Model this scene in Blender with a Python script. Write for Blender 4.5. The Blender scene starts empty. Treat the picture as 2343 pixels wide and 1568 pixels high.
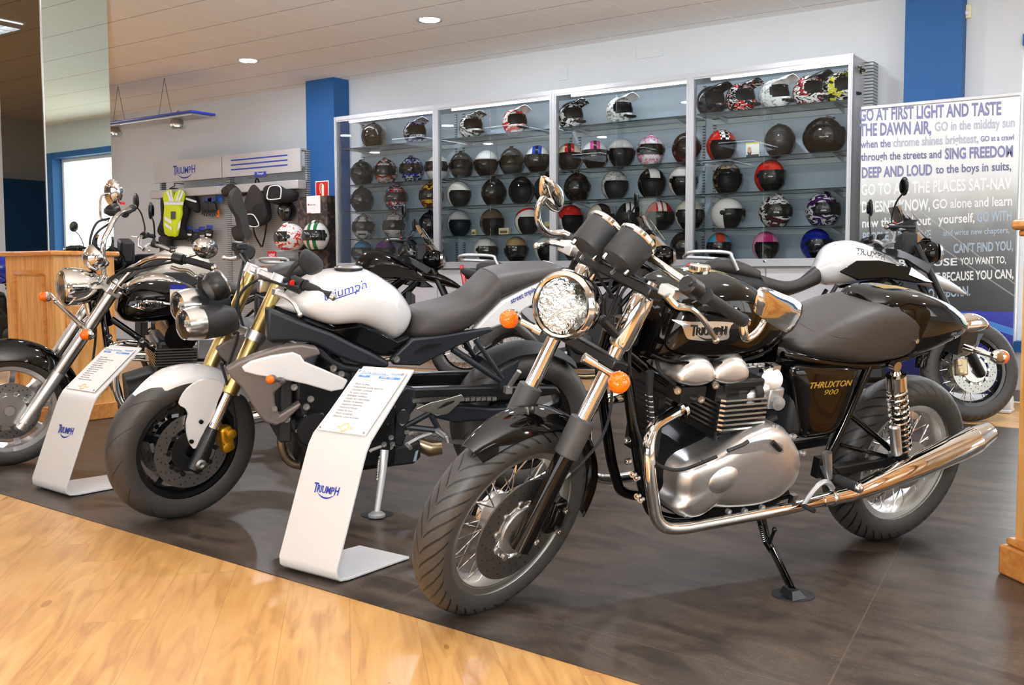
import bpy, math, random
from mathutils import Vector, Matrix
from mathutils.bvhtree import BVHTree
SC = bpy.context.scene
COL = SC.collection
PI = math.pi
random.seed(7)

# ---------------------------------------------------------------- camera
PW, PH, FPX, EYE = 2343.0, 1568.0, 2350.0, Vector((0, 0, 1.0))
_p, _y, _r = math.radians(3.92), math.radians(35.0), math.radians(-0.18)
FW = Vector((-math.sin(_y) * math.cos(_p), math.cos(_y) * math.cos(_p), -math.sin(_p)))
_rt = Vector((math.cos(_y), math.sin(_y), 0)); _up = _rt.cross(FW)
RT = _rt * math.cos(_r) + _up * math.sin(_r)
UP = _up * math.cos(_r) - _rt * math.sin(_r)
cd = bpy.data.cameras.new('camera'); co = bpy.data.objects.new('camera', cd); COL.objects.link(co)
cd.sensor_fit = 'HORIZONTAL'; cd.sensor_width = 36.0; cd.lens = 36.0 * FPX / PW
cd.clip_start = 0.05; cd.clip_end = 200
M = Matrix.Identity(4)
for i in range(3):
    M[i][0], M[i][1], M[i][2], M[i][3] = RT[i], UP[i], -FW[i], EYE[i]
co.matrix_world = M
SC.camera = co

# ---------------------------------------------------------------- view, world, lights
SC.view_settings.view_transform = 'Standard'
SC.view_settings.look = 'None'
SC.view_settings.gamma = 1.0
SC.view_settings.use_curve_mapping = False
SC.view_settings.exposure = 0.12
SC.cycles.use_denoising = True
SC.cycles.max_bounces = 10
SC.cycles.transparent_max_bounces = 16
SC.cycles.sample_clamp_indirect = 6.0
SC.cycles.caustics_reflective = False
SC.cycles.caustics_refractive = False

SKY_STRENGTH = 4.8
PANEL_STRENGTH = 8.5      # ceiling louvre lights
SPOT_STRENGTH = 420.0      # recessed downlights
FLASH_POWER = 60.0
TUBE_STRENGTH = 9.0        # lamp tubes in the helmet cases
CEILING_FILL = 2100.0  # power of the upward spot added at the camera to brighten the ceiling
SUN_STRENGTH = 3.0
w = bpy.data.worlds.new('sky'); SC.world = w; w.use_nodes = True
nt = w.node_tree; bg = nt.nodes['Background']
tc = nt.nodes.new('ShaderNodeTexCoord'); sx = nt.nodes.new('ShaderNodeSeparateXYZ')
rp = nt.nodes.new('ShaderNodeValToRGB')
nt.links.new(tc.outputs['Generated'], sx.inputs[0]); nt.links.new(sx.outputs[2], rp.inputs[0])
nt.links.new(rp.outputs[0], bg.inputs[0])
rp.color_ramp.elements[0].color = (1.0, 0.96, 0.9, 1); rp.color_ramp.elements[1].color = (0.62, 0.8, 1.0, 1)
bg.inputs[1].default_value = SKY_STRENGTH

def lamp(name, kind, loc, energy, color=(1, 1, 1), size=0.1, size_y=None, target=None, portal=False):
    ld = bpy.data.lights.new(name, kind); ld.energy = energy; ld.color = color
    if kind == 'AREA':
        ld.size = size
        if size_y: ld.shape = 'RECTANGLE'; ld.size_y = size_y
        if portal: ld.cycles.is_portal = True
    elif kind == 'SUN': ld.angle = size
    elif kind == 'SPOT': ld.shadow_soft_size = size; ld.spot_size = math.radians(size_y); ld.spot_blend = 0.75
    else:
        ld.shadow_soft_size = size
    o = bpy.data.objects.new(name, ld); COL.objects.link(o); o.location = loc
    if target is not None:
        o.rotation_euler = (Vector(target) - Vector(loc)).to_track_quat('-Z', 'Y').to_euler()
    return o
# photographer's flash above left of the lens; upward spot added to light the ceiling
lamp('camera_flash_fill', 'SPOT', EYE + UP * 0.16 - RT * 0.14, CEILING_FILL, (0.95, 0.98, 1), 0.06, 84, target=EYE + Vector((-.62, .785, .80)) * 5)
lamp('camera_flash_fill', 'AREA', EYE + UP * 0.14 - RT * 0.14 - FW * 0.05, FLASH_POWER, (0.96, 0.98, 1), 0.09, target=EYE + FW * 5 - UP * 0.1)
# sun added to bounce off the floor and brighten the ceiling, through unseen windows
lamp('sun', 'SUN', (6, -8, 8), SUN_STRENGTH, (1, 0.95, 0.88), 0.01, target=(6 - .55, -8 + .45, 8 - .70))
# daylight entering through the windows
lamp('window_portal', 'AREA', (-2.2, -5.16, 1.55), 1, size=8.7, size_y=2.3, target=(-2.2, 3, 1.55), portal=True)  # portal of the added front window
lamp('window_portal', 'AREA', (0.05, 8.72, 1.35), 1, size=2.8, size_y=2.3, target=(0.05, 0, 1.35), portal=True)
lamp('window_portal', 'AREA', (3.55, 3.4, 1.45), 1, size=5.6, size_y=2.4, target=(-5, 3.4, 1.45), portal=True)
# ---------------------------------------------------------------- helpers
def V(*a): return Vector(a[0]) if len(a) == 1 else Vector(a)
def ray(px, py): return FW + RT * ((px - PW / 2) / FPX) - UP * ((py - PH / 2) / FPX)
def on_plane(px, py, n, c):
    r = ray(px, py); n = Vector(n); return EYE + r * ((c - n.dot(EYE)) / n.dot(r))
def gz(px, py, z=0.0): return on_plane(px, py, (0, 0, 1), z)
def gy(px, py, y): return on_plane(px, py, (0, 1, 0), y)
def gx(px, py, x): return on_plane(px, py, (1, 0, 0), x)

class Frame:
    """a leaning vehicle: X forward, Y to its left, Z up along the lean"""
    def __init__(s, O, az, lean):
        a, l = math.radians(az), math.radians(lean)
        s.O = Vector(O); s.X = Vector((math.cos(a), math.sin(a), 0)); L = Vector((-math.sin(a), math.cos(a), 0))
        s.Y = L * math.cos(l) - Vector((0, 0, math.sin(l))); s.Z = Vector((0, 0, math.cos(l))) + L * math.sin(l)
    def w(s, p): return s.O + s.X * p[0] + s.Y * p[1] + s.Z * p[2]
    def loc(s, P): d = P - s.O; return Vector((d.dot(s.X), d.dot(s.Y), d.dot(s.Z)))
    def at(s, px, py, off=0.0): return s.loc(on_plane(px, py, s.Y, s.Y.dot(s.O) + off))
    def pts(s, L, off=None):
        return [s.at(p[0], p[1], off if off is not None else (p[2] if len(p) > 2 else 0.0)) for p in L]
class Ident:
    def w(s, p): return Vector(p)
    def loc(s, P): return Vector(P)
ID = Ident()

def cr(pts, sub, closed=False):
    """Catmull-Rom through points (any dimension)"""
    P = [Vector(p) for p in pts]; n = len(P)
    if n < 3 or sub < 2: return P
    out = []
    rng = range(n) if closed else range(n - 1)
    for i in rng:
        if closed: a, b, c, d = P[(i - 1) % n], P[i], P[(i + 1) % n], P[(i + 2) % n]
        else:
            b, c = P[i], P[i + 1]
            a = P[i - 1] if i > 0 else b * 2 - c
            d = P[i + 2] if i + 2 < n else c * 2 - b
        for k in range(sub):
            t = k / sub
            out.append(0.5 * ((2 * b) + (c - a) * t + (2 * a - 5 * b + 4 * c - d) * t * t + (3 * b - a - 3 * c + d) * t ** 3))
    if not closed: out.append(P[-1])
    return out

def perp(d):
    d = Vector(d).normalized()
    a = Vector((0, 0, 1)) if abs(d.z) < 0.9 else Vector((1, 0, 0))
    u = d.cross(a).normalized(); return u, d.cross(u).normalized()

class MB:
    def __init__(s, fr=ID): s.v = []; s.f = []; s.m = []; s.fr = fr; s.mi = 0; s.uv = {}
    def add(s, p): s.v.append(s.fr.w(p)); return len(s.v) - 1
    def face(s, *ix, uv=None):
        s.f.append(ix); s.m.append(s.mi)
        if uv: s.uv[len(s.f) - 1] = uv
    def ring(s, pts): return [s.add(p) for p in pts]
    def bridge(s, a, b, closed=True, uv=None):
        n = len(a)
        for i in range(n if closed else n - 1):
            j = (i + 1) % n
            s.face(a[i], a[j], b[j], b[i])
    def fan(s, r, flip=False):
        s.face(*(reversed(r) if flip else r))
    def loft(s, rings, closed=True, cap=True, loop=False):
        R = [s.ring(r) for r in rings]
        for a, b in zip(R, R[1:]): s.bridge(a, b, closed)
        if loop: s.bridge(R[-1], R[0], closed)
        elif cap and closed: s.fan(R[0], True); s.fan(R[-1])
        return s
    def tube(s, pts, r, n=10, sub=0, cap=True, closed=False):
        pts = [Vector(p) for p in pts]
        if not isinstance(r, (list, tuple)): r = [r] * len(pts)
        if sub > 1:
            q = cr([Vector((*p, rr)) for p, rr in zip(pts, r)], sub, closed)
            pts = [Vector(p[:3]) for p in q]; r = [p[3] for p in q]
        N = len(pts); rings = []; u = None
        for i in range(N):
            if closed: d = pts[(i + 1) % N] - pts[i - 1]
            else: d = pts[min(i + 1, N - 1)] - pts[max(i - 1, 0)]
            if d.length < 1e-9: d = Vector((0, 0, 1))
            d.normalize()
            if u is None: u, _ = perp(d)
            u = (u - d * u.dot(d)).normalized(); w2 = d.cross(u)
            rings.append([pts[i] + (u * math.cos(2 * PI * k / n) + w2 * math.sin(2 * PI * k / n)) * r[i] for k in range(n)])
        return s.loft(rings, True, cap and not closed, loop=closed)
    def rod(s, a, b, r, n=8): return s.tube([a, b], r, n)
    def lathe(s, prof, org, axis, n=32, closed=False, a0=0.0, a1=2 * PI, ref=None, uv=False, cap=True):
        org = Vector(org); ax = Vector(axis).normalized()
        if ref is None: u, w2 = perp(ax)
        else:
            u = Vector(ref); u = (u - ax * u.dot(ax)).normalized(); w2 = ax.cross(u)
        full = abs(a1 - a0 - 2 * PI) < 1e-6
        cnt = n if full else n + 1
        R = []
        for k in range(cnt):
            a = a0 + (a1 - a0) * k / n
            d = u * math.cos(a) + w2 * math.sin(a)
            R.append([s.add(org + ax * h + d * rr) for rr, h in prof])
        m = len(prof)
        for k in range(n):
            A, B = R[k], R[(k + 1) % cnt]
            for i in range(m if closed else m - 1):
                j = (i + 1) % m
                s.face(A[i], B[i], B[j], A[j], uv=[(k / n, i / (m - 1)), ((k + 1) / n, i / (m - 1)), ((k + 1) / n, j / (m - 1)), (k / n, j / (m - 1))] if uv else None)
        if not closed and full and cap:
            if prof[0][0] > 1e-5: s.fan([R[k][0] for k in range(cnt)])
            if prof[-1][0] > 1e-5: s.fan([R[k][-1] for k in range(cnt)], True)
        if not full and closed: s.fan(R[0]); s.fan(R[-1], True)
        return s
    def body(s, st, n=20, sub=3, y0=0.0, cap=True):
        """stations: (low point, high point, half width, exponent[, y offset]); points are (x,?,z) in the frame"""
        S = []
        for t in st:
            lo, hi, wd, e = t[0], t[1], t[2], t[3]; yo = t[4] if len(t) > 4 else y0
            S.append(Vector((lo[0], lo[2], hi[0], hi[2], wd, e, yo)))
        S = cr(S, sub); rings = []
        for q in S:
            cx, cz, hx, hz = (q[0] + q[2]) / 2, (q[1] + q[3]) / 2, (q[2] - q[0]) / 2, (q[3] - q[1]) / 2
            ring = []
            for k in range(n):
                a = 2 * PI * k / n; c, d = math.cos(a), math.sin(a); ex = 2 / max(q[5], 0.6)
                yy = abs(c) ** ex * (1 if c >= 0 else -1) * max(q[4], 0.002); tt = abs(d) ** ex * (1 if d >= 0 else -1)
                ring.append(Vector((cx + hx * tt, q[6] + yy, cz + hz * tt)))
            rings.append(ring)
        return s.loft(rings, True, cap)
    def pillow(s, out, levels, sub=0, ctr=None):
        """outline of (x,?,z) pulled through levels (y, scale)"""
        o = [Vector((p[0], 0, p[2])) for p in out]
        if sub: o = cr(o, sub, True)
        c = Vector(ctr) if ctr else sum(o, Vector()) / len(o); c.y = 0
        rings = []
        for y, k in levels:
            rings.append([c + (p - c) * k + Vector((0, y, 0)) for p in o])
        return s.loft(rings)
    def prism(s, out, vec):
        vec = Vector(vec)
        return s.loft([[Vector(p) for p in out], [Vector(p) + vec for p in out]])
    def box(s, c, size, R=None):
        c = Vector(c); h = [x / 2 for x in size]
        R = R or Matrix.Identity(3)
        P = [c + R @ Vector((sx * h[0], sy * h[1], sz * h[2])) for sx, sy, sz in
             ((-1, -1, -1), (1, -1, -1), (1, 1, -1), (-1, 1, -1), (-1, -1, 1), (1, -1, 1), (1, 1, 1), (-1, 1, 1))]
        i = [s.add(p) for p in P]
        for q in ((0, 3, 2, 1), (4, 5, 6, 7), (0, 1, 5, 4), (1, 2, 6, 5), (2, 3, 7, 6), (3, 0, 4, 7)): s.face(*[i[k] for k in q])
        return s
    def b2(s, lo, hi): return s.box([(a + b) / 2 for a, b in zip(lo, hi)], [abs(b - a) for a, b in zip(lo, hi)])
    def ell(s, c, r, n=16, m=10, R=None):
        c = Vector(c); R = R or Matrix.Identity(3); rings = []
        if not isinstance(r, (list, tuple)): r = (r, r, r)
        for i in range(m + 1):
            t = -PI / 2 + PI * i / m; cc = max(math.cos(t), 0.004)
            rings.append([c + R @ Vector((r[0] * cc * math.cos(2 * PI * k / n), r[1] * cc * math.sin(2 * PI * k / n), r[2] * math.sin(t))) for k in range(n)])
        return s.loft(rings)
    def torus(s, c, axis, R, r, n=32, m=10):
        prof = [(R + r * math.cos(2 * PI * k / m), r * math.sin(2 * PI * k / m)) for k in range(m)]
        return s.lathe(prof, c, axis, n, closed=True)
    def spiral(s, a, b, R, r, turns, n=14, m=6):
        a, b = Vector(a), Vector(b); d = b - a; u, w2 = perp(d); N = int(turns * n)
        return s.tube([a + d * (k / N) + (u * math.cos(2 * PI * k / n) + w2 * math.sin(2 * PI * k / n)) * R for k in range(N + 1)], r, m)

def rotz(a): return Matrix.Rotation(a, 3, 'Z')
def basis(x, y, z):
    m = Matrix.Identity(3)
    for i in range(3): m[i][0], m[i][1], m[i][2] = x[i], y[i], z[i]
    return m

def thing(name, label, cat, loc=(0, 0, 0), group=None, rot=0.0):
    o = bpy.data.objects.new(name, None); COL.objects.link(o); o.location = loc; o.rotation_euler = (0, 0, rot)
    o.empty_display_size = 0.1
    o['label'] = label; o['category'] = cat
    if group: o['group'] = group
    return o
def root_of(o):
    off = Vector(o.location)
    while o.parent: o = o.parent; off += Vector(o.location)
    return off
def obj(name, mb, mats, parent=None, sharp=38, bev=0.0, label=None, cat=None, group=None, kind=None, local=False, origin=None):
    me = bpy.data.meshes.new(name)
    off = Vector() if local else (root_of(parent) if parent else (Vector(origin) if origin else Vector()))
    me.from_pydata([v - off for v in mb.v], [], mb.f)
    if not isinstance(mats, (list, tuple)): mats = [mats]
    for m in mats: me.materials.append(m)
    me.polygons.foreach_set('material_index', mb.m)
    if mb.uv:
        ul = me.uv_layers.new(name='UVMap')
        for fi, uvs in mb.uv.items():
            for li, uv in zip(me.polygons[fi].loop_indices, uvs): ul.data[li].uv = uv
    me.shade_smooth()
    me.set_sharp_from_angle(angle=math.radians(sharp))
    me.update()
    o = bpy.data.objects.new(name, me); COL.objects.link(o)
    if origin and not parent: o.location = origin
    if parent: o.parent = parent
    if bev:
        b = o.modifiers.new('bevel', 'BEVEL'); b.width = bev; b.segments = 2; b.limit_method = 'ANGLE'; b.angle_limit = math.radians(50)
    if label: o['label'] = label
    if cat: o['category'] = cat
    if group: o['group'] = group
    if kind: o['kind'] = kind
    return o
def struct(name, mb, mats, parent=None, **k): return obj(name, mb, mats, parent, kind='structure', **k)

# lettering: mesh from the built-in font, laid on a plane (o, xdir, ydir), or pressed onto a surface
def text_mb(mb, s, o, xd, yd, h, width=None, depth=0.001, bold=0.0, center=False, surf=None, lift=0.0008, shear=0.0):
    cu = bpy.data.curves.new('t', 'FONT'); cu.body = s; cu.size = 1.0; cu.offset = bold; cu.resolution_u = 3; cu.shear = shear
    to = bpy.data.objects.new('t', cu); COL.objects.link(to)
    dg = bpy.context.evaluated_depsgraph_get(); dg.update()
    me = bpy.data.meshes.new_from_object(to.evaluated_get(dg))
    bpy.data.objects.remove(to); bpy.data.curves.remove(cu)
    if not me.vertices: return
    xs = [v.co.x for v in me.vertices]; x0, x1 = min(xs), max(xs)
    k = h / 0.72; kx = width / (x1 - x0) if width else k
    o, xd, yd = Vector(o), Vector(xd).normalized(), Vector(yd).normalized(); zd = xd.cross(yd)
    sh = (x1 - x0) * kx / 2 if center else 0
    base = len(mb.v); n = len(me.vertices)
    for lay in (0, 1):
        for v in me.vertices:
            p = o + xd * ((v.co.x - x0) * kx - sh) + yd * (v.co.y * k)
            if surf:
                hit, nn, _, _ = surf.ray_cast(p + zd * 0.15, -zd)
                if hit: p = hit + zd * lift
            mb.v.append(p + zd * (depth if lay else 0))
    for p in me.polygons:
        vs = list(p.vertices)
        mb.f.append(tuple(base + n + i for i in vs)); mb.m.append(mb.mi)
    ec = {}
    for p in me.polygons:
        for e in p.edge_keys: ec[e] = ec.get(e, 0) + 1
    for p in me.polygons:
        vs = list(p.vertices)
        for a, b in zip(vs, vs[1:] + vs[:1]):
            if ec[(min(a, b), max(a, b))] == 1: mb.f.append((base + a, base + b, base + n + b, base + n + a)); mb.m.append(mb.mi)
    bpy.data.meshes.remove(me)
def logo(mb, o, xd, yd, w, surf=None, depth=0.001, lift=0.0008):
    """capital letters, taller first and last, with the bowed stroke under them"""
    o, xd, yd = Vector(o), Vector(xd).normalized(), Vector(yd).normalized(); h = w * 0.20
    text_mb(mb, 'T', o - yd * h * .12, xd, yd, h * 1.4, w * .17, depth, .012, surf=surf, lift=lift)
    text_mb(mb, 'RIUMP', o + xd * w * .15, xd, yd, h, w * .66, depth, .012, surf=surf, lift=lift)
    text_mb(mb, 'H', o + xd * w * .84, xd, yd, h * 1.15, w * .15, depth, .012, surf=surf, lift=lift)
    zd = xd.cross(yd); top, bot = [], []
    for k in range(15):
        t = k / 14; x = .2 + .66 * t; y = -.30 * math.sin(PI * t) ** .8; th = .05 * math.sin(PI * t) + .012
        for L, dy in ((top, th), (bot, -th * .2)):
            p = o + xd * w * x + yd * h * (y * 2.2 + dy * 3 - .05)
            if surf:
                hit, nn, _, _ = surf.ray_cast(p + zd * .15, -zd)
                if hit: p = hit + zd * lift
            L.append(p + zd * depth)
    b = len(mb.v); mb.v.extend(top + bot)
    for k in range(14): mb.f.append((b + k, b + 15 + k, b + 16 + k, b + k + 1)); mb.m.append(mb.mi)
def bvh(mb): return BVHTree.FromPolygons([tuple(v) for v in mb.v], mb.f)

# ---------------------------------------------------------------- materials
def s2l(c): return tuple(((x / 255) / 12.92 if x / 255 <= 0.04045 else ((x / 255 + 0.055) / 1.055) ** 2.4) for x in c)
MATS = {}
def mat(name, rgb, rough=0.5, metal=0.0, var=0.04, scale=30.0, coat=0.0, trans=0.0, ior=1.45, emit=0.0, spec=0.5, bump=0.0, alpha=1.0, aniso=0.0):
    if name in MATS: return MATS[name]
    m = bpy.data.materials.new(name); m.use_nodes = True; nt = m.node_tree; b = nt.nodes['Principled BSDF']
    c = s2l(rgb)
    tc = nt.nodes.new('ShaderNodeTexCoord'); nz = nt.nodes.new('ShaderNodeTexNoise'); nz.inputs['Scale'].default_value = scale
    nt.links.new(tc.outputs['Object'], nz.inputs['Vector'])
    r = nt.nodes.new('ShaderNodeValToRGB'); r.color_ramp.elements[0].position = .3; r.color_ramp.elements[1].position = .7
    r.color_ramp.elements[0].color = (*[x * (1 - var) for x in c], 1); r.color_ramp.elements[1].color = (*[min(1, x * (1 + var)) for x in c], 1)
    nt.links.new(nz.outputs[0], r.inputs[0]); nt.links.new(r.outputs[0], b.inputs['Base Color'])
    b.inputs['Roughness'].default_value = rough; b.inputs['Metallic'].default_value = metal
    b.inputs['Coat Weight'].default_value = coat; b.inputs['Coat Roughness'].default_value = 0.04
    b.inputs['Transmission Weight'].default_value = trans; b.inputs['IOR'].default_value = ior
    b.inputs['Specular IOR Level'].default_value = spec; b.inputs['Alpha'].default_value = alpha
    b.inputs['Anisotropic'].default_value = aniso
    if emit:
        nt.links.new(r.outputs[0], b.inputs['Emission Color']); b.inputs['Emission Strength'].default_value = emit
    if bump:
        bn = nt.nodes.new('ShaderNodeBump'); bn.inputs['Strength'].default_value = bump; bn.inputs['Distance'].default_value = 0.002
        nt.links.new(nz.outputs[0], bn.inputs['Height']); nt.links.new(bn.outputs[0], b.inputs['Normal'])
    MATS[name] = m; return m
class NT:
    """short node-writing helper"""
    def __init__(s, name):
        s.m = bpy.data.materials.new(name); s.m.use_nodes = True; s.t = s.m.node_tree; s.b = s.t.nodes['Principled BSDF']; MATS[name] = s.m
    def n(s, typ, ins=None, **attr):
        nd = s.t.nodes.new('ShaderNode' + typ)
        for k, v in attr.items(): setattr(nd, k, v)
        for k, v in (ins or {}).items(): s.set(nd.inputs[k], v)
        return nd
    def set(s, inp, v):
        if hasattr(v, 'is_output'): s.t.links.new(v, inp)
        else: inp.default_value = v
    def math(s, op, a, b=0.0, c=None):
        nd = s.n('Math', operation=op); s.set(nd.inputs[0], a); s.set(nd.inputs[1], b)
        if c is not None: s.set(nd.inputs[2], c)
        return nd.outputs[0]
    def mix(s, f, a, b):
        nd = s.n('Mix', data_type='RGBA'); s.set(nd.inputs['Factor'], f)
        s.set(nd.inputs['A'], a if hasattr(a, 'is_output') else (*a, 1)); s.set(nd.inputs['B'], b if hasattr(b, 'is_output') else (*b, 1)); return nd.outputs['Result']
    def xyz(s, vec): nd = s.n('SeparateXYZ', {0: vec}); return nd.outputs
    def coord(s, which='Object'): return s.n('TexCoord').outputs[which]
    def out(s, **k):
        for kk, v in k.items(): s.set(s.b.inputs[kk.replace('_', ' ')], v if hasattr(v, 'is_output') or not isinstance(v, tuple) else (*v, 1))
        return s.m
    def bump(s, h, st=.3, d=.002): nd = s.n('Bump', {'Height': h, 'Strength': st, 'Distance': d}); s.set(s.b.inputs['Normal'], nd.outputs[0])

K = {}
K['chrome'] = mat('chrome', (226, 224, 220), .06, 1.0, .01)
K['chrome_dull'] = mat('chrome_dull', (200, 198, 194), .22, 1.0, .03)
K['steel'] = mat('steel', (185, 184, 182), .35, 1.0, .05)
K['alu'] = mat('brushed_aluminium', (222, 222, 222), .36, 1.0, .03, 60, aniso=.5)
K['alu_cast'] = mat('cast_aluminium', (176, 176, 178), .42, .9, .06, 80, bump=.1)
K['silver_paint'] = mat('silver_paint', (196, 198, 200), .35, .6)
K['black_gloss'] = mat('gloss_black_paint', (7, 6, 6), .06, 0, .02, spec=.42)
K['black_satin'] = mat('satin_black', (20, 20, 21), .35, 0, .08, spec=.5)
K['black_matt'] = mat('matt_black_plastic', (33, 33, 34), .55, 0, .08, 120, bump=.05)
K['black_engine'] = mat('engine_black', (16, 16, 17), .42, .2, .1, 90, bump=.1)
K['graphite'] = mat('graphite_frame_paint', (38, 42, 48), .42, .3, .05)
K['gaiter'] = mat('gaiter_plastic', (62, 61, 61), .5, 0, .05)
K['rubber'] = mat('rubber', (26, 26, 27), .62, 0, .12, 60, bump=.08)
K['grip'] = mat('grip_rubber', (30, 30, 31), .7, 0, .15, 300, bump=.5)
K['seat'] = mat('seat_vinyl', (58, 54, 52), .5, 0, .06, 400, bump=.12)
K['white_paint'] = mat('white_paint', (230, 231, 233), .14, 0, .01, coat=.8)
K['white_matt'] = mat('white_acrylic', (212, 213, 214), .32, 0, .01)
K['amber'] = mat('amber_lens', (255, 108, 4), .12, 0, .08, 40, coat=.6, emit=0.06)
K['red_lens'] = mat('red_lens', (190, 12, 10), .12, 0, .1, coat=.6)
K['red'] = mat('red_plastic', (205, 24, 18), .35)
K['gold'] = mat('gold_fork', (196, 172, 110), .28, .9, .03)
K['caliper'] = mat('pale_bronze_caliper', (190, 172, 138), .4, .6, .05)
K['gold_cal'] = mat('gold_caliper', (204, 152, 40), .32, .75, .06)
K['gold_paint'] = mat('gold_stripe', (176, 146, 60), .3, .4)
K['grey_shroud'] = mat('grey_shroud', (112, 104, 100), .45, .3, .05, 200)
K['bronze'] = mat('exhaust_bronze', (168, 150, 120), .3, .95, .12, 12)
K['glass_clear'] = mat('clear_lens', (235, 240, 240), .02, 0, .0, trans=1.0, ior=1.3)
K['rim'] = mat('polished_rim', (226, 225, 222), .32, 1.0, .02)
K['mirror'] = mat('mirror_glass', (214, 216, 214), .015, 1.0, 0.0)
K['disc'] = mat('disc_steel', (150, 148, 146), .3, .95, .08, 50)
K['hole'] = mat('disc_hole', (12, 12, 12), .8)
K['blue_ink'] = mat('blue_ink', (38, 52, 150), .4)
K['ink'] = mat('dark_ink', (70, 72, 80), .5)
K['ink_pale'] = mat('pale_ink', (168, 166, 172), .6)
K['wheel_black'] = mat('wheel_black', (14, 14, 15), .25, .2, .05, coat=.4)
K['blue_col'] = mat('blue_wall_paint', (27, 84, 142), .6, 0, .03, 8)
K['led'] = mat('lamp_diffuser', (236, 242, 255), .4, emit=SPOT_STRENGTH)
K['panel_led'] = mat('louvre_lamp_diffuser', (228, 239, 255), .4, emit=PANEL_STRENGTH)
K['trim_black'] = mat('trim_black', (14, 14, 15), .4)
K['tube'] = mat('case_lamp_tube', (244, 248, 255), .4, emit=TUBE_STRENGTH)
K['paper'] = mat('paper', (232, 230, 228), .6)
# ---------------------------------------------------------------- surface materials of the room
CEIL = 3.17
g0 = gz(240 + 1205 * .4268, 5 * .4268, CEIL)
def m_ceiling():
    n = NT('ceiling_tiles'); x = n.xyz(n.coord())
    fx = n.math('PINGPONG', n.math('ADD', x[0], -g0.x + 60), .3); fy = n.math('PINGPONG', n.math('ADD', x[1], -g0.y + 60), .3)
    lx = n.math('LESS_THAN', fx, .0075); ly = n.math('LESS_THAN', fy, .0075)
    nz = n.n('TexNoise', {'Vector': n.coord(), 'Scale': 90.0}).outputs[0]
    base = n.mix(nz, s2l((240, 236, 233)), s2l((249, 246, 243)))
    c = n.mix(ly, base, s2l((196, 190, 186))); c = n.mix(lx, c, s2l((252, 250, 248)))  # bars along X are toned darker, their shade put into the colour
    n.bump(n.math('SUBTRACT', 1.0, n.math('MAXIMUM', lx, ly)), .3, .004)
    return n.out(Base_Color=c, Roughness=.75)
def m_wood_floor():
    n = NT('oak_laminate'); a = math.radians(134.2)
    mp = n.n('Mapping', {'Vector': n.coord(), 'Rotation': (0, 0, -a)}).outputs[0]; x = n.xyz(mp)
    row = n.math('FLOOR', n.math('DIVIDE', x[1], .19))
    rnd = n.n('TexWhiteNoise', {'W': row}, noise_dimensions='1D').outputs[0]
    u = n.math('ADD', n.math('DIVIDE', x[0], 1.25), n.math('MULTIPLY', rnd, 7.0))
    pl = n.n('TexWhiteNoise', {'Vector': n.n('CombineXYZ', {0: n.math('FLOOR', u), 1: row}).outputs[0]}, noise_dimensions='2D').outputs[0]
    off = n.n('CombineXYZ', {0: n.math('MULTIPLY', pl, 31.0), 1: n.math('MULTIPLY', pl, 17.0), 2: pl}).outputs[0]
    vec = n.n('VectorMath', {0: mp, 1: off}, operation='ADD').outputs[0]
    st = n.n('Mapping', {'Vector': vec, 'Scale': (1.0, 7.0, 1)}).outputs[0]
    g1 = n.n('TexNoise', {'Vector': st, 'Scale': 2.2, 'Detail': 6.0, 'Distortion': 1.6}).outputs[0]
    g2 = n.n('TexNoise', {'Vector': n.n('Mapping', {'Vector': vec, 'Scale': (1.5, 55, 1)}).outputs[0], 'Scale': 2.0, 'Detail': 4.0}).outputs[0]
    r = n.n('ValToRGB', {0: g1}); e = r.color_ramp.elements
    e[0].position = .28; e[0].color = (*s2l((150, 98, 46)), 1); e[1].position = .72; e[1].color = (*s2l((212, 166, 104)), 1)
    k = e.new(.5); k.color = (*s2l((194, 142, 78)), 1)
    c = n.mix(n.math('MULTIPLY', g2, .45), r.outputs[0], s2l((222, 180, 120)))
    c = n.mix(n.math('MULTIPLY', pl, .22), c, s2l((176, 120, 62)))
    kn = n.n('TexVoronoi', {'Vector': n.n('Mapping', {'Vector': vec, 'Scale': (1.0, 2.6, 1)}).outputs[0], 'Scale': 2.1}).outputs[0]
    c = n.mix(n.math('MULTIPLY', n.math('LESS_THAN', kn, .075), .55), c, s2l((128, 76, 34)))
    ex = n.math('PINGPONG', u, .5); ey = n.math('PINGPONG', n.math('DIVIDE', x[1], .19), .5)
    ln = n.math('MAXIMUM', n.math('LESS_THAN', ex, .0016), n.math('LESS_THAN', ey, .008))
    c = n.mix(n.math('MULTIPLY', ln, .3), c, s2l((120, 74, 36)))
    n.bump(g2, .05, .001)
    return n.out(Base_Color=c, Roughness=.3)
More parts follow.
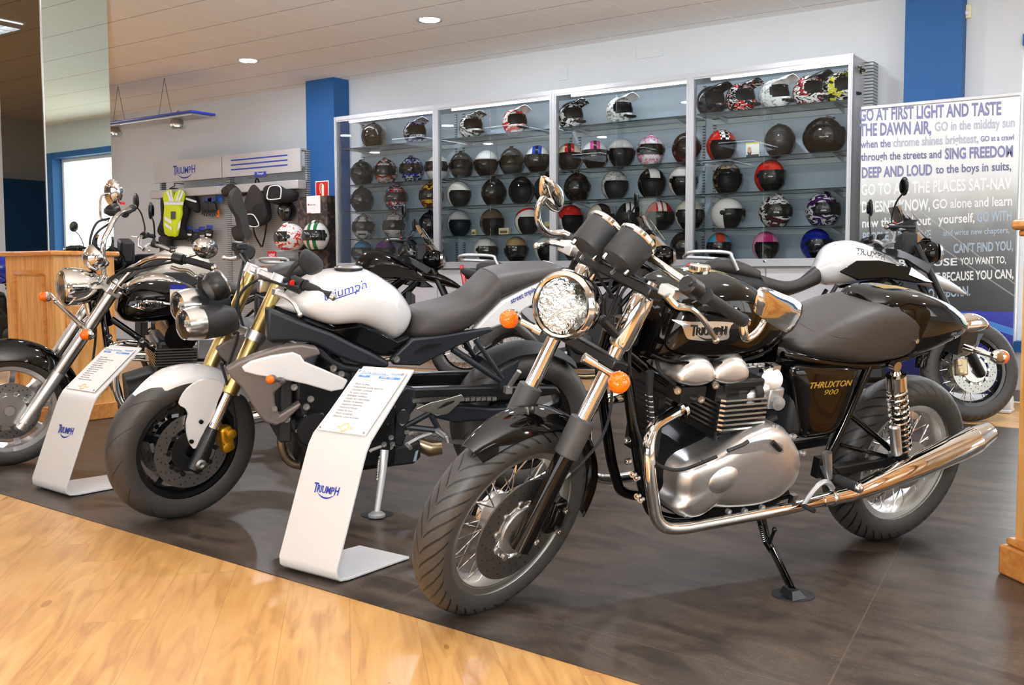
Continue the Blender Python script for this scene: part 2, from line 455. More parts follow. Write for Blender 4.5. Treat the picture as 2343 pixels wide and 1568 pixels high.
def m_dark_floor():
    n = NT('slate_vinyl'); a = math.radians(-4.7)
    mp = n.n('Mapping', {'Vector': n.coord(), 'Rotation': (0, 0, -a)}).outputs[0]; x = n.xyz(mp)
    st = n.n('Mapping', {'Vector': mp, 'Scale': (1.0, 2.6, 1)}).outputs[0]
    g1 = n.n('TexNoise', {'Vector': st, 'Scale': 2.6, 'Detail': 9.0, 'Roughness': .62, 'Distortion': 1.4}).outputs[0]
    g2 = n.n('TexNoise', {'Vector': st, 'Scale': 14.0, 'Detail': 6.0, 'Distortion': 2.5}).outputs[0]
    r = n.n('ValToRGB', {0: g1}); e = r.color_ramp.elements
    e[0].position = .3; e[0].color = (*s2l((35, 29, 25)), 1); e[1].position = .72; e[1].color = (*s2l((86, 73, 62)), 1)
    vein = n.math('LESS_THAN', n.math('ABSOLUTE', n.math('SUBTRACT', g2, .5)), .009)
    vm = n.math('MULTIPLY', vein, n.math('GREATER_THAN', g1, .47))
    c = n.mix(n.math('MULTIPLY', vm, .5), r.outputs[0], s2l((126, 112, 101)))
    c = n.mix(n.math('MULTIPLY', g2, .3), c, s2l((52, 46, 43)))
    xw = n.xyz(n.coord()); sx_ = n.math('ADD', n.math('MULTIPLY', xw[0], .9907), n.math('MULTIPLY', xw[1], .1359)); lx = n.math('LESS_THAN', n.math('PINGPONG', n.math('ADD', sx_, .4277 + 65), .65), .0018); ly = n.math('LESS_THAN', n.math('PINGPONG', n.math('ADD', x[1], 60.1), .65), .0016)
    c = n.mix(n.math('MULTIPLY', n.math('MAXIMUM', lx, ly), .55), c, s2l((108, 96, 86)))
    n.bump(g2, .06, .001)
    return n.out(Base_Color=c, Roughness=.36, Specular_IOR_Level=.3)
def m_wood(name, dark, light, ax=2, rough=.28):
    n = NT(name); sc = [14, 14, 14]; sc[ax] = 1.2
    st = n.n('Mapping', {'Vector': n.coord(), 'Scale': tuple(sc)}).outputs[0]
    g = n.n('TexNoise', {'Vector': st, 'Scale': 2.4, 'Detail': 5.0, 'Distortion': .8}).outputs[0]
    r = n.n('ValToRGB', {0: g}); e = r.color_ramp.elements
    e[0].position = .3; e[0].color = (*s2l(dark), 1); e[1].position = .7; e[1].color = (*s2l(light), 1)
    return n.out(Base_Color=r.outputs[0], Roughness=rough, Coat_Weight=.3)
def m_pane(name, tint=(.97, .99, .985), refl=1.0, ior=1.5):
    m = bpy.data.materials.new(name); m.use_nodes = True; t = m.node_tree; t.nodes.clear()
    o = t.nodes.new('ShaderNodeOutputMaterial'); mx = t.nodes.new('ShaderNodeMixShader'); tr = t.nodes.new('ShaderNodeBsdfTransparent')
    gl = t.nodes.new('ShaderNodeBsdfGlossy'); fr = t.nodes.new('ShaderNodeFresnel'); fr.inputs[0].default_value = ior
    tr.inputs[0].default_value = (*tint, 1); gl.inputs['Roughness'].default_value = .01; gl.inputs[0].default_value = (refl, refl, refl, 1)
    t.links.new(fr.outputs[0], mx.inputs[0]); t.links.new(tr.outputs[0], mx.inputs[1]); t.links.new(gl.outputs[0], mx.inputs[2]); t.links.new(mx.outputs[0], o.inputs[0])
    MATS[name] = m; return m
def m_pegboard():
    n = NT('pegboard'); x = n.xyz(n.coord())
    fx = n.math('PINGPONG', x[0], .0125); fz = n.math('PINGPONG', x[2], .0125)
    d = n.math('SQRT', n.math('ADD', n.math('MULTIPLY', fx, fx), n.math('MULTIPLY', fz, fz)))
    c = n.mix(n.math('LESS_THAN', d, .0042), s2l((156, 153, 151)), s2l((84, 82, 82)))
    return n.out(Base_Color=c, Roughness=.5)
def m_slots():
    n = NT('slotted_upright'); x = n.xyz(n.coord())
    c = n.mix(n.math('LESS_THAN', n.math('PINGPONG', x[2], .0125), .0045), s2l((166, 170, 174)), s2l((70, 74, 78)))
    return n.out(Base_Color=c, Roughness=.4, Metallic=.3)
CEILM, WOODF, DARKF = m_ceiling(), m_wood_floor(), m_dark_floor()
PINE = m_wood('varnished_pine', (200, 134, 62), (234, 180, 110)); PINEH = m_wood('varnished_pine_trim', (186, 112, 48), (218, 152, 80), 0)
K['pane'] = m_pane('glass_pane'); K['case_glass'] = m_pane('case_glass', (.955, .972, .972), .9, 1.3); K['shelf_glass'] = m_pane('shelf_glass', (.90, .95, .945), 1, 1.45)
K['visor_clear'] = m_pane('clear_visor', (.78, .78, .78), 1, 1.5); K['visor_dark'] = mat('smoked_visor', (34, 34, 34), .05, 0, .02, coat=1)
K['screen'] = m_pane('clear_windscreen', (.86, .88, .88), 1, 1.6)
PEG, SLOT = m_pegboard(), m_slots()
WALLM = mat('wall_paint', (198, 202, 206), .7, 0, .015, 4, bump=.03)
WALLD = mat('rear_wall_paint', (150, 152, 150), .7, 0, .02, 4)
ALU = mat('case_aluminium', (190, 192, 196), .35, .55, .02)
CASEB = mat('case_back_panel', (164, 178, 190), .55, 0, .02)
CABM = mat('cabinet_grey', (204, 204, 208), .45, 0, .015)
PANELG = mat('panel_grey', (168, 166, 166), .45, .15, .02)
HEADG = mat('header_grey', (184, 180, 178), .4, .1, .02)

# ---------------------------------------------------------------- room shell
BX, RX, BY, FY, WY = -14.0, 3.5, 8.6, -5.0, 8.6
b = MB(); b.b2((BX, FY, -.12), (RX, BY, -.003)); struct('floor', b, WOODF)
eA, eD = Vector((-4.57, 2.452, 0)), Vector((3.445, -.281, 0)).normalized()
fA = Vector((-1.454, 7.175, 0))
def onl(P, x): return P + eD * ((x - P.x) / eD.x)
b = MB(); b.prism([onl(eA, -7.2) - Vector((0, 0, .003)), onl(eA, .75) - Vector((0, 0, .003)), onl(fA, .75) - Vector((0, 0, .003)), onl(fA, -7.2) - Vector((0, 0, .003))], (0, 0, .003)); struct('floor', b, DARKF)
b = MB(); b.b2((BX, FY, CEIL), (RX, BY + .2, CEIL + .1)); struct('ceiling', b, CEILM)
WX0, WX1, WZ0, WZ1 = -1.345, 1.43, .45, 2.69
b = MB()
b.b2((BX - .2, WY, 0), (WX0, WY + .25, CEIL)); b.b2((WX1, WY, 0), (RX + .2, WY + .25, CEIL)); b.b2((WX0, WY, 0), (WX1, WY + .25, WZ0)); b.b2((WX0, WY, WZ1), (WX1, WY + .25, CEIL))
struct('wall_back', b, WALLM)
b = MB(); b.b2((BX - .2, FY, 0), (BX, BY, CEIL)); struct('wall_left', b, WALLM)
FX0, FX1, FZ0, FZ1 = -6.6, 2.2, .35, 2.75
b = MB(); b.b2((BX, FY - .2, 0), (FX0, FY, CEIL)); b.b2((FX1, FY - .2, 0), (RX, FY, CEIL)); b.b2((FX0, FY - .2, 0), (FX1, FY, FZ0)); b.b2((FX0, FY - .2, FZ1), (FX1, FY, CEIL)); struct('wall_front', b, WALLD)
RY0, RY1, RZ0, RZ1 = .6, 6.2, .3, 2.6
b = MB(); b.b2((RX, FY, 0), (RX + .2, RY0, CEIL)); b.b2((RX, RY1, 0), (RX + .2, BY, CEIL)); b.b2((RX, RY0, 0), (RX + .2, RY1, RZ0)); b.b2((RX, RY0, RZ1), (RX + .2, RY1, CEIL))
struct('wall_right', b, WALLM)
# blue pilasters, blue window surround, blue columns of the front wall
pl = gy(705, 190, 8.4).x; pr = gy(769, 180, 8.4).x
b = MB(); b.b2((pl, 8.36, 0), (pr, WY, CEIL)); struct('trim_1', b, K['blue_col'])
b = MB(); b.b2((gy(2072, 5, 8.45).x, 8.45, 0), (gy(2203, 5, 8.45).x, WY, CEIL)); struct('trim_2', b, K['blue_col'])
b = MB(); t = .07
b.b2((WX1 - .012, WY - .03, WZ0 - t), (WX1 + .3, WY + .2, WZ1 + t)); b.b2((WX0, WY - .03, WZ1 - .012), (WX1, WY + .2, WZ1 + t)); b.b2((WX0, WY - .03, WZ0 - t), (WX1, WY + .2, WZ0 + .012))
struct('trim_3', b, K['blue_col'])
b = MB(); b.b2((BX, -1.9, 0), (BX + .3, -1.1, 2.35)); b.b2((BX, -.7, 0), (BX + .25, .1, 2.3)); b.b2((-7.6, FY, 0), (-6.8, FY + .3, CEIL)); struct('trim_4', b, K['blue_col'])
# windows: white frame and glass
WHITEF = mat('window_frame_white', (232, 234, 236), .35)
def window(name, o, u, L, z0, z1, mull, dep):
    """opening from o along u by L, frame depth along dep"""
    o, u, dep = Vector(o), Vector(u), Vector(dep); fr = MB()
    def bar(a0, a1, c0, c1):
        P = [o + u * a + Vector((0, 0, c)) for a, c in ((a0, c0), (a1, c0), (a1, c1), (a0, c1))]; fr.prism(P, dep * .06)
    f = .06
    bar(0, L, z0, z0 + f); bar(0, L, z1 - f, z1); bar(0, f, z0 + f, z1 - f); bar(L - f, L, z0 + f, z1 - f)
    for m in mull: bar(m - f / 2, m + f / 2, z0 + f, z1 - f)
    fo = struct(name, fr, WHITEF)
    g = MB(); P = [o + dep * .03 + u * a + Vector((0, 0, c)) for a, c in ((f, z0 + f), (L - f, z0 + f), (L - f, z1 - f), (f, z1 - f))]; g.face(*[g.add(p) for p in P])
    struct('pane', g, K['pane'], fo)
window('window_1', (WX0, WY + .12, 0), (1, 0, 0), WX1 - WX0, WZ0, WZ1, [1.4], (0, 1, 0))
window('window_2', (RX + .08, RY0, 0), (0, 1, 0), RY1 - RY0, RZ0, RZ1, [1.4, 2.8, 4.2], (1, 0, 0))
window('added_window_3', (FX0, FY - .1, 0), (1, 0, 0), FX1 - FX0, FZ0, FZ1, [2.2, 4.4, 6.6], (0, -1, 0))  # window added behind the camera for soft frontal light
b = MB(); b.b2((BX, WY - .015, 0), (WX1 + .2, WY, .09)); struct('baseboard_back', b, mat('skirting', (120, 116, 112), .5))
# outside: lawn and leafy hedges beyond the glass
LEAF = mat('hedge_leaves', (112, 150, 74), .8, 0, .4, 9)
def hedge(c, r, n, label):
    b = MB(); rnd = random.Random(int(c[0] * 10))
    for i in range(n):
        t, p = rnd.uniform(0, 2 * PI), math.acos(rnd.uniform(-.2, 1)); q = Vector(c) + Vector((r[0] * math.sin(p) * math.cos(t), r[1] * math.sin(p) * math.sin(t), r[2] * math.cos(p))) * rnd.uniform(.6, 1)
        d = Vector((rnd.uniform(-1, 1), rnd.uniform(-1, 1), rnd.uniform(-1, 1))).normalized(); e, f2 = perp(d); s = rnd.uniform(.07, .16)
        b.face(*[b.add(q + (e * x + f2 * y) * s) for x, y in ((-1, 0), (0, -.6), (1, 0), (0, .6))])
    o = obj('hedge', b, LEAF); o['kind'] = 'stuff'; o['label'] = label; o['category'] = 'hedge'
hedge((-.6, 13.5, -.1), (2.6, 1.2, 2.0), 700, 'leafy green hedge beyond the back window')
hedge((4.0, 15.5, -.1), (2.4, 1.5, 2.8), 700, 'taller green hedge further right beyond the back window')
hedge((9.5, 3.0, -.1), (1.6, 4.0, 2.4), 900, 'green hedge outside the side window')

# ---------------------------------------------------------------- recessed downlights and louvre lights
def downlight(x, y, label):
    t = thing('downlight', label, 'ceiling light', (x, y, CEIL), 'recessed ceiling downlights')
    b = MB(); b.lathe([(.086, -.001), (.112, -.004), (.114, 0), (.086, .03)], (x, y, CEIL), (0, 0, 1), 28, cap=False); obj('trim_ring', b, K['chrome_dull'], t)
    b = MB(); b.lathe([(.0, -.004), (.086, -.003), (.086, 0)], (x, y, CEIL), (0, 0, 1), 28, cap=False); obj('diffuser', b, K['led'], t)
d1, d2 = gz(983, 46, CEIL), gz(568, 139, CEIL)
downlight(d1.x, d1.y, 'round recessed downlight in the ceiling nearest the helmet case')
downlight(d2.x, d2.y, 'round recessed downlight in the ceiling left of the blue pilaster')
for i, (x, y) in enumerate(((-3.15, 6.9), (-.5, 6.9), (-11.6, 4.4), (-9.6, 4.3), (-3.1, 4.4), (-5.8, 4.1), (-.5, 4.4), (-12.6, 5.8), (-10.4, 2.2), (-8.4, 1.8), (-12.8, 2.4), (2, 3.2), (2, 6))):
    downlight(x, y, 'round recessed downlight out of the picture, seen only in reflections')
def louvre(x, y):
    t = thing('louvre_light', 'square fluorescent louvre light out of view, some mirrored in the pillar, others added for light', 'ceiling light', (x, y, CEIL), 'fluorescent louvre lights')
    b = MB(); b.b2((x - .3, y - .6, CEIL - .012), (x + .3, y + .6, CEIL - .004)); obj('diffuser', b, K['panel_led'], t)
    b = MB()
    for k in range(5): b.b2((x - .3 + .15 * k - .006, y - .6, CEIL - .05), (x - .3 + .15 * k + .006, y + .6, CEIL - .012))
    for k in range(9): b.b2((x - .3, y - .6 + .15 * k - .004, CEIL - .045), (x + .3, y - .6 + .15 * k + .004, CEIL - .012))
    obj('louvre', b, K['alu'], t)
for x, y in ((-9.8, -.6), (-6.9, -.6), (-4.0, -.4), (-1.2, -.4), (1.6, .2), (-11, 3.0), (-12.8, 4.6), (-9, 3.2), (-8.4, -3.2), (-3.5, -3.2), (1.2, -3.2)): louvre(x, y)  # lights at far left are unseen and added to brighten the left wall
# ---------------------------------------------------------------- helmet cases along the back wall
CY0, CY1 = 8.15, 8.58
bays = [-8.06, -6.645, -5.237, -3.845, -2.47]
CZ0, CZ1 = 1.085, 2.665
SH = [2.345, 1.95, 1.663, 1.367]
desc = ['far left', 'second', 'third', 'far right']
CASES = []
for i in range(4):
    x0, x1 = bays[i], bays[i + 1]
    t = thing('display_case', 'glass fronted grey helmet case, %s of four along the back wall' % desc[i], 'display case', ((x0 + x1) / 2, CY1, CZ0), 'helmet cases')
    CASES.append(t)
    b = MB(); b.b2((x0, CY1 - .02, CZ0), (x1, CY1, CZ1)); obj('back_panel', b, CASEB, t)
    b = MB(); w2 = .035
    b.b2((x0, CY0, CZ0 - .03), (x0 + w2, CY0 + .05, CZ1 + .02)); b.b2((x0 + .012, CY0 - .004, CZ0 - .03), (x0 + w2 - .012, CY0, CZ1 + .02)); obj('post', b, ALU, t)
    b = MB(); b.b2((x1 - w2, CY0, CZ0 - .03), (x1, CY0 + .05, CZ1 + .02)); b.b2((x1 - w2 + .012, CY0 - .004, CZ0 - .03), (x1 - .012, CY0, CZ1 + .02)); obj('post', b, ALU, t)
    b = MB(); b.b2((x0 + w2, CY0, CZ1 - .02), (x1 - w2, CY0 + .045, CZ1 + .02)); b.b2((x0 + w2, CY0 + .005, CZ1 - .035), (x1 - w2, CY0 + .02, CZ1 - .02)); obj('top_rail', b, ALU, t)
    b = MB(); b.b2((x0, CY0 + .045, CZ1 - .005), (x1, CY1, CZ1 + .015)); obj('top_panel', b, ALU, t)
    b = MB(); b.b2((x0 + w2, CY0 - .01, CZ0 - .035), (x1 - w2, CY0 + .05, CZ0 + .02)); b.b2((x0 + w2, CY0 - .02, CZ0 - .045), (x1 - w2, CY0 + .05, CZ0 - .03)); obj('bottom_rail', b, ALU, t)
    b = MB(); b.b2((x0, CY0 + .05, CZ0 - .02), (x1, CY1 - .02, CZ0 + .015)); obj('base_board', b, CABM, t)
    for z in SH:
        b = MB(); b.b2((x0 + .04, CY0 + .06, z - .008), (x1 - .04, CY1 - .03, z)); s = obj('shelf', b, K['shelf_glass'], t)
        b = MB(); b.b2((x0 + .04, CY0 + .057, z - .009), (x1 - .04, CY0 + .06, z + .001)); obj('shelf_edge', b, mat('glass_edge', (28, 46, 46), .2), s)
        b = MB(); b.b2((x0 + .03, CY1 - .05, z - .055), (x1 - .03, CY1 - .02, z - .012)); obj('shelf_rail', b, mat('shelf_rail_grey', (176, 186, 192), .4, .2), s)
        b = MB()
        for xx in (x0 + .18, x1 - .18): b.prism([(xx - .004, CY0 + .1, z - .012), (xx - .004, CY1 - .03, z - .012), (xx - .004, CY1 - .03, z - .06), (xx - .004, CY0 + .14, z - .018)], (.008, 0, 0))
        obj('shelf_bracket', b, ALU, s)
    xm = (x0 + x1) / 2
    b = MB(); b.rod((x0 + .16, CY0 + .075, CZ1 - .035), (x1 - .06, CY0 + .075, CZ1 - .035), .011, 10); obj('lamp_tube', b, K['tube'], t)
    b = MB(); b.b2((x0 + w2, CY0 + .03, CZ0 + .02), (xm + .03, CY0 + .036, CZ1 - .02)); obj('sliding_door', b, K['case_glass'], t)
    b = MB(); b.b2((xm - .03, CY0 + .016, CZ0 + .02), (x1 - w2, CY0 + .022, CZ1 - .02)); obj('sliding_door', b, K['case_glass'], t)
    b = MB(); b.lathe([(.012, 0), (.012, .03), (0, .032)], (xm, CY0 + .012, CZ0 + .0), (0, -1, 0), 12); obj('lock', b, K['chrome'], t)
    b = MB()
    for xx in (x0 + .05, x1 - .05): b.b2((xx - .012, CY1 - .032, CZ0 + .02), (xx + .012, CY1 - .02, CZ1 - .02))
    obj('slotted_strip', b, SLOT, t)
    if i == 3:
        b = MB(); b.b2((x1, CY0 + .3, CZ0 - .6), (x1 + .07, CY1, CZ1 - .0)); obj('side_upright', b, SLOT, t)
        b = MB(); b.b2((x1 - .004, CY0, CZ0), (x1 + .0, CY1, CZ1)); obj('end_panel', b, ALU, t)
    # base cabinet
    c = thing('base_cabinet', 'pale grey base cabinet under the %s helmet case' % desc[i], 'cabinet', (xm, CY1, 0), 'base cabinets')
    b = MB(); b.b2((x0 + .002, CY0 + .03, .08), (x1 - .002, CY1, CZ0 - .05)); obj('body', b, CABM, c)
    b = MB(); b.b2((x0 + .002, CY0 + .06, 0), (x1 - .002, CY1, .08)); obj('plinth', b, CABM, c)
    for k in (0, 1):
        a0 = x0 + .006 + k * (x1 - x0) / 2; a1 = x0 + (k + 1) * (x1 - x0) / 2 - .006
        b = MB(); b.b2((a0, CY0 + .012, .09), (a1, CY0 + .03, CZ0 - .06)); d = obj('door', b, CABM, c, bev=.003)
        b = MB(); hx = a1 - .05 if k == 0 else a0 + .05; b.rod((hx, CY0 - .01, .7), (hx, CY0 - .01, .85), .006); b.rod((hx, CY0 - .01, .71), (hx, CY0 + .012, .71), .004); b.rod((hx, CY0 - .01, .84), (hx, CY0 + .012, .84), .004); obj('handle', b, K['steel'], d)

# ---------------------------------------------------------------- helmets
def shellmat(name, base, c2=None, c3=None, style='plain', rough=.12, seed=0):
    key = 'helmet_' + name
    if key in MATS: return MATS[key]
    n = NT(key); co = n.coord(); x = n.xyz(co)
    c = s2l(base)
    if style == 'graphic':
        v = n.n('VectorMath', {0: co, 1: (seed * 1.7, 0.0, seed * .9)}, operation='ADD').outputs[0]
        ax = n.n('CombineXYZ', {0: n.math('MULTIPLY', x[0], 1.0), 1: n.math('ABSOLUTE', x[1]), 2: n.math('ADD', n.math('MULTIPLY', x[2], 1.8), seed * 1.3)}).outputs[0]
        nz = n.n('TexNoise', {'Vector': ax, 'Scale': 11.0, 'Detail': 1.0, 'Distortion': 1.5}).outputs[0]
        nz2 = n.n('TexNoise', {'Vector': ax, 'Scale': 17.0, 'Detail': 1.0, 'Distortion': 2.5}).outputs[0]
        c = n.mix(n.math('GREATER_THAN', nz, .53), c, s2l(c2))
        c = n.mix(n.math('GREATER_THAN', nz2, .57), c, s2l(c3 or base))
    elif style == 'stripe':
        ay = n.math('ABSOLUTE', x[1])
        c = n.mix(n.math('MULTIPLY', n.math('LESS_THAN', ay, .034), n.math('GREATER_THAN', ay, .006)), c, s2l(c2))
    elif style == 'band':
        ay = n.math('ABSOLUTE', x[1])
        c = n.mix(n.math('LESS_THAN', ay, .04), c, s2l(c2))
        if c3: c = n.mix(n.math('LESS_THAN', ay, .012), c, s2l(c3))
    elif style == 'check':
        ay = n.math('ABSOLUTE', x[1])
        ck = n.n('TexChecker', {'Vector': co, 'Scale': 38.0, 'Color1': (.9, .9, .9, 1), 'Color2': (.01, .01, .01, 1)}).outputs[0]
        c = n.mix(n.math('LESS_THAN', ay, .036), c, ck)
    elif style == 'split':
        c = n.mix(n.math('GREATER_THAN', n.math('ADD', x[2], n.math('MULTIPLY', x[0], .7)), .04), c, s2l(c2))
        if c3: c = n.mix(n.math('LESS_THAN', n.math('ADD', x[0], n.math('MULTIPLY', x[2], .3)), -.06), c, s2l(c3))
    elif style == 'tricolour':
        c = n.mix(n.math('LESS_THAN', n.math('ABSOLUTE', n.math('ADD', n.math('SUBTRACT', x[2], n.math('MULTIPLY', x[0], .8)), -.055)), .022), c, s2l(c2))
        c = n.mix(n.math('LESS_THAN', n.n('VectorMath', {0: n.n('CombineXYZ', {0: n.math('ADD', x[0], .035), 1: 0.0, 2: n.math('ADD', x[2], .03)}).outputs[0]}, operation='LENGTH').outputs['Value'], .036), c, s2l(c3))
    return n.out(Base_Color=c, Roughness=rough, Coat_Weight=.7)

def hdir(az, el): return Vector((math.cos(el) * math.cos(az), math.cos(el) * math.sin(az), math.sin(el)))
def hpoint(kind, az, el, k=1.0):
    d = hdir(az, el); p = Vector((d.x * .132, d.y * .112, d.z * .128))
    if kind in 'FM' and d.x > 0 and p.z < .03:
        s = min(1, (.03 - p.z) / .09) * max(0, math.cos(az)) ** 1.2
        p.x *= 1 + (.20 if kind == 'F' else .48) * s; p.y *= 1 - (.0 if kind == 'F' else .25) * s
    if p.z < -.02: t = (-.02 - p.z); p.x *= 1 - .8 * t; p.y *= 1 - .9 * t
    if p.x < 0: p.x *= 1.04
    return p * k
ZCUT = math.radians(-58)
OPEN = {'F': (62, -14, 24), 'J': (66, -70, 17), 'M': (66, -16, 32), 'B': (0, 0, 0)}
def helmet_meshes(kind):
    azs = [math.radians(a) for a in range(-180, 180, 6)]; els = [math.radians(e) for e in (-58, -50, -42, -34, -26, -19, -14, -6, 2, 10, 17, 24, 32, 42, 52, 62, 72, 82)]
    wa, e0, e1 = OPEN[kind]
    def isopen(a, e):
        a, e = math.degrees(a), math.degrees(e)
        if not (abs(a) < wa and e0 < e < e1): return False
        if abs(a) > wa - 7 and (e > e1 - 7 or (kind != 'J' and e < e0 + 6)): return False
        return True
    sh = MB(); G = [[sh.add(hpoint(kind, a, e)) for a in azs] for e in els]; top = sh.add(hpoint(kind, 0, PI / 2))
    edge = {}
    for i in range(len(els) - 1):
        for j in range(len(azs)):
            k = (j + 1) % len(azs); am = azs[j] + math.radians(3); em = (els[i] + els[i + 1]) / 2
            if kind != 'B' and isopen(am, em): continue
            q = (G[i][j], G[i][k], G[i + 1][k], G[i + 1][j]); sh.face(*q)
            for x, y in zip(q, q[1:] + q[:1]): edge[(min(x, y), max(x, y))] = edge.get((min(x, y), max(x, y)), 0) + 1
    for j in range(len(azs)): sh.face(G[-1][j], G[-1][(j + 1) % len(azs)], top)
    # inner shell gives the rim thickness and the dark lining
    li = MB(); L = [[li.add(hpoint(kind, a, e, .93)) for a in azs] for e in els]; t2 = li.add(hpoint(kind, 0, PI / 2, .93))
    for i in range(len(els) - 1):
        for j in range(len(azs)):
            k = (j + 1) % len(azs); am = azs[j] + math.radians(3); em = (els[i] + els[i + 1]) / 2
            if kind != 'B' and isopen(am, em): continue
            li.face(L[i][j], L[i + 1][j], L[i + 1][k], L[i][k])
    for j in range(len(azs)): li.face(L[-1][j], t2, L[-1][(j + 1) % len(azs)])
    # rim strips between shell and lining
    for (x, y), c in edge.items():
        if c == 1 and x < len(els) * len(azs) and y < len(els) * len(azs):
            i0, j0 = divmod(x, len(azs)); i1, j1 = divmod(y, len(azs))
            if i0 == len(els) - 1 and i1 == i0: continue
            b0 = [li.add(sh.v[x] * 1.004), li.add(sh.v[y] * 1.004)]; li.face(L[i0][j0], L[i1][j1], b0[1], b0[0])
    pr = {'shell': sh, 'lining': li}
    if kind in 'FJ':
        lo, hi, wz = (-15, 24, 66) if kind == 'F' else (-26, 19, 70)
        v = MB(); ee = [lo + (hi - lo) * i / 6 for i in range(7)]; aa = [-wz + 2 * wz * i / 20 for i in range(21)]
        R = [[v.add(hpoint('J', math.radians(a), math.radians(e), 1.045) + Vector((.012 if kind == 'F' else .014, 0, 0))) for a in aa] for e in ee]
        for a, c in zip(R, R[1:]): v.bridge(a, c, False)
        pr['visor'] = v
        pv = MB()
        for s in (-1, 1):
            p = hpoint('J', math.radians(wz) * s, math.radians(4), 1.03); pv.lathe([(.019, -.006), (.017, .003), (0, .005)], p, hdir(math.radians(80) * s, 0), 14)
        pr['visor_pivot'] = pv
    if kind == 'M':
        p = MB(); rows = []
        for u in range(7):
            t = u / 6; x = .02 + .185 * t; z = .112 + .055 * t - .03 * t * t
            rows.append([Vector((x, y * (.085 - .015 * t), z - .028 * (y * y) - .012 * abs(y))) for y in (-1, -.75, -.4, 0, .4, .75, 1)])
        a = [p.ring(r) for r in rows]; c = [p.ring([q - Vector((0, 0, .006)) for q in r]) for r in rows]
        for r0, r1 in zip(a, a[1:]): p.bridge(r0, r1, False)
        for r0, r1 in zip(c, c[1:]): p.bridge(list(reversed(r0)), list(reversed(r1)), False)
        p.bridge(a[-1], c[-1], False); p.bridge(c[0], a[0], False)
        for s in (0, -1):
            p.bridge([r[s] for r in a], [r[s] for r in c], False)
        pr['peak'] = p
        m = MB(); m.box((.172, 0, -.062), (.03, .06, .022)); m.box((.16, .045, -.058), (.03, .02, .016)); m.box((.16, -.045, -.058), (.03, .02, .016)); pr['chin_vent'] = m
    # small moulding around the lower edge
    bm = MB(); bm.tube([hpoint(kind, a, ZCUT, 1.004) for a in azs if not (kind == 'J' and abs(math.degrees(a)) < 66)], .006, 6, closed=(kind != 'J')); pr['edge_trim'] = bm
    if kind in 'FB':
        vt = MB(); vt.box((.05, 0, .124), (.05, .03, .012), Matrix.Rotation(math.radians(18), 3, 'Y'))
        pr['vent'] = vt
    return pr
HM = {k: helmet_meshes(k) for k in 'FJM'}
HM['B'] = helmet_meshes('B')
HEAD = {}
def helmet(loc, az, kind, shell, visor, label, group, s=1.0, trim='trim_black', peak=None):
    t = thing('helmet', label, 'helmet', loc, group); t.rotation_euler = (0, 0, math.radians(az))
    mats = {'shell': shell, 'lining': K['black_matt'], 'visor': visor, 'visor_pivot': K['black_satin'], 'peak': peak or shell, 'chin_vent': K['black_satin'], 'edge_trim': K[trim], 'vent': shell}
    lift = .106
    for part, mb in HM[kind].items():
        m = mats[part]
        if part in ('visor', 'visor_pivot') and visor is None: continue
        key = (kind, part, m.name)
        if key not in HEAD:
            o = obj(part, mb, m, t, local=True, sharp=50); HEAD[key] = o.data
        else:
            o = bpy.data.objects.new(part, HEAD[key]); COL.objects.link(o); o.parent = t
        o.location = (0, 0, lift)
    t.scale = (s, s, s)
    return t
W, BK, GR = (232, 232, 228), (16, 16, 17), (120, 120, 122)
VC, VD = K['visor_clear'], K['visor_dark']
def S(n, *a, **k): return shellmat(n, *a, **k)
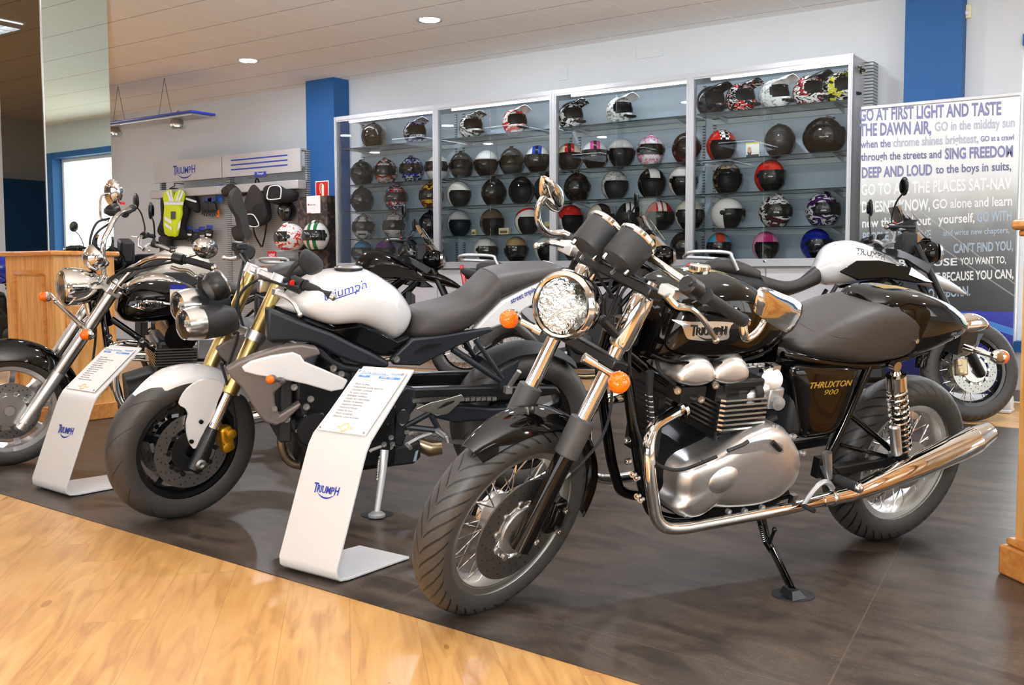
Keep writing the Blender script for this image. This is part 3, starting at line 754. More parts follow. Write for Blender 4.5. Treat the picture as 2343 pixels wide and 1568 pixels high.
rows = {
 0: [(855, 'F', -40, S('gunmetal', (52, 46, 42)), VD, 'dark gunmetal full-face helmet at the left end of the top shelf'),
     (950, 'M', -28, S('mx_blue', (190, 194, 204), (30, 34, 110), (20, 20, 24), 'graphic', seed=1), None, 'blue and silver motocross helmet on the top shelf of the far left case'),
     (1078, 'M', -28, S('mx_bw', (222, 222, 220), (26, 26, 28), (120, 120, 122), 'graphic', seed=2), None, 'black and white motocross helmet, top shelf beside the red one'),
     (1178, 'M', -28, S('mx_red', (226, 224, 220), (190, 30, 26), (210, 60, 40), 'graphic', seed=3), None, 'red and white motocross helmet on the top shelf', ),
     (1305, 'M', -28, S('mx_zebra', (18, 18, 20), (226, 226, 226), (18, 18, 20), 'graphic', seed=4), None, 'black motocross helmet with white slashes, top shelf of the third case'),
     (1417, 'M', -28, S('mx_white', (232, 232, 230), (150, 146, 146), (232, 232, 230), 'graphic', seed=9), None, 'mostly white motocross helmet, top shelf of the third case'),
     (1625, 'M', -28, S('mx_black', (24, 24, 26), (60, 60, 62), None, 'graphic', seed=5), None, 'all black motocross helmet on the top shelf'),
     (1693, 'M', -28, S('mx_blackred', (20, 20, 22), (196, 30, 30), (216, 214, 212), 'graphic', seed=6), None, 'black and red motocross helmet beside the all black one, top shelf'),
     (1770, 'M', -28, S('mx_white2', (234, 234, 232), (168, 166, 166), None, 'graphic', seed=7), None, 'white motocross helmet in the middle of the far right top shelf'),
     (1848, 'M', -28, S('mx_redwhite', (230, 228, 226), (150, 30, 36), (40, 36, 38), 'graphic', seed=8), None, 'white and dark red motocross helmet with black peak on the top shelf'),
     (1916, 'M', -28, S('mx_yellow', (22, 22, 22), (196, 190, 40), (220, 220, 216), 'graphic', seed=10), None, 'black and yellow motocross helmet at the right end of the top shelf')],
 1: [(829, 'F', -62, S('f_black1', BK, (60, 60, 62), None, 'graphic', seed=11), VD, 'black full-face helmet at the left end of the second shelf'),
     (883, 'F', -62, S('f_redx', (26, 26, 28), (206, 200, 196), (200, 50, 34), 'graphic', seed=12), VD, 'black white and red patterned full-face helmet, second shelf'),
     (943, 'F', -62, S('f_blue', (216, 218, 224), (28, 48, 160), (24, 24, 28), 'graphic', seed=13), VD, 'white and blue full-face helmet, second shelf'),
     (1001, 'F', -62, S('f_white', (226, 226, 224)), VD, 'plain white full-face helmet with dark visor, half behind the first post'),
     (1057, 'F', -62, S('f_grey', (58, 58, 58)), VC, 'dark helmet with clear visor right of the first post, second shelf'),
     (1114, 'J', -62, S('j_white', W), VC, 'white open-face helmet with clear visor, second shelf of second case'),
     (1172, 'F', -62, S('f_grey2', (66, 66, 66)), VC, 'dark grey helmet between two white ones, second shelf'),
     (1231, 'J', -62, S('j_blueband', W, (36, 70, 190), (20, 20, 24), 'band'), VD, 'white open-face helmet with blue band on top, second shelf'),
     (1303, 'J', -58, S('j_cream', (206, 194, 168), (180, 30, 28), (28, 28, 28), 'band'), None, 'cream open-face helmet with red band, second shelf'),
     (1361, 'J', -58, S('j_pinkband', W, (226, 80, 160), (40, 40, 40), 'band'), VD, 'white open-face helmet with pink band, second shelf'),
     (1421, 'J', -58, S('j_white2', (226, 224, 222)), VC, 'white open-face helmet with clear visor beside the pink one'),
     (1488, 'F', -58, S('f_pink', (232, 130, 180), (236, 232, 232), (236, 232, 232), 'graphic', seed=14), VC, 'pink and white helmet on the second shelf'),
     (1570, 'F', -58, S('f_maroon', (24, 22, 22), (96, 28, 20), None, 'graphic', seed=15), VC, 'black and maroon helmet partly behind the third post, second shelf'),
     (1650, 'J', -52, S('j_check', (204, 40, 28), None, None, 'check'), None, 'red open-face helmet with checkered stripe, second shelf'),
     (1783, 'B', 120, S('b_matt', (34, 32, 31), rough=.6), None, 'matt black helmet seen from behind, beside the photo booklet'),
     (1882, 'F', -10, S('f_black_tall', (22, 19, 18)), VD, 'tall black full-face helmet at the right end of the second shelf')],
 2: [(829, 'F', -62, S('f_black2', (22, 21, 21)), VD, 'plain black full-face helmet at the left end of the third shelf'),
     (905, 'F', -40, S('f_bluered', (30, 34, 90), (200, 40, 34), (214, 214, 216), 'graphic', seed=16), VD, 'blue red and white full-face helmet on the third shelf'),
     (987, 'F', -62, S('f_yellow', (24, 22, 22), (214, 180, 30), (170, 40, 26), 'graphic', seed=17), VD, 'yellow red and black full-face helmet left of the first post'),
     (1050, 'J', -40, S('j_white3', (230, 230, 222)), None, 'white open-face helmet on the third shelf beside the first post'),
     (1130, 'F', -58, S('f_black3', (24, 23, 22)), VD, 'black full-face helmet in the middle of the second case, third shelf'),
     (1193, 'J', -58, S('j_black', (14, 14, 15)), None, 'gloss black open-face helmet on the third shelf'),
     (1251, 'F', -58, S('f_black4', (28, 26, 26)), VD, 'black helmet half hidden by the chrome mirror, third shelf'),
     (1321, 'F', -58, S('f_black5', (26, 22, 22), (50, 20, 20), None, 'graphic', seed=18), VD, 'black helmet with red tag at the left of the third case, third shelf'),
     (1407, 'J', -46, S('j_greywhite', (206, 204, 200), (150, 148, 146), None, 'graphic', seed=19), None, 'pale grey open-face helmet on the third shelf'),
     (1492, 'J', -50, S('j_blackwhite', (16, 16, 17), (226, 226, 224), None, 'band'), None, 'black open-face helmet with white patch, third shelf'),
     (1562, 'J', -50, S('j_white4', (230, 226, 224)), VC, 'white helmet with clear visor partly behind the third post, third shelf'),
     (1665, 'J', -50, S('j_blackgold', (20, 19, 18), (120, 100, 40), None, 'graphic', seed=20), None, 'black open-face helmet with gold flecks, far right case'),
     (1762, 'J', -50, S('j_redgrey', (196, 34, 26), (210, 60, 50), None, 'band'), VD, 'red helmet with smoked visor on the third shelf of the far right case')],
 3: [(832, 'F', -58, S('f_whitegrey', (208, 206, 204), (60, 58, 58), (180, 176, 172), 'graphic', seed=21), VD, 'white and grey full-face helmet at the left end of the fourth shelf'),
     (902, 'F', -60, S('f_silver', (196, 196, 194), (150, 40, 40), (206, 206, 204), 'graphic', seed=22), VD, 'silver full-face helmet with red chequers, fourth shelf'),
     (985, 'F', -58, S('f_black6', (20, 20, 20)), VD, 'black full-face helmet beside the first post, fourth shelf'),
     (1050, 'J', -44, S('j_silver', (188, 188, 186)), None, 'silver open-face helmet behind the motorcycle mirror, fourth shelf'),
     (1126, 'J', -44, S('j_brown', (98, 82, 66)), None, 'brown open-face helmet on the fourth shelf'),
     (1207, 'J', -40, S('j_italy', (234, 232, 226), (200, 34, 28), (20, 120, 60), 'tricolour'), None, 'white open-face helmet with red stripe and green spot'),
     (1305, 'J', -34, S('j_italy2', (226, 224, 218), (190, 36, 30), (30, 110, 70), 'split'), None, 'white red and green open-face helmet left of the gauges, fourth shelf'),
     (1374, 'J', -34, S('j_creamstripe', (216, 206, 188), (40, 36, 34), None, 'band'), VC, 'cream helmet with dark centre line behind the gauges, fourth shelf'),
     (1441, 'J', -58, S('j_blackstripes', (14, 14, 15), (228, 228, 226), None, 'stripe'), VC, 'black helmet with two white stripes, fourth shelf'),
     (1509, 'J', -50, S('j_redstripes', (186, 24, 24), (232, 228, 224), None, 'stripe'), VC, 'red helmet with two white stripes, fourth shelf'),
     (1578, 'J', -52, S('j_creamline', (228, 222, 206)), VD, 'cream helmet with smoked visor behind the third post, fourth shelf'),
     (1665, 'J', -20, S('j_white5', (232, 230, 226)), VC, 'white open-face helmet with black ear disc, far right case fourth shelf'),
     (1775, 'F', -38, S('f_maroonwhite', (224, 222, 220), (80, 34, 36), (30, 26, 28), 'graphic', seed=23), VD, 'white and maroon full-face helmet in the far right case'),
     (1883, 'F', -38, S('f_purple', (224, 222, 224), (70, 30, 96), (60, 56, 62), 'graphic', seed=24), VD, 'white and purple full-face helmet at the right end of the fourth shelf')],
 4: [(828, 'F', -62, S('f_blueblack', (26, 26, 28), (60, 130, 180), None, 'split'), VD, 'black helmet with blue top at the left end of the bottom shelf', ),
     (880, 'F', -58, S('f_purplewhite', (206, 208, 208), (96, 40, 130), None, 'split'), VC, 'white and purple helmet on the bottom shelf'),
     (935, 'F', -58, S('f_dark7', (40, 38, 38), (90, 80, 76), None, 'graphic', seed=25), VD, 'dark helmet behind the black motorcycle mirror, bottom shelf'),
     (990, 'F', -58, S('f_redwhite', (214, 206, 204), (200, 60, 60), None, 'graphic', seed=26), VC, 'white and red helmet left of the first post, bottom shelf'),
     (1110, 'J', -30, S('j_white6', (228, 228, 224)), VD, 'white helmet behind the clear windscreen, bottom shelf'),
     (1181, 'J', -58, S('j_tan', (104, 78, 48), (176, 146, 100), None, 'split'), VD, 'brown and tan helmet on the bottom shelf'),
     (1250, 'J', -40, S('j_silver2', (196, 206, 206)), None, 'pale silver helmet behind the chrome lever, bottom shelf'),
     (1318, 'F', -50, S('f_dark8', (28, 28, 28)), VD, 'black helmet hidden behind the gauges, bottom shelf'),
     (1565, 'F', -50, S('f_dark9', (44, 36, 32)), VD, 'dark brown helmet behind the third post, bottom shelf'),
     (1647, 'J', -58, S('j_teal', (70, 160, 186), (196, 60, 40), None, 'band'), VD, 'teal child helmet with red top and yellow ears'),
     (1754, 'J', -58, S('j_pink', (238, 150, 190), (214, 60, 130), None, 'band'), None, 'pink child helmet on the bottom shelf'),
     (1870, 'J', -40, S('j_blue', (26, 40, 150)), VD, 'blue helmet behind the white fuel tank, bottom shelf')]}
shelfz = SH + [CZ0 + .015]
snames = ['top shelf', 'second shelf', 'third shelf', 'fourth shelf', 'bottom shelf']
for r, L in rows.items():
    for it in L:
        px, kind, az, sh, vis, lab = it
        x = gy(px, 400, CY0 + .20).x
        peak = None
        if 'black peak' in lab: peak = K['black_satin']
        elif kind == 'M' and 'white motocross' in lab and 'black' not in lab: peak = S('peak_white', (234, 232, 230))
        sc = 1.14 if r != 4 else 1.06
        if 'child' in lab: sc = 1.0
        if 'tall' in lab: sc = 1.25
        if kind == 'M': sc = 1.06
        helmet((x, CY0 + .20, shelfz[r] + .002), az, kind, sh, vis, lab, 'helmets on the %s' % snames[r], sc, peak=peak)
# booklet, labels and small boxes on the shelves
def booklet():
    p = gy(1722, 352, CY0 + .2); c = Vector((p.x, CY0 + .2, SH[1] + .001))
    t = thing('booklet', 'small upright booklet with a portrait between the red and matt black helmets', 'booklet', c)
    b = MB(); b.b2((c.x - .06, c.y, c.z), (c.x + .06, c.y + .006, c.z + .135)); obj('cover', b, mat('booklet_cover', (226, 224, 214), .5), t)
    b = MB(); b.b2((c.x - .06, c.y - .002, c.z + .125), (c.x + .06, c.y - .0005, c.z + .135)); obj('top_stripe', b, mat('booklet_yellow', (206, 206, 40), .5), t)
    b = MB(); b.b2((c.x - .056, c.y - .002, c.z + .004), (c.x + .056, c.y - .0005, c.z + .035)); b.ell((c.x - .028, c.y - .0008, c.z + .055), (.018, .001, .028)); obj('picture', b, mat('booklet_picture', (60, 56, 60), .5), t)
    b = MB(); b.ell((c.x - .028, c.y - .0018, c.z + .075), (.017, .001, .026)); obj('portrait', b, mat('booklet_skin', (196, 150, 120), .5), t)
booklet()
def stand_card(px, py, w2, h, rgb, label):
    p = gy(px, py, CY0 + .12); z = min(shelfz, key=lambda q: abs(q - p.z)) + .001
    b = MB(); b.b2((p.x - w2 / 2, CY0 + .10, z), (p.x + w2 / 2, CY0 + .14, z + h)); t = obj('price_box', b, mat('box_' + str(px), rgb, .5), label=label, cat='box', group='small boxes between the helmets', bev=.002)
    b = MB(); b.b2((p.x - w2 * .35, CY0 + .0985, z + h * .2), (p.x + w2 * .35, CY0 + .0998, z + h * .6)); obj('print', b, mat('box_print', (120, 84, 40), .5), t)
stand_card(1086, 530, .05, .06, (214, 206, 160), 'small cream box right of the silver helmet')
stand_card(1155, 530, .12, .065, (216, 208, 168), 'wide cream box right of the brown helmet')
stand_card(1255, 520, .06, .11, (196, 180, 120), 'tall cream box right of the white helmet with green spot')
# ---------------------------------------------------------------- wheels and other motorcycle pieces
def m_tyre(name, blocks, slope, depth=.10, both=True, zone=.30):
    n = NT(name); uv = n.xyz(n.coord('UV'))
    dv = n.math('SUBTRACT', uv[1], .5); av = n.math('ABSOLUTE', dv)
    t = n.math('FRACT', n.math('ADD', n.math('MULTIPLY', uv[0], float(blocks)), n.math('MULTIPLY', av if both else dv, slope)))
    g = n.math('MULTIPLY', n.math('LESS_THAN', t, depth), n.math('MULTIPLY', n.math('LESS_THAN', av, zone), n.math('GREATER_THAN', av, .015)))
    t2 = n.math('FRACT', n.math('ADD', n.math('MULTIPLY', uv[0], blocks * 2.0), n.math('MULTIPLY', av, -slope * .4)))
    nz = n.n('TexNoise', {'Vector': n.coord(), 'Scale': 60.0}).outputs[0]
    c = n.mix(nz, s2l((48, 46, 45)), s2l((64, 61, 59))); c = n.mix(g, c, s2l((8, 8, 8)))
    n.bump(n.math('SUBTRACT', 1.0, g), .8, .004)
    return n.out(Base_Color=c, Roughness=.5)
TYRE_ROAD = m_tyre('tyre_chevron_tread', 38, 7.0, .2, True, .33)
TYRE_SPORT = m_tyre('tyre_sport_tread', 13, 3.2, .045, True, .30)
TYRE_DUAL = m_tyre('tyre_dual_tread', 40, 5.0, .22, True, .27)

def tyre_mb(fr, x, z, Rt, wt, Rr, y=0.0, n=64):
    b = MB(fr); hw = wt / 2; d = Rt - Rr
    half = [(Rr - .004, .80), (Rr + d * .12, .93), (Rr + d * .38, 1.0), (Rr + d * .60, .97), (Rr + d * .80, .80), (Rr + d * .93, .50), (Rr + d * .99, .2)]
    prof = [(r, -hw * k) for r, k in half] + [(Rt, 0)] + [(r, hw * k) for r, k in reversed(half)]
    b.lathe(prof, (x, y, z), (0, 1, 0), n, ref=(1, 0, 0), uv=True, cap=False); return b
def rim_mb(fr, x, z, Rr, wt, drop=.036, n=56):
    b = MB(fr); h = wt * .40
    prof = [(Rr + .004, -h), (Rr + .006, -h + .005), (Rr - .021, -h + .009), (Rr - .026, -h * .6), (Rr - drop, 0), (Rr - .026, h * .6), (Rr - .021, h - .009), (Rr + .006, h - .005), (Rr + .004, h)]
    inn = [(r - .005, hh * .97) for r, hh in reversed(prof)]
    b.lathe(prof + inn, (x, 0, z), (0, 1, 0), n, closed=True, ref=(1, 0, 0)); return b
def spokes_mb(fr, x, z, Rh, yh, Rr, n, r=.0022, cross=.55):
    b = MB(fr)
    for k in range(n):
        a = 2 * PI * k / n; s = 1 if k % 2 else -1; c = cross * (1 if (k // 2) % 2 else -1)
        p = (x + Rh * math.cos(a + c), s * yh, z + Rh * math.sin(a + c)); q = (x + Rr * math.cos(a), s * yh * .25, z + Rr * math.sin(a))
        b.tube([p, q], r, 5)
    return b
def disc_mb(fr, x, z, y, R0, R1, holes=48, th=.005):
    b = MB(fr); b.lathe([(R0, -th / 2), (R1, -th / 2), (R1, th / 2), (R0, th / 2)], (x, y, z), (0, 1, 0), 48, closed=True, ref=(1, 0, 0))
    b.mi = 1
    for k in range(holes):
        a = 2 * PI * k / holes; rr = R0 + (R1 - R0) * (.25 + .25 * (k % 3))
        for s in (-1, 1): b.lathe([(.0036, 0), (0, .0002)], (x + rr * math.cos(a), y + s * (th / 2 + .0002), z + rr * math.sin(a)), (0, s, 0), 8, cap=False)
    return b
def wheel(t, part, fr, x, Rt, wt, Rr, style='spoke', tyre=None, rim=None, n=40, discs=(), hub=None, z=None):
    """front or rear wheel as a part with sub-parts"""
    z = Rt if z is None else z
    w0 = obj(part, rim_mb(fr, x, z, Rr, wt), rim or K['chrome'], t)
    obj('tyre', tyre_mb(fr, x, z, Rt, wt, Rr), tyre or TYRE_ROAD, w0)
    if style == 'spoke':
        obj('spokes', spokes_mb(fr, x, z, .052, .04, Rr - .02, n), K['chrome'], w0)
        b = MB(fr); b.lathe([(.02, -.07), (.035, -.06), (.06, -.052), (.06, -.034), (.032, -.02), (.032, .02), (.06, .034), (.06, .052), (.035, .06), (.02, .07)], (x, 0, z), (0, 1, 0), 28); obj('hub', b, hub or K['alu'], w0)
    else:
        for k in range(n):
            a = 2 * PI * k / n + .3; e = Vector((math.cos(a), 0, math.sin(a))); g = Vector((-math.sin(a), 0, math.cos(a)))
            b = MB(fr); C = Vector((x, 0, z)); rings = []
            for rr, wd, dp in ((.03, .022, .03), (.09, .016, .022), (Rr - .05, .013, .02), (Rr - .012, .022, .03)):
                rings.append([C + e * rr + g * wd * sx + Vector((0, dp * sy, 0)) for sx, sy in ((-1, -1), (1, -1), (1, 1), (-1, 1))])
            b.loft(rings); obj('spoke', b, rim or K['wheel_black'], w0)
        b = MB(fr); b.lathe([(.025, -.07), (.05, -.05), (.05, .05), (.025, .07)], (x, 0, z), (0, 1, 0), 24); obj('hub', b, hub or K['wheel_black'], w0)
    for y, R0, R1, car in discs:
        obj('brake_disc', disc_mb(fr, x, z, y, R0, R1), [K['disc'], K['hole']], w0)
        b = MB(fr)
        b.lathe([(.03, 0), (R0 - .018, 0), (R0 - .018, .006 if y > 0 else -.006), (.03, .006 if y > 0 else -.006)], (x, y, z), (0, 1, 0), 32, closed=True)
        for k in range(10):
            a = 2 * PI * k / 10; C = Vector((x + (R0 - .004) * math.cos(a), y, z + (R0 - .004) * math.sin(a))); b.lathe([(.011, -.006), (.011, .006)], C, (0, 1, 0), 10)
        obj('disc_carrier', b, car, w0)
    return w0
def bolt(t, fr, p, d=(0, 1, 0), r=.008, m=None, h=.008):
    b = MB(fr); b.lathe([(r, 0), (r, h), (r * .6, h), (r * .5, h * .5), (0, h * .5)], p, d, 10); obj('bolt', b, m or K['chrome'], t)
def signal(t, fr, p, d, root, r=.026, lens='amber', body='chrome', stem='chrome'):
    """turn signal: lens at p facing d, stem from root"""
    p, d = Vector(p), Vector(d).normalized()
    b = MB(fr); b.lathe([(r * 1.02, 0), (r * 1.0, -r * .5), (r * .75, -r * 1.1), (r * .3, -r * 1.5), (0, -r * 1.55)], p, d, 20); s = obj('turn_signal', b, K[body], t)
    b = MB(fr); b.lathe([(r, 0), (r * 1.02, r * .2), (r * .9, r * .75), (r * .55, r * 1.15), (0, r * 1.3)], p, d, 20); obj('lens', b, K[lens], s)
    q = p - d * r * .7
    b = MB(fr); b.tube([q, q + (Vector(root) - q) * .6, root], [.010, .009, .009], 10); b.tube([q + (Vector(root) - q) * .7, root], [.013, .015], 10); obj('stem', b, K[stem], s)
    return s
def grip(t, fr, a, b_, r=.017, end=None):
    a, b_ = Vector(a), Vector(b_); d = (b_ - a).normalized()
    b = MB(fr); b.tube([a, a + d * .006, a + d * .008, b_ - d * .008, b_ - d * .006, b_], [r * 1.35, r * 1.35, r, r, r * 1.15, r * 1.15], 14); g = obj('grip', b, K['grip'], t)
    b = MB(fr); b.lathe([(r * .9, 0), (r * .9, .018), (r * .5, .024), (0, .024)], b_, d, 14); obj('bar_end', b, K[end or 'chrome'], g)
    return g
def lever(t, fr, pts, r=.0075, m='alu'):
    n = len(pts); b = MB(fr); b.tube(pts, [r * (1.25 - .5 * i / (n - 1)) for i in range(n)], 8, sub=4); b.ell(pts[-1], r * 1.25, 10, 6); return obj('lever', b, K[m], t)
def switchbox(t, fr, c, d, L=.05, r=.024, m='black_satin'):
    c, d = Vector(c), Vector(d).normalized(); u, w2 = perp(d)
    b = MB(fr); b.tube([c - d * L / 2, c - d * L * .42, c + d * L * .42, c + d * L / 2], [r * .8, r, r, r * .8], 12); s = obj('switch_housing', b, K[m], t)
    return s

# ================================================================ black cafe racer in the foreground
T = Frame((-1.058, 3.911, 0), -117, 12)
TF = Frame((-1.823, 2.406, 0), -98, 22)
def tf(px, py, off=0.0): return TF.at(px, py, off)
def build_cafe_racer():
    t = thing('motorcycle', 'black retro cafe racer motorcycle with round chrome headlight nearest the camera', 'motorcycle', T.O.lerp(TF.O, .5), 'motorcycles on display')
    BG = K['black_gloss']
    # wheels
    fw = wheel(t, 'front_wheel', TF, 0, .315, .115, .238, 'spoke', TYRE_ROAD, K['rim'], 40, [(.068, .096, .165, K['alu'])])
    b = MB(TF); b.lathe([(.045, .07), (.045, .078), (.02, .085), (.02, .1)], (0, 0, .315), (0, 1, 0), 20); b.lathe([(.075, .072), (.075, .078), (.05, .082), (.05, .072)], (0, 0, .315), (0, 1, 0), 28); obj('axle', b, K['alu'], fw)
    rw = wheel(t, 'rear_wheel', T, 0, .318, .14, .226, 'spoke', TYRE_ROAD, K['rim'], 40, [(-.075, .07, .115, K['steel'])])
    b = MB(T); b.lathe([(.03, .06), (.085, .062), (.09, .07), (.09, .076), (.03, .082)], (0, 0, .318), (0, 1, 0), 36); obj('sprocket', b, K['steel'], rw)
    # front mudguard: arc strip round the wheel
    def fender_strip(fr, cx, cz, R, hw, a0, a1, n, drop=.018):
        b = MB(fr); rings = []
        for i in range(n + 1):
            a = a0 + (a1 - a0) * i / n; tt = min(1, 4 * i / n, 4 * (n - i) / n + .25); w2 = hw * (.55 + .45 * math.sqrt(max(tt, .02)))
            e = Vector((math.cos(a), 0, math.sin(a))); C = Vector((cx, 0, cz)); ring = []
            for k in range(11):
                s = -1 + 2 * k / 10; ring.append(C + e * (R - drop * abs(s) ** 2.6 * 1.6) + Vector((0, w2 * s, 0)))
            for k in range(10, -1, -1):
                s = -1 + 2 * k / 10; ring.append(C + e * (R - .004 - drop * abs(s) ** 2.6 * 1.6) + Vector((0, w2 * s * .985, 0)))
            rings.append(ring)
        return b.loft(rings)
    obj('front_mudguard', fender_strip(TF, 0, .315, .352, .072, math.radians(48), math.radians(186), 26), BG, t)
    # fork legs
    ax = Vector((.0, 0, .315)); axis = (tf(1470, 650, .1) - tf(1195, 1210, .1)); axis.y = 0; axis.normalize()
    top = 1.10
    for s in (1, -1):
        def fp(d): return Vector((.012, .105 * s, .315)) + axis * d
        L = obj('fork_leg', MB(TF).tube([fp(-.045), fp(-.04), fp(.02), fp(.27), fp(.29)], [.02, .03, .031, .029, .026], 16), K['black_gloss'], t)
        obj('fork_gaiter', MB(TF).tube([fp(.262), fp(.265), fp(.375), fp(.378)], [.033, .037, .036, .031], 18), K['gaiter'], L, label='matt grey fork shroud')
        obj('stanchion', MB(TF).tube([fp(.37), fp(.80)], .0215, 16), K['chrome'], L)
        obj('upper_shroud', MB(TF).tube([fp(.60), fp(.61), fp(.75), fp(.76)], [.027, .033, .033, .03], 18), K['chrome'], L)
        if s > 0:
            bolt(L, TF, fp(-.01) + Vector((-.03, .012, .0)), (0, 1, 0), .016, K['chrome_dull'], .012)
    def fpc(d, y=0): return Vector((.012, y, .315)) + axis * d
    for d, nm in ((.555, 'lower_yoke'), (.775, 'upper_yoke')):
        b = MB(TF); P = fpc(d); e = Vector((axis.z, 0, -axis.x))
        b.loft([[P + e * dx + axis * dz + Vector((0, y, 0)) for dx, dz in ((-.035, -.016), (.035, -.016), (.035, .016), (-.035, .016))] for y in (-.14, -.07, .07, .14)]); obj(nm, b, K['black_satin'], t, bev=.006)
    # caliper
    b = MB(TF); c = Vector((-.115, .075, .35)); b.box(c, (.06, .06, .105)); b.box(c + Vector((.0, .025, .0)), (.045, .03, .07)); cal = obj('brake_caliper', b, K['black_gloss'], t, bev=.008)
    bolt(cal, TF, c + Vector((0, .042, .035)), r=.01); bolt(cal, TF, c + Vector((0, .042, -.035)), r=.01)
    b = MB(TF); b.tube([tf(1290, 1095, .12), tf(1330, 1060, .12), tf(1372, 1010, .11), tf(1395, 950, .1), tf(1400, 880, .08), tf(1395, 800, .06)], .0045, 7, sub=6); obj('brake_hose', b, K['rubber'], t)
    b = MB(TF); b.tube([tf(1283, 1100, .12), tf(1302, 1082, .12)], .008, 8); obj('hose_union', b, K['chrome_dull'], cal)
    # headlight
    hc = tf(1290, 700, 0); hd = Vector((.985, .20, .06)).normalized()
    b = MB(TF); R = .090
    b.lathe([(R, 0), (R * 1.0, -.02), (R * .97, -.05), (R * .86, -.085), (R * .66, -.115), (R * .36, -.135), (0, -.14)], hc, hd, 40); hl = obj('headlight', b, K['chrome'], t)
    b = MB(TF); b.lathe([(R * .86, .014), (R * .93, .018), (R * 1.04, .008), (R * 1.06, -.004), (R * 1.02, -.014), (R * .98, -.014)], hc, hd, 40, cap=False); obj('rim', b, K['chrome'], hl)
    b = MB(TF); b.lathe([(R * .9, .008), (R * .75, -.015), (R * .5, -.035), (R * .2, -.05), (0, -.052)], hc, hd, 24); b.lathe([(.018, -.045), (.018, -.005), (0, .0)], hc, hd, 12); obj('reflector', b, mat('headlight_reflector', (228, 228, 226), .12, 1.0, .04, 70, bump=1.0), hl, sharp=10)
    b = MB(TF); b.lathe([(R * .9, .012), (R * .7, .024), (R * .4, .032), (0, .035)], hc, hd, 32, cap=False); obj('lens', b, m_pane('headlamp_lens', (.93, .93, .92), 1, 1.6), hl)
    for y in (.105, -.105):
        b = MB(TF); b.tube([fpc(.62, y * .95), hc + Vector((-.05, y * .9, .0))], .012, 8); b.lathe([(.014, 0), (.014, .01), (0, .012)], hc + Vector((-.05, y * .9, .0)), (0, 1 if y > 0 else -1, 0), 12); obj('headlight_bracket', b, K['black_satin'], t)
    # instrument cups
    for nm, p0, p1 in ((1, tf(1339, 574, -.06), tf(1377, 522, -.06)), (2, tf(1410, 606, .06), tf(1450, 551, .06))):
        d = (p1 - p0).normalized(); d = (d + Vector((-.25, 0, .1))).normalized(); L = .094; r = .055
        b = MB(TF); b.lathe([(0, -.002), (r * .62, 0), (r * .9, .006), (r * .97, .016), (r, L * .95), (r * .9, L)], p0, d, 32); g = obj('instrument', b, K['black_matt'], t)
        b = MB(TF); b.lathe([(r * .98, L * .9), (r * 1.06, L * .95), (r * 1.06, L * 1.05), (r * .96, L * 1.1), (r * .9, L * 1.06)], p0, d, 32, cap=False); obj('bezel', b, K['chrome'], g)
        b = MB(TF); b.lathe([(r * .93, L * 1.03), (0, L * 1.04)], p0, d, 28); obj('dial', b, K['trim_black'], g)
        u, v2 = perp(d)
        for k in (0, 2.1, 4.2): bolt(g, TF, p0 + (u * math.cos(k) + v2 * math.sin(k)) * r * .75, -d, .006, K['chrome'], .014)
        b = MB(TF); b.tube([p0 + d * .01, fpc(.78, p0.y * .6)], .008, 8); obj('bracket', b, K['black_satin'], g)
    # clip-on bars, switchgear, grips, levers
    ga, gb = tf(1612, 676, .31), tf(1700, 734, .33)
    bar0 = tf(1489, 592, .10)
    b = MB(TF); b.tube([bar0, ga], .0125, 12); obj('handlebar', b, K['chrome'], t)
    grip(t, TF, ga, gb, .0165)
    sw = switchbox(t, TF, tf(1583, 658, .29), gb - ga, .058, .026)
    b = MB(TF); b.tube([tf(1579, 650, .318), tf(1582, 652, .322)], .007, 10); obj('switch', b, K['trim_black'], sw)
    b = MB(TF); b.box(tf(1532, 668, .24), (.035, .05, .03)); pc = obj('lever_perch', b, K['alu'], t, bev=.005)
    lever(t, TF, [tf(1526, 676, .25), tf(1548, 700, .27), tf(1582, 706, .30), tf(1606, 728, .32), tf(1622, 752, .33), tf(1638, 778, .335)], .0085, 'chrome_dull')
    # left bar-end mirror
    b = MB(TF); b.tube([gb, tf(1702, 760, .34), tf(1708, 775, .345), tf(1730, 762, .35), tf(1748, 735, .35), tf(1756, 708, .35)], [.012, .012, .011, .010, .009, .010], 10, sub=5); mi = obj('mirror', b, K['chrome'], t)
    Q = [tf(1740, 664, .35), tf(1790, 678, .35), tf(1838, 703, .35), tf(1824, 742, .35), tf(1806, 758, .35), tf(1786, 752, .35), tf(1732, 718, .35), tf(1726, 704, .35)]
    c = sum(Q, Vector()) / len(Q); back = Vector((-.3, -.35, .25)).normalized(); b = MB(TF)
    q2 = cr(Q, 4, True)
    b.loft([[c + (p - c) * k - back * d for p in q2] for k, d in ((.55, .022), (.8, .018), (.95, .008), (1.0, .0), (1.0, -.010), (.96, -.014))]); obj('mirror_shell', b, K['chrome'], mi)
    b = MB(TF); b.loft([[c + (p - c) * .93 + back * d for p in q2] for d in (.0142, .0152)]); obj('glass', b, K['mirror'], mi)
    # right side: grip, lever, bar-end mirror
    ra, rb = tf(1345, 590, -.24), tf(1290, 560, -.36)
    b = MB(TF); b.tube([fpc(.80, -.105), ra], .0125, 10); obj('handlebar', b, K['chrome'], t)
    grip(t, TF, tf(1345, 590, -.24), tf(1300, 545, -.36), .0165)
    lever(t, TF, [tf(1290, 562, -.28), tf(1262, 556, -.30), tf(1242, 560, -.31), tf(1228, 563, -.32)], .0085, 'chrome')
    b = MB(TF); b.box(tf(1304, 568, -.27), (.05, .055, .035)); obj('brake_reservoir', b, K['alu'], t, bev=.004)
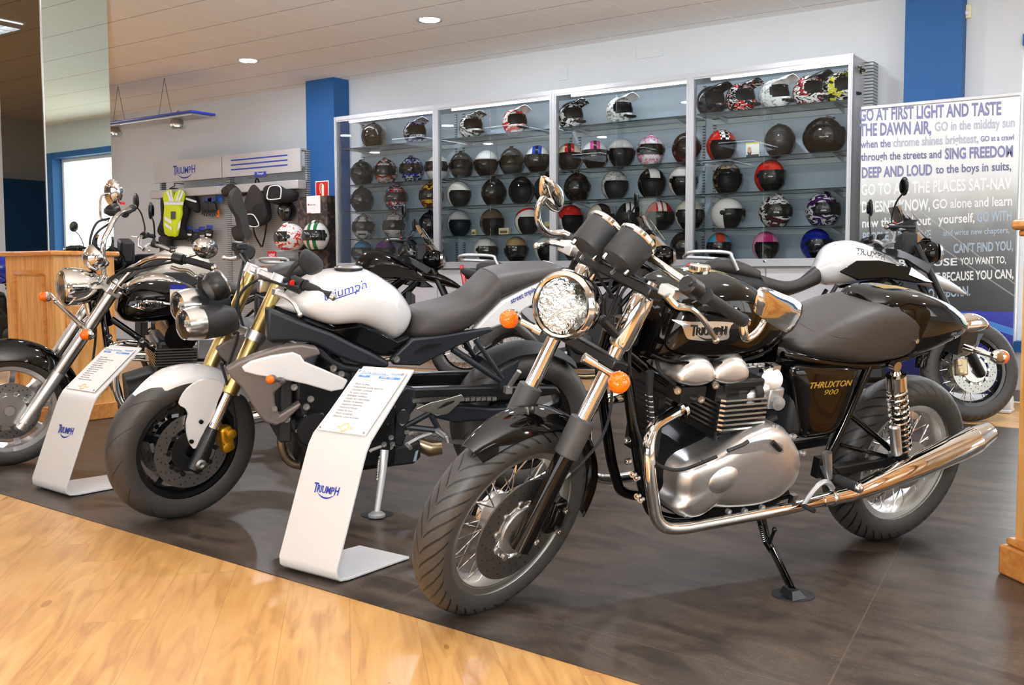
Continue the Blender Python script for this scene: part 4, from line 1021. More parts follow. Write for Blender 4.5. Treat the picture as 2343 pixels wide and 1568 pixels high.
    b = MB(TF); b.tube([tf(1300, 540, -.36), tf(1285, 535, -.37), tf(1257, 535, -.37), tf(1238, 520, -.37), tf(1230, 495, -.37), tf(1233, 470, -.37), tf(1246, 450, -.37)], [.013, .014, .013, .011, .010, .010, .012], 10, sub=5); mr = obj('mirror', b, K['chrome'], t)
    Q = [tf(x, y, -.37) for x, y in ((1242, 403), (1260, 412), (1276, 432), (1279, 455), (1275, 484), (1262, 482), (1246, 462), (1238, 440))]
    c = sum(Q, Vector()) / len(Q); back = Vector((-.6, .75, .1)).normalized(); q2 = cr(Q, 4, True); b = MB(TF)
    b.loft([[c + (p - c) * k + back * d for p in q2] for k, d in ((.5, .026), (.8, .02), (.96, .008), (1.0, .0), (.97, -.006))]); obj('mirror_shell', b, K['chrome'], mr)
    # turn signals
    signal(t, TF, tf(1417, 874, .20), (.75, .45, 0), tf(1336, 818, .12), .029)
    signal(t, TF, tf(1168, 730, -.20), (.8, .1, 0), tf(1240, 760, -.12), .027)
    # ---- fuel tank
    A = T.at
    st = [(A(1482, 790, .06), A(1486, 690, .02), .05, 2), (A(1494, 828, .10), A(1500, 650, 0), .10, 2.8), (A(1530, 842, .13), A(1536, 627, 0), .145, 3), (A(1585, 848, .145), A(1590, 617, 0), .168, 3),
          (A(1650, 848, .15), A(1645, 621, 0), .172, 3), (A(1715, 838, .14), A(1698, 648, 0), .158, 2.9), (A(1762, 816, .12), A(1745, 690, 0), .13, 2.7), (A(1795, 770, .10), A(1785, 735, 0), .09, 2.1)]
    tank = MB(T).body(st, 32, 5); ft = obj('fuel_tank', tank, BG, t, sharp=60); sv = bvh(tank)
    b = MB(T); b.tube([A(px, py, .15) for px, py in ((1489, 812), (1530, 827), (1600, 832), (1660, 830), (1720, 819), (1765, 799))], .006, 6, sub=4); obj('seam', b, BG, ft)
    b = MB(T)   # gold line along the crown of the tank
    for y0, y1 in ((-.034, .034),):
        rows = []
        for px, py in ((1560, 700), (1580, 700), (1610, 700), (1640, 700), (1670, 700), (1700, 700), (1730, 710)):
            x = A(px, py, 0).x; row = []
            for k in range(5):
                y = y0 + (y1 - y0) * k / 4; h, nn, _, _ = sv.ray_cast(T.w((x, y, 1.5)), -T.Z); row.append(T.loc(h) + Vector((0, 0, .0012)) if h else Vector((x, y, 1)))
            rows.append(row)
        R = [b.ring(r) for r in rows]
        for a, c in zip(R, R[1:]): b.bridge(a, c, False)
    obj('gold_stripe', b, K['gold_paint'], ft)
    b = MB(T); cx = A(1600, 620, 0).x
    h, _, _, _ = sv.ray_cast(T.w((cx, 0, 1.6)), -T.Z); hz = T.loc(h).z
    b.lathe([(.034, -.004), (.034, .012), (.028, .017), (0, .018)], (cx, 0, hz), (0, 0, 1), 24); obj('filler_cap', b, K['chrome'], ft)
    # badge pressed to the flank of the tank
    def onside(fr, sf, px, py, lift):
        r = ray(px, py).normalized(); h, nn, _, _ = sf.ray_cast(EYE, r); return h + nn * lift if h else None
    def patch(name, mb, sf, outline, lift, th, m, parent, sub=3):
        o = [Vector((p[0], p[1])) for p in outline]; o = cr(o, sub, True) if sub > 1 else o
        c = sum(o, Vector((0, 0))) / len(o); rings = []
        for k in (1, .66, .33):
            rings.append([onside(T, sf, *(c + (p - c) * k), lift) for p in o])
        if any(p is None for r in rings for p in r): print('patch miss', name); return None
        nn = (rings[0][len(o) // 4] - rings[0][0]).cross(rings[0][len(o) // 2] - rings[0][0]).normalized()
        if nn.dot(EYE - rings[0][0]) < 0: nn = -nn
        b = MB(); R0 = b.ring(rings[0]); R = [b.ring([p + nn * th for p in r]) for r in rings]
        b.bridge(R0, R[0])
        for a, c2 in zip(R, R[1:]): b.bridge(a, c2)
        b.fan(R[-1]); return obj(name, b, m, parent, sharp=50)
    badge = patch('tank_badge', None, sv, [(1536, 731), (1580, 736), (1630, 735), (1676, 738), (1672, 745), (1668, 758), (1664, 776), (1620, 780), (1580, 777), (1569, 770), (1562, 752), (1556, 742)], .001, .004, K['chrome_dull'], ft)
    p0, p1 = onside(T, sv, 1577, 768, 0), onside(T, sv, 1660, 768, 0); pu = onside(T, sv, 1577, 748, 0)
    b = MB(); xd = (p1 - p0); yd = (pu - p0); yd = yd - xd * (yd.dot(xd) / xd.length_squared)
    logo(b, p0 + yd * .1, xd, yd, xd.length, sv, .0015, .0055); obj('lettering', b, K['trim_black'], badge or ft)
    # ---- seat
    st = [(A(1818, 790, .10), A(1822, 752, .02), .075, 2.2), (A(1840, 814, .12), A(1846, 726, 0), .12, 3.2), (A(1880, 828, .13), A(1890, 704, 0), .14, 3.6), (A(1930, 836, .14), A(1935, 687, 0), .15, 3.8), (A(1985, 842, .14), A(1985, 678, 0), .152, 4),
          (A(2035, 836, .14), A(2030, 686, 0), .152, 4), (A(2070, 824, .14), A(2060, 704, 0), .148, 4), (A(2078, 800, .13), A(2068, 715, 0), .13, 3)]
    seatb = MB(T).body(st, 32, 4); se = obj('seat', seatb, K['seat'], t, sharp=70); ss = bvh(seatb)
    def seam(px):
        P = [onside(T, ss, x, y, .0008) for x, y in px]; P = [p for p in P if p]
        if len(P) > 2: b = MB(); b.tube(P, .0016, 5, sub=3); obj('seam', b, mat('seat_thread', (44, 41, 40), .6), se)
    seam([(1830, 740), (1862, 758), (1900, 768), (1950, 776), (2010, 772), (2050, 758), (2064, 738)])
    for k in range(6): seam([(1868 + 30 * k, 735 - 6 * k), (1876 + 30 * k, 750 - 4 * k), (1892 + 29 * k, 764 - 1 * k)])
    # ---- tail cowl
    st = [(A(1958, 700, 0), A(1962, 672, 0), .06, 2), (A(1990, 770, .05), A(1985, 659, 0), .12, 3), (A(2055, 822, .10), A(2030, 656, 0), .148, 3.6), (A(2090, 824, .12), A(2075, 660, 0), .15, 3.6), (A(2130, 812, .12), A(2115, 673, 0), .145, 3.2),
          (A(2165, 796, .10), A(2150, 690, 0), .125, 2.6), (A(2182, 782, .08), A(2180, 716, 0), .095, 2.3), (A(2190, 762, .05), A(2193, 738, 0), .045, 2)]
    cow = MB(T).body(st, 32, 4); cw = obj('tail_cowl', cow, BG, t, sharp=60); cs = bvh(cow)
    b = MB(T); rows = []
    for px in (2000, 2030, 2060, 2090, 2110):
        x = A(px, 690, 0).x; row = []
        for k in range(4):
            y = -.03 + .06 * k / 3; h, _, _, _ = cs.ray_cast(T.w((x, y, 1.5)), -T.Z); row.append(T.loc(h) + Vector((0, 0, .0012)))
        rows.append(row)
    R = [b.ring(r) for r in rows]
    for a, c in zip(R, R[1:]): b.bridge(a, c, False)
    obj('gold_stripe', b, K['gold_paint'], cw)
    bolt(cw, T, A(2095, 780, .15) , (0, 1, 0), .009, K['chrome'])
    # rear lamp
    lp = A(2215, 735, 0); b = MB(T); b.body([(lp + Vector((.04, 0, -.05)), lp + Vector((.04, 0, .02)), .03, 2), (lp + Vector((.0, 0, -.045)), lp + Vector((-.005, 0, .03)), .042, 2.2), (lp + Vector((-.05, 0, -.035)), lp + Vector((-.05, 0, .022)), .042, 2.2), (lp + Vector((-.085, 0, -.025)), lp + Vector((-.082, 0, .005)), .03, 2)], 18, 3)
    rl = obj('rear_lamp', b, K['chrome'], t)
    b = MB(T); b.body([(lp + Vector((-.083, 0, -.03)), lp + Vector((-.08, 0, .008)), .032, 2.4), (lp + Vector((-.097, 0, -.02)), lp + Vector((-.096, 0, .0)), .02, 2)], 14, 2); obj('lens', b, K['red_lens'], rl)
    b = MB(T); b.prism([lp + Vector((.06, -.03, -.12)), lp + Vector((-.03, -.03, -.08)), lp + Vector((-.03, -.03, -.03)), lp + Vector((.06, -.03, -.03))], (0, .06, 0)); obj('lamp_bracket', b, K['black_satin'], rl)
    sp = A(2300, 820, .14); signal(t, T, A(2288, 817, .16), (-.9, .15, -.05), A(2205, 795, .05), .026, 'amber')
    signal(t, T, A(2205, 800, -.16), (-.9, -.15, -.05), A(2190, 795, -.05), .026, 'amber')
    # ---- side panel with lettering
    def panel(pxs, off, th, m, name, parent):
        o = T.pts(pxs, off); b = MB(T); c = sum(o, Vector()) / len(o)
        b.pillow(o, [(off - .06, 1.0), (off - .012, 1.0), (off - .003, .985), (off + th * .5, .95), (off + th, .8), (off + th * 1.2, .4)], sub=3); return obj(name, b, m, parent, sharp=50), b
    spn, spb = panel([(1812, 843), (1880, 840), (1958, 842), (1960, 860), (1955, 892), (1932, 952), (1914, 984), (1892, 997), (1852, 1003), (1832, 1000), (1824, 960), (1816, 900)], .15, .012, BG, 'side_panel', t)
    sb = bvh(spb); q0, q1, qu = onside(T, sb, 1852, 889, 0), onside(T, sb, 1948, 882, 0), onside(T, sb, 1854, 876, 0)
    b = MB(); xd = q1 - q0; yd = qu - q0; yd = yd - xd * (yd.dot(xd) / xd.length_squared)
    text_mb(b, 'THRUXTON', q0, xd, yd, yd.length * 1.05, xd.length, .0008, .02, surf=sb, shear=.25); text_mb(b, '900', q0 + xd * .36 - yd * 1.35, xd, yd, yd.length * .95, xd.length * .33, .0008, .0, surf=sb, shear=.25); obj('lettering', b, K['gold_paint'], spn)
    # ---- frame tubes
    fm = K['black_gloss']
    for s in (1, -1):
        def m2(p): return Vector((p.x, p.y * s, p.z))
        for nm, pts, r in (('down_tube', [(1425, 770, .04), (1436, 880, .075), (1462, 1060, .085), (1478, 1140, .085), (1505, 1180, .09), (1600, 1185, .10), (1800, 1130, .11)], .017),
                           ('top_tube', [(1430, 800, .04), (1490, 850, .06), (1548, 890, .08)], .014),
                           ('seat_rail', [(1790, 812, .11), (1900, 832, .12), (2010, 836, .12), (2120, 800, .11)], .012),
                           ('rear_tube', [(1988, 838, .12), (1962, 895, .125), (1930, 970, .13), (1893, 1047, .13), (1880, 1080, .12)], .016)):
            b = MB(T); b.tube([m2(T.at(*p)) for p in pts], r, 12, sub=4); obj(nm, b, fm, t)
        b = MB(T); P = [m2(T.at(*p)) for p in ((1893, 1062, .10), (1960, 1050, .10), (2040, 1035, .10), (2040, 1058, .10), (1960, 1072, .10), (1905, 1082, .10))]
        b.prism(P, (0, .035 * s, 0)); sa = obj('swingarm', b, K['black_satin'], t, bev=.006)
        b = MB(T); b.tube([m2(T.at(*p)) for p in ((1945, 948, .11), (2035, 1026, .11))], .011, 10); obj('brace', b, fm, sa)
        b = MB(T); b.tube([m2(T.at(*p)) for p in ((1922, 1018, .125), (2028, 1045, .125))], .007, 8); obj('brake_rod', b, fm, sa)
        # shock absorber with coil spring
        a, z = m2(A(2048, 838, .15)), m2(A(2064, 1058, .15)); d = (z - a).normalized(); L = (z - a).length
        b = MB(T); b.tube([a, z], .011, 10); b.lathe([(.018, -.012), (.018, .012)], a, (0, 1, 0), 14); b.lathe([(.016, -.012), (.016, .012)], z, (0, 1, 0), 14); b.tube([a + d * .02, a + d * .03, a + d * .034, a + d * .085, a + d * .087], [.014, .018, .034, .034, .03], 20); sk = obj('shock_absorber', b, K['chrome'], t)
        b = MB(T); b.spiral(a + d * .085, a + d * (L - .05), .031, .0056, 11); obj('spring', b, K['chrome'], sk)
        b = MB(T); b.tube([a + d * (L * .45), a + d * (L * .47), a + d * (L * .9), a + d * (L * .95)], [.012, .019, .021, .024], 14); obj('damper', b, K['black_satin'], sk)
        off = Vector((.036, .012 * s, 0)); b = MB(T); b.tube([a + d * (L * .58) + off, a + d * (L * .6) + off, a + d * (L * .88) + off, a + d * (L * .9) + off], [.012, .019, .019, .012], 14); obj('reservoir', b, K['alu'], sk)
    b = MB(T); b.tube([A(1425, 770, 0) + Vector((0, 0, .06)), A(1425, 800, 0)], .03, 14); obj('steering_head', b, fm, t)
    b = MB(T); b.box(A(1540, 815, 0) + Vector((-.15, 0, 0)), (.5, .05, .06)); obj('spine', b, fm, t)
    # ---- engine
    en = K['black_engine']
    ec = A(1657, 950, .17); ex, ez = ec.x, ec.z          # front left edge of the barrel
    dep = .155; cx = ex - dep / 2
    b = MB(T); b.b2((ex - dep, -.15, ez - .10), (ex, .15, ez + .075)); eg = obj('engine', b, en, t, bev=.015)
    b = MB(T); b.body([((cx + .14, 0, ez - .36), (cx + .15, 0, ez - .12), .13, 3), ((cx + .02, 0, ez - .42), (cx + .02, 0, ez - .07), .14, 4), ((cx - .14, 0, ez - .42), (cx - .14, 0, ez - .08), .14, 4), ((cx - .28, 0, ez - .38), (cx - .27, 0, ez - .13), .13, 3)], 24, 3); obj('crankcase', b, en, eg)
    b = MB(T)
    for k in range(7):      # bright edged fins
        z = ez - .052 + k * .0155
        x1 = ex + .012; y1 = .172; x0 = ex - dep - .01
        b.loft([[(x0, -y1, z), (x1 - .015, -y1, z), (x1, -y1 + .02, z), (x1, y1 - .012, z), (x1 - .010, y1, z), (x0, y1, z)], [(x0, -y1, z + .0065), (x1 - .015, -y1, z + .0065), (x1, -y1 + .02, z + .0065), (x1, y1 - .012, z + .0065), (x1 - .010, y1, z + .0065), (x0, y1, z + .0065)]])
    obj('cooling_fins', b, K['chrome_dull'], eg)
    b = MB(T)
    for k in range(7):
        z = ez - .062 - k * .0125; q = .158 - .003 * k
        b.loft([[(ex - dep, -q, z), (ex - .004 * k, -q, z), (ex - .004 * k, q, z), (ex - dep, q, z)], [(ex - dep, -q, z + .004), (ex - .004 * k, -q, z + .004), (ex - .004 * k, q, z + .004), (ex - dep, q, z + .004)]])
    obj('lower_fins', b, en, eg)
    b = MB(T); b.b2((ex - dep, -.16, ez + .07), (ex, .16, ez + .105)); obj('cylinder_head', b, en, eg, bev=.01)
    for px, py in ((1597, 866), (1676, 862)):
        c = A(px, py, .16); b = MB(T); r = .07
        rings = []
        for y, k in ((-.165, .55), (-.16, .8), (-.14, .97), (-.11, 1), (.11, 1), (.14, .97), (.16, .8), (.166, .55), (.167, .2)):
            rings.append([Vector((c.x, y, c.z)) + Vector((math.cos(a) * r * (.5 + .5 * k), 0, math.sin(a) * r * (k if math.sin(a) > 0 else .42 * k))) for a in [2 * PI * i / 24 for i in range(24)]])
        b.loft(rings); cc = obj('cam_cover', b, K['alu'], eg, sharp=60)
        b = MB(T); b.b2((c.x - .046, -.15, c.z - .08), (c.x + .046, .15, c.z - .03)); obj('cover_base', b, en, cc)
    for px, py in ((1602, 912), (1548, 892), (1635, 880)): bolt(eg, T, A(px, py, .165), (.4, 1, 0), .011, K['chrome_dull'], .014)
    # primary cover: traced outline, domed
    o = [(670, 1130), (690, 1050), (750, 985), (850, 935), (960, 880), (1090, 790), (1200, 740), (1320, 705), (1420, 740), (1480, 830), (1515, 910), (1520, 1000), (1490, 1100), (1420, 1180), (1340, 1235), (1200, 1280), (1000, 1300), (860, 1300), (760, 1365), (690, 1372), (632, 1325), (640, 1275), (668, 1215)]
    o = T.pts([(1350 + x * .3188, 750 + y * .3188) for x, y in o], .20); b = MB(T)
    cc = A(1690, 1075, .2)
    b.pillow(o, [(.10, 1.01), (.165, 1.01), (.172, 1.015), (.178, 1.0), (.198, .975), (.210, .92), (.218, .82), (.222, .6), (.223, .25)], sub=4, ctr=cc); pc = obj('primary_cover', b, K['alu'], eg, sharp=60)
    bl = A(1655, 1098, .22); b = MB(T); b.ell((bl.x, .213, bl.z), (.062, .022, .046), 24, 12, Matrix.Rotation(math.radians(18), 3, 'Y')); obj('cover_bulge', b, K['alu'], pc)
    b = MB(T); b.tube([(A(1778, 1045, 0).x, .214, A(1778, 1045, .2).z), (A(1782, 1105, 0).x, .214, A(1782, 1105, .2).z)], [.016, .012], 12); obj('cover_rib', b, K['alu'], pc)
    b = MB(T); lk = [A(px, py, .228) for px, py in ((1660, 1040), (1690, 1020), (1740, 1008), (1762, 1005), (1790, 1018), (1792, 1034), (1778, 1040), (1745, 1030), (1700, 1038))]
    b.prism(lk, (0, .003, 0)); obj('cover_recess', b, K['alu_cast'], pc)
    b = MB(T); b.tube([A(1665, 1032, .235), A(1700, 1018, .235), A(1712, 1010, .235)], .006, 8); obj('clutch_arm', b, K['black_satin'], pc)
    b = MB(T); b.tube([A(1768, 1012, .235), A(1785, 1030, .235)], .008, 8); obj('clutch_pivot', b, K['black_satin'], pc)
    for px, py in ((1586, 1112), (1579, 1139), (1564, 1175), (1618, 1067), (1603, 1057), (1664, 1169), (1701, 1167), (1741, 1159), (1834, 1035), (1812, 997), (1772, 975)): bolt(pc, T, A(px, py, .19), (0, 1, 0), .009, K['alu'], .012)
    b = MB(TF); b = MB(T); b.tube([A(1640, 1045, .235), A(1600, 1062, .23), A(1560, 1075, .22), A(1525, 1072, .2), A(1490, 1050, .15), A(1460, 990, .12), A(1440, 900, .1), A(1425, 830, .08), A(1410, 740, .06)], .0055, 7, sub=5); obj('clutch_cable', b, K['rubber'], t)
    # carburettor
    c = A(1738, 880, .13); b = MB(T)
    b.tube([A(1700, 905, .13), A(1716, 900, .13), A(1730, 895, .13)], [.022, .03, .026], 16); b.tube([A(1730, 893, .13), A(1745, 887, .13)], [.03, .034], 16); cb = obj('carburettor', b, K['alu'], t)
    b = MB(T); b.box(A(1760, 905, .13), (.06, .07, .07)); obj('float_bowl', b, K['alu_cast'], cb, bev=.008)
    b = MB(T); b.lathe([(.036, -.02), (.04, .0), (.036, .015), (.02, .02), (0, .02)], A(1762, 868, .14), (.3, 1, .3), 20); obj('cap', b, K['alu'], cb)
    b = MB(T); b.lathe([(.022, 0), (.022, .02), (0, .022)], A(1775, 920, .16), (.2, 1, 0), 16); obj('drain_cap', b, K['alu_cast'], cb)
    b = MB(T); b.tube([A(1720, 898, .14), A(1733, 893, .14)], .033, 18); obj('clamp', b, K['rubber'], cb)
    b = MB(T); b.box(A(1800, 920, .05), (.14, .2, .16)); obj('airbox', b, K['black_matt'], t, bev=.02)
    b = MB(T); b.tube([A(1768, 838, .13), A(1755, 850, .13), A(1742, 852, .13)], .012, 10); b.box(A(1768, 840, .13), (.03, .04, .02)); obj('fuel_tap', b, K['chrome_dull'], t)
    b = MB(T); b.tube([A(1700, 965, .12), A(1740, 970, .13), A(1775, 955, .13)], .011, 10, sub=4); obj('breather_hose', b, K['rubber'], t)
    b = MB(T); b.tube([A(1487, 850, .1), A(1486, 900, .1), A(1492, 975, .1)], [.013, .011, .009], 10); cl = obj('coil_lead', b, K['rubber'], t)
    for k in range(6): b = MB(T); b.torus(A(1486 + k, 905 + 12 * k, .1), (0, 0, 1), .011, .0025, 14, 6); obj('lead_ring', b, K['chrome_dull'], cl)
    # ignition wires and breather along the engine front
    for pts, r in (([(1540, 830, .1), (1555, 860, .12), (1570, 900, .14), (1585, 912, .15), (1600, 912, .165)], .006), ([(1500, 812, .06), (1510, 850, .1), (1545, 880, .12)], .006), ([(1470, 700, .08), (1450, 760, .08), (1440, 820, .08), (1445, 880, .08)], .006), ([(1400, 640, .02), (1385, 700, .03), (1400, 760, .05), (1420, 800, .05)], .005)):
        b = MB(T); b.tube([T.at(*p) for p in pts], r, 7, sub=5); obj('cable', b, K['rubber'], t)
    for pts in ([(1355, 610, -.03), (1380, 650, -.02), (1420, 700, 0)], [(1425, 640, .03), (1405, 690, .02), (1385, 740, .02)], [(1500, 640, .1), (1470, 640, .08), (1430, 660, .05), (1400, 720, .04)], [(1370, 590, -.05), (1450, 630, .06), (1500, 670, .12)]):
        b = MB(TF); b.tube([tf(*p) for p in pts], .0045, 7, sub=5); obj('cable', b, K['rubber'], t)
    # oil cooler in front of the engine
    b = MB(T); oc = A(1478, 960, .0)
    for k in range(12): b.b2((oc.x - .01, -.07, oc.z - .10 + .017 * k), (oc.x + .02, .07, oc.z - .092 + .017 * k))
    b.b2((oc.x - .008, -.075, oc.z - .11), (oc.x + .016, .075, oc.z + .11)); obj('oil_cooler', b, K['black_engine'], t)
    for px, py in ((1438, 1007), (1440, 1055), (1452, 1085), (1460, 1093), (1462, 1135), (1470, 1143)): bolt(t, T, A(px, py, .10), (1, .3, 0), .010, K['chrome'], .012)
    # ---- exhaust
    L = [(1560, 935, .09), (1530, 953, .10), (1500, 974, .125), (1487, 1003, .15), (1484, 1040, .17), (1487, 1090, .18), (1494, 1140, .185), (1502, 1184, .19), (1522, 1206, .195), (1556, 1209, .195), (1605, 1201, .195), (1701, 1183, .195), (1800, 1164, .195), (1890, 1143, .195)]
    for s in (1, -1):
        P = [T.at(*p) for p in L]; P = [Vector((p.x, p.y * s, p.z)) for p in P]
        b = MB(T); b.tube(P, .0195, 18, sub=4); eh = obj('exhaust_header', b, K['chrome'], t)
        b = MB(T); d = (P[1] - P[0]).normalized(); b.lathe([(.024, -.01), (.034, -.008), (.034, .004), (.024, .006)], P[0] + d * .008, d, 18); obj('header_clamp', b, K['chrome'], eh)
        Q = [Vector((q.x, q.y * s, q.z)) for q in (A(1880, 1146, .195), A(1945, 1132, .197), A(1990, 1113, .2), A(2098, 1067, .205), A(2193, 1024, .21), A(2228, 1007, .212), A(2232, 1005, .212), A(2265, 986, .214))]
        b = MB(T); b.tube(Q, [.0225, .024, .033, .044, .0495, .0495, .046, .034], 28); mu = obj('silencer', b, K['chrome'], t, sharp=25)
        b = MB(T); d = (Q[-1] - Q[-2]).normalized(); b.lathe([(.0345, -.006), (.034, .002), (.028, .002), (.026, -.03), (0, -.031)], Q[-1], d, 24); obj('silencer_outlet', b, K['black_satin'], mu)
        for q in (A(1905, 1140, .195), A(1955, 1128, .198)):
            q = Vector((q.x, q.y * s, q.z)); d = (Q[1] - Q[0]).normalized(); b = MB(T); b.lathe([(.026, -.008), (.028, 0), (.026, .008)], q, d, 20); obj('clamp', b, K['chrome_dull'], mu)
    # ---- footrest, gear lever, stand
    b = MB(T); b.tube([A(1880, 1065, .14), A(1890, 1090, .16), A(1910, 1095, .2)], [.014, .012, .012], 10); b.box(A(1878, 1068, .13), (.05, .03, .07)); fr_ = obj('footrest_hanger', b, K['black_satin'], t)
    b = MB(T); b.tube([A(1916, 1097, .22), A(1962, 1116, .31)], .0165, 14); pg = obj('footrest', b, K['grip'], fr_)
    b = MB(T); b.ell(A(1965, 1117, .315), .017, 12, 8); obj('footrest_end', b, K['chrome'], pg)
    b = MB(T); b.tube([A(1905, 1118, .22), A(1896, 1106, .22), A(1882, 1104, .22), A(1866, 1118, .22), A(1850, 1138, .22), A(1838, 1156, .22)], [.010, .010, .009, .008, .008, .007], 8, sub=4); gl = obj('gear_lever', b, K['silver_paint'], t)
    b = MB(T); b.tube([A(1838, 1157, .22), A(1863, 1170, .27)], .008, 10); obj('lever_rubber', b, K['rubber'], gl)
    b = MB(T); b.tube([A(1820, 1150, .21), A(1895, 1130, .22)], .005, 8); b.box(A(1815, 1145, .2), (.025, .02, .04)); obj('gear_linkage', b, K['chrome_dull'], gl)
    b = MB(T); b.tube([A(1742, 1188, .09), A(1755, 1240, .12), A(1768, 1262, .14)], [.017, .014, .013], 12); b.tube([A(1768, 1258, .14), T.loc(gz(1812, 1350, .03))], [.0135, .012], 12); ks = obj('side_stand', b, K['black_gloss'], t)
    ft_ = gz(1815, 1362, .012); ft_ = T.loc(ft_); b = MB(T); b.loft([[T.loc(gz(1811, 1346, .035)) + Vector((dx, dy, 0)) for dx, dy in ((.016, -.02), (-.016, -.02), (-.016, .02), (.016, .02))], [ft_ + Vector((dx, dy, 0)) for dx, dy in ((.03, -.03), (-.028, -.03), (-.028, .03), (.03, .03))]]); obj('stand_foot', b, K['black_satin'], ks)
    b = MB(T); b.spiral(A(1738, 1200, .10), A(1748, 1240, .12), .007, .0018, 9, 8, 5); obj('stand_spring', b, K['chrome_dull'], ks)
    b = MB(T); b.tube([A(1760, 1245, .13), A(1771, 1215, .15)], .006, 8); b.ell(A(1772, 1212, .15), .009, 10, 6); obj('stand_tang', b, K['black_satin'], ks)
    return t
CAFE = build_cafe_racer()
def puck(px, py, r, label):
    c = gz(px, py, 0); b = MB(); b.lathe([(0, .005), (r * .9, .005), (r, .003), (r, 0), (0, 0)], c, (0, 0, 1), 40); obj('stand_puck', b, K['black_matt'], label=label, cat='stand pad', group='side stand pads', origin=c)
puck(1815, 1362, .066, 'flat black round pad under the black cafe racer side stand')
puck(862, 1178, .068, 'flat black round pad under the white motorcycle side stand')
# ================================================================ adventure motorcycles parked behind, facing away to the right
def mirror_y(P): return [Vector((p[0], -p[1], p[2])) for p in P]
def build_adventure(fr, label, paint, wing, naked=False, steer=0.0, rail=True, blue=False):
    t = thing('motorcycle', label, 'motorcycle', fr.w((.75, 0, 0)) * 1.0, 'motorcycles on display')
    t.location.z = 0
    # vertices are stored relative to the root
    B = lambda: MB(fr)
    wheel(t, 'rear_wheel', fr, 0, .325, .14, .215, 'spoke', TYRE_DUAL, K['wheel_black'], 32, [(-.075, .06, .11, K['steel'])])
    FA = 1.43
    ff = Frame(fr.w((FA + .02, 0, 0)), math.degrees(math.atan2(fr.X.y, fr.X.x)) + steer, 8)
    wheel(t, 'front_wheel', ff, 0, .34, .10, .245, 'spoke', TYRE_DUAL, K['wheel_black'], 32, [(-.07, .10, .155, K['steel']), (.07, .10, .155, K['steel'])])
    axis = Vector((-.43, 0, .90)).normalized()
    for s in (1, -1):
        P = lambda d: Vector((.02, .09 * s, .34)) + axis * d
        f = obj('fork_leg', MB(ff).tube([P(-.05), P(-.03), P(.3), P(.32)], [.02, .03, .03, .024], 14), K['black_satin'], t)
        obj('stanchion', MB(ff).tube([P(.3), P(.92)], .024, 14), K['black_satin'], f)
        b = MB(ff); b.box(Vector((-.10, .09 * s, .36)), (.07, .04, .11)); cal = obj('brake_caliper', b, K['caliper'], t, bev=.01)
        b = MB(ff); b.box(Vector((-.125, .112 * s, .385)), (.03, .012, .035)); b.box(Vector((-.115, .112 * s, .335)), (.03, .012, .035)); obj('piston_housing', b, K['caliper'], cal, bev=.004)
    b = MB(ff); rings = []
    for i in range(15):
        a = math.radians(84 + 92 * i / 14); e = Vector((math.cos(a), 0, math.sin(a))); hw = .075 * (.6 + .4 * math.sin(PI * i / 14))
        rings.append([Vector((0, 0, .34)) + e * (.375 - .05 * abs(s) ** 2) + Vector((0, hw * s, 0)) for s in (-1, -.6, 0, .6, 1)] + [Vector((0, 0, .34)) + e * (.369 - .05 * abs(s) ** 2) + Vector((0, hw * s, 0)) for s in (1, .6, 0, -.6, -1)])
    b.loft(rings); mg = obj('front_mudguard', b, K['black_gloss'], t)
    for s in (1, -1):
        b = MB(ff); b.prism([(.06, .088 * s, .58), (-.14, .088 * s, .56), (-.17, .088 * s, .40), (-.02, .088 * s, .46)], (0, .014 * s, 0)); obj('fork_guard', b, K['black_gloss'], mg)
    # tank, seat
    st = [((.42, 0, .95), (.43, 0, 1.05), .10, 2.2), ((.50, 0, .92), (.50, 0, 1.18), .14, 2.4), ((.62, 0, .92), (.63, 0, 1.215), .175, 2.5), ((.76, 0, .94), (.75, 0, 1.19), .18, 2.4), ((.90, 0, .96), (.88, 0, 1.13), .15, 2.2), ((1.0, 0, .98), (.99, 0, 1.06), .10, 2)]
    b = B(); b.body(st, 28, 4); tank = obj('fuel_tank', b, paint, t, sharp=60); sv = bvh(b)
    b = B(); b.lathe([(.045, 0), (.045, .01), (.03, .015), (0, .015)], (.72, 0, 1.195), (0, 0, 1), 24); obj('filler_cap', b, K['black_satin'], tank)
    st = [((.10, 0, .86), (.04, 0, .985), .13, 3), ((.22, 0, .84), (.21, 0, .935), .15, 3), ((.34, 0, .87), (.33, 0, .96), .14, 3), ((.46, 0, .92), (.44, 0, 1.05), .11, 2.6)]
    b = B(); b.body(st, 24, 4); obj('seat', b, K['seat'], t, sharp=70)
    st = [((-.30, 0, .99), (-.29, 0, 1.075), .08, 3), ((-.2, 0, .99), (-.19, 0, 1.10), .12, 3), ((-.06, 0, .96), (-.05, 0, 1.06), .13, 3), ((.06, 0, .93), (.05, 0, 1.01), .12, 3)]
    b = B(); b.body(st, 24, 4); obj('pillion_seat', b, K['seat'], t, sharp=70)
    st = [((-.42, 0, .99), (-.42, 0, 1.05), .05, 3), ((-.32, 0, .93), (-.32, 0, 1.03), .09, 3), ((-.15, 0, .88), (-.15, 0, 1.0), .12, 3.4), ((.1, 0, .83), (.1, 0, .95), .13, 3.4)]
    b = B(); b.body(st, 20, 3); tail = obj('tail_unit', b, K['black_matt'], t, sharp=50)
    b = B(); b.prism([(-.43, -.05, 1.05), (-.40, -.05, 1.07), (-.375, -.05, .96), (-.365, -.05, .87), (-.395, -.05, .865), (-.41, -.05, .95)], (0, .10, 0)); obj('tail_lamp', b, K['red_lens'], tail, bev=.008)
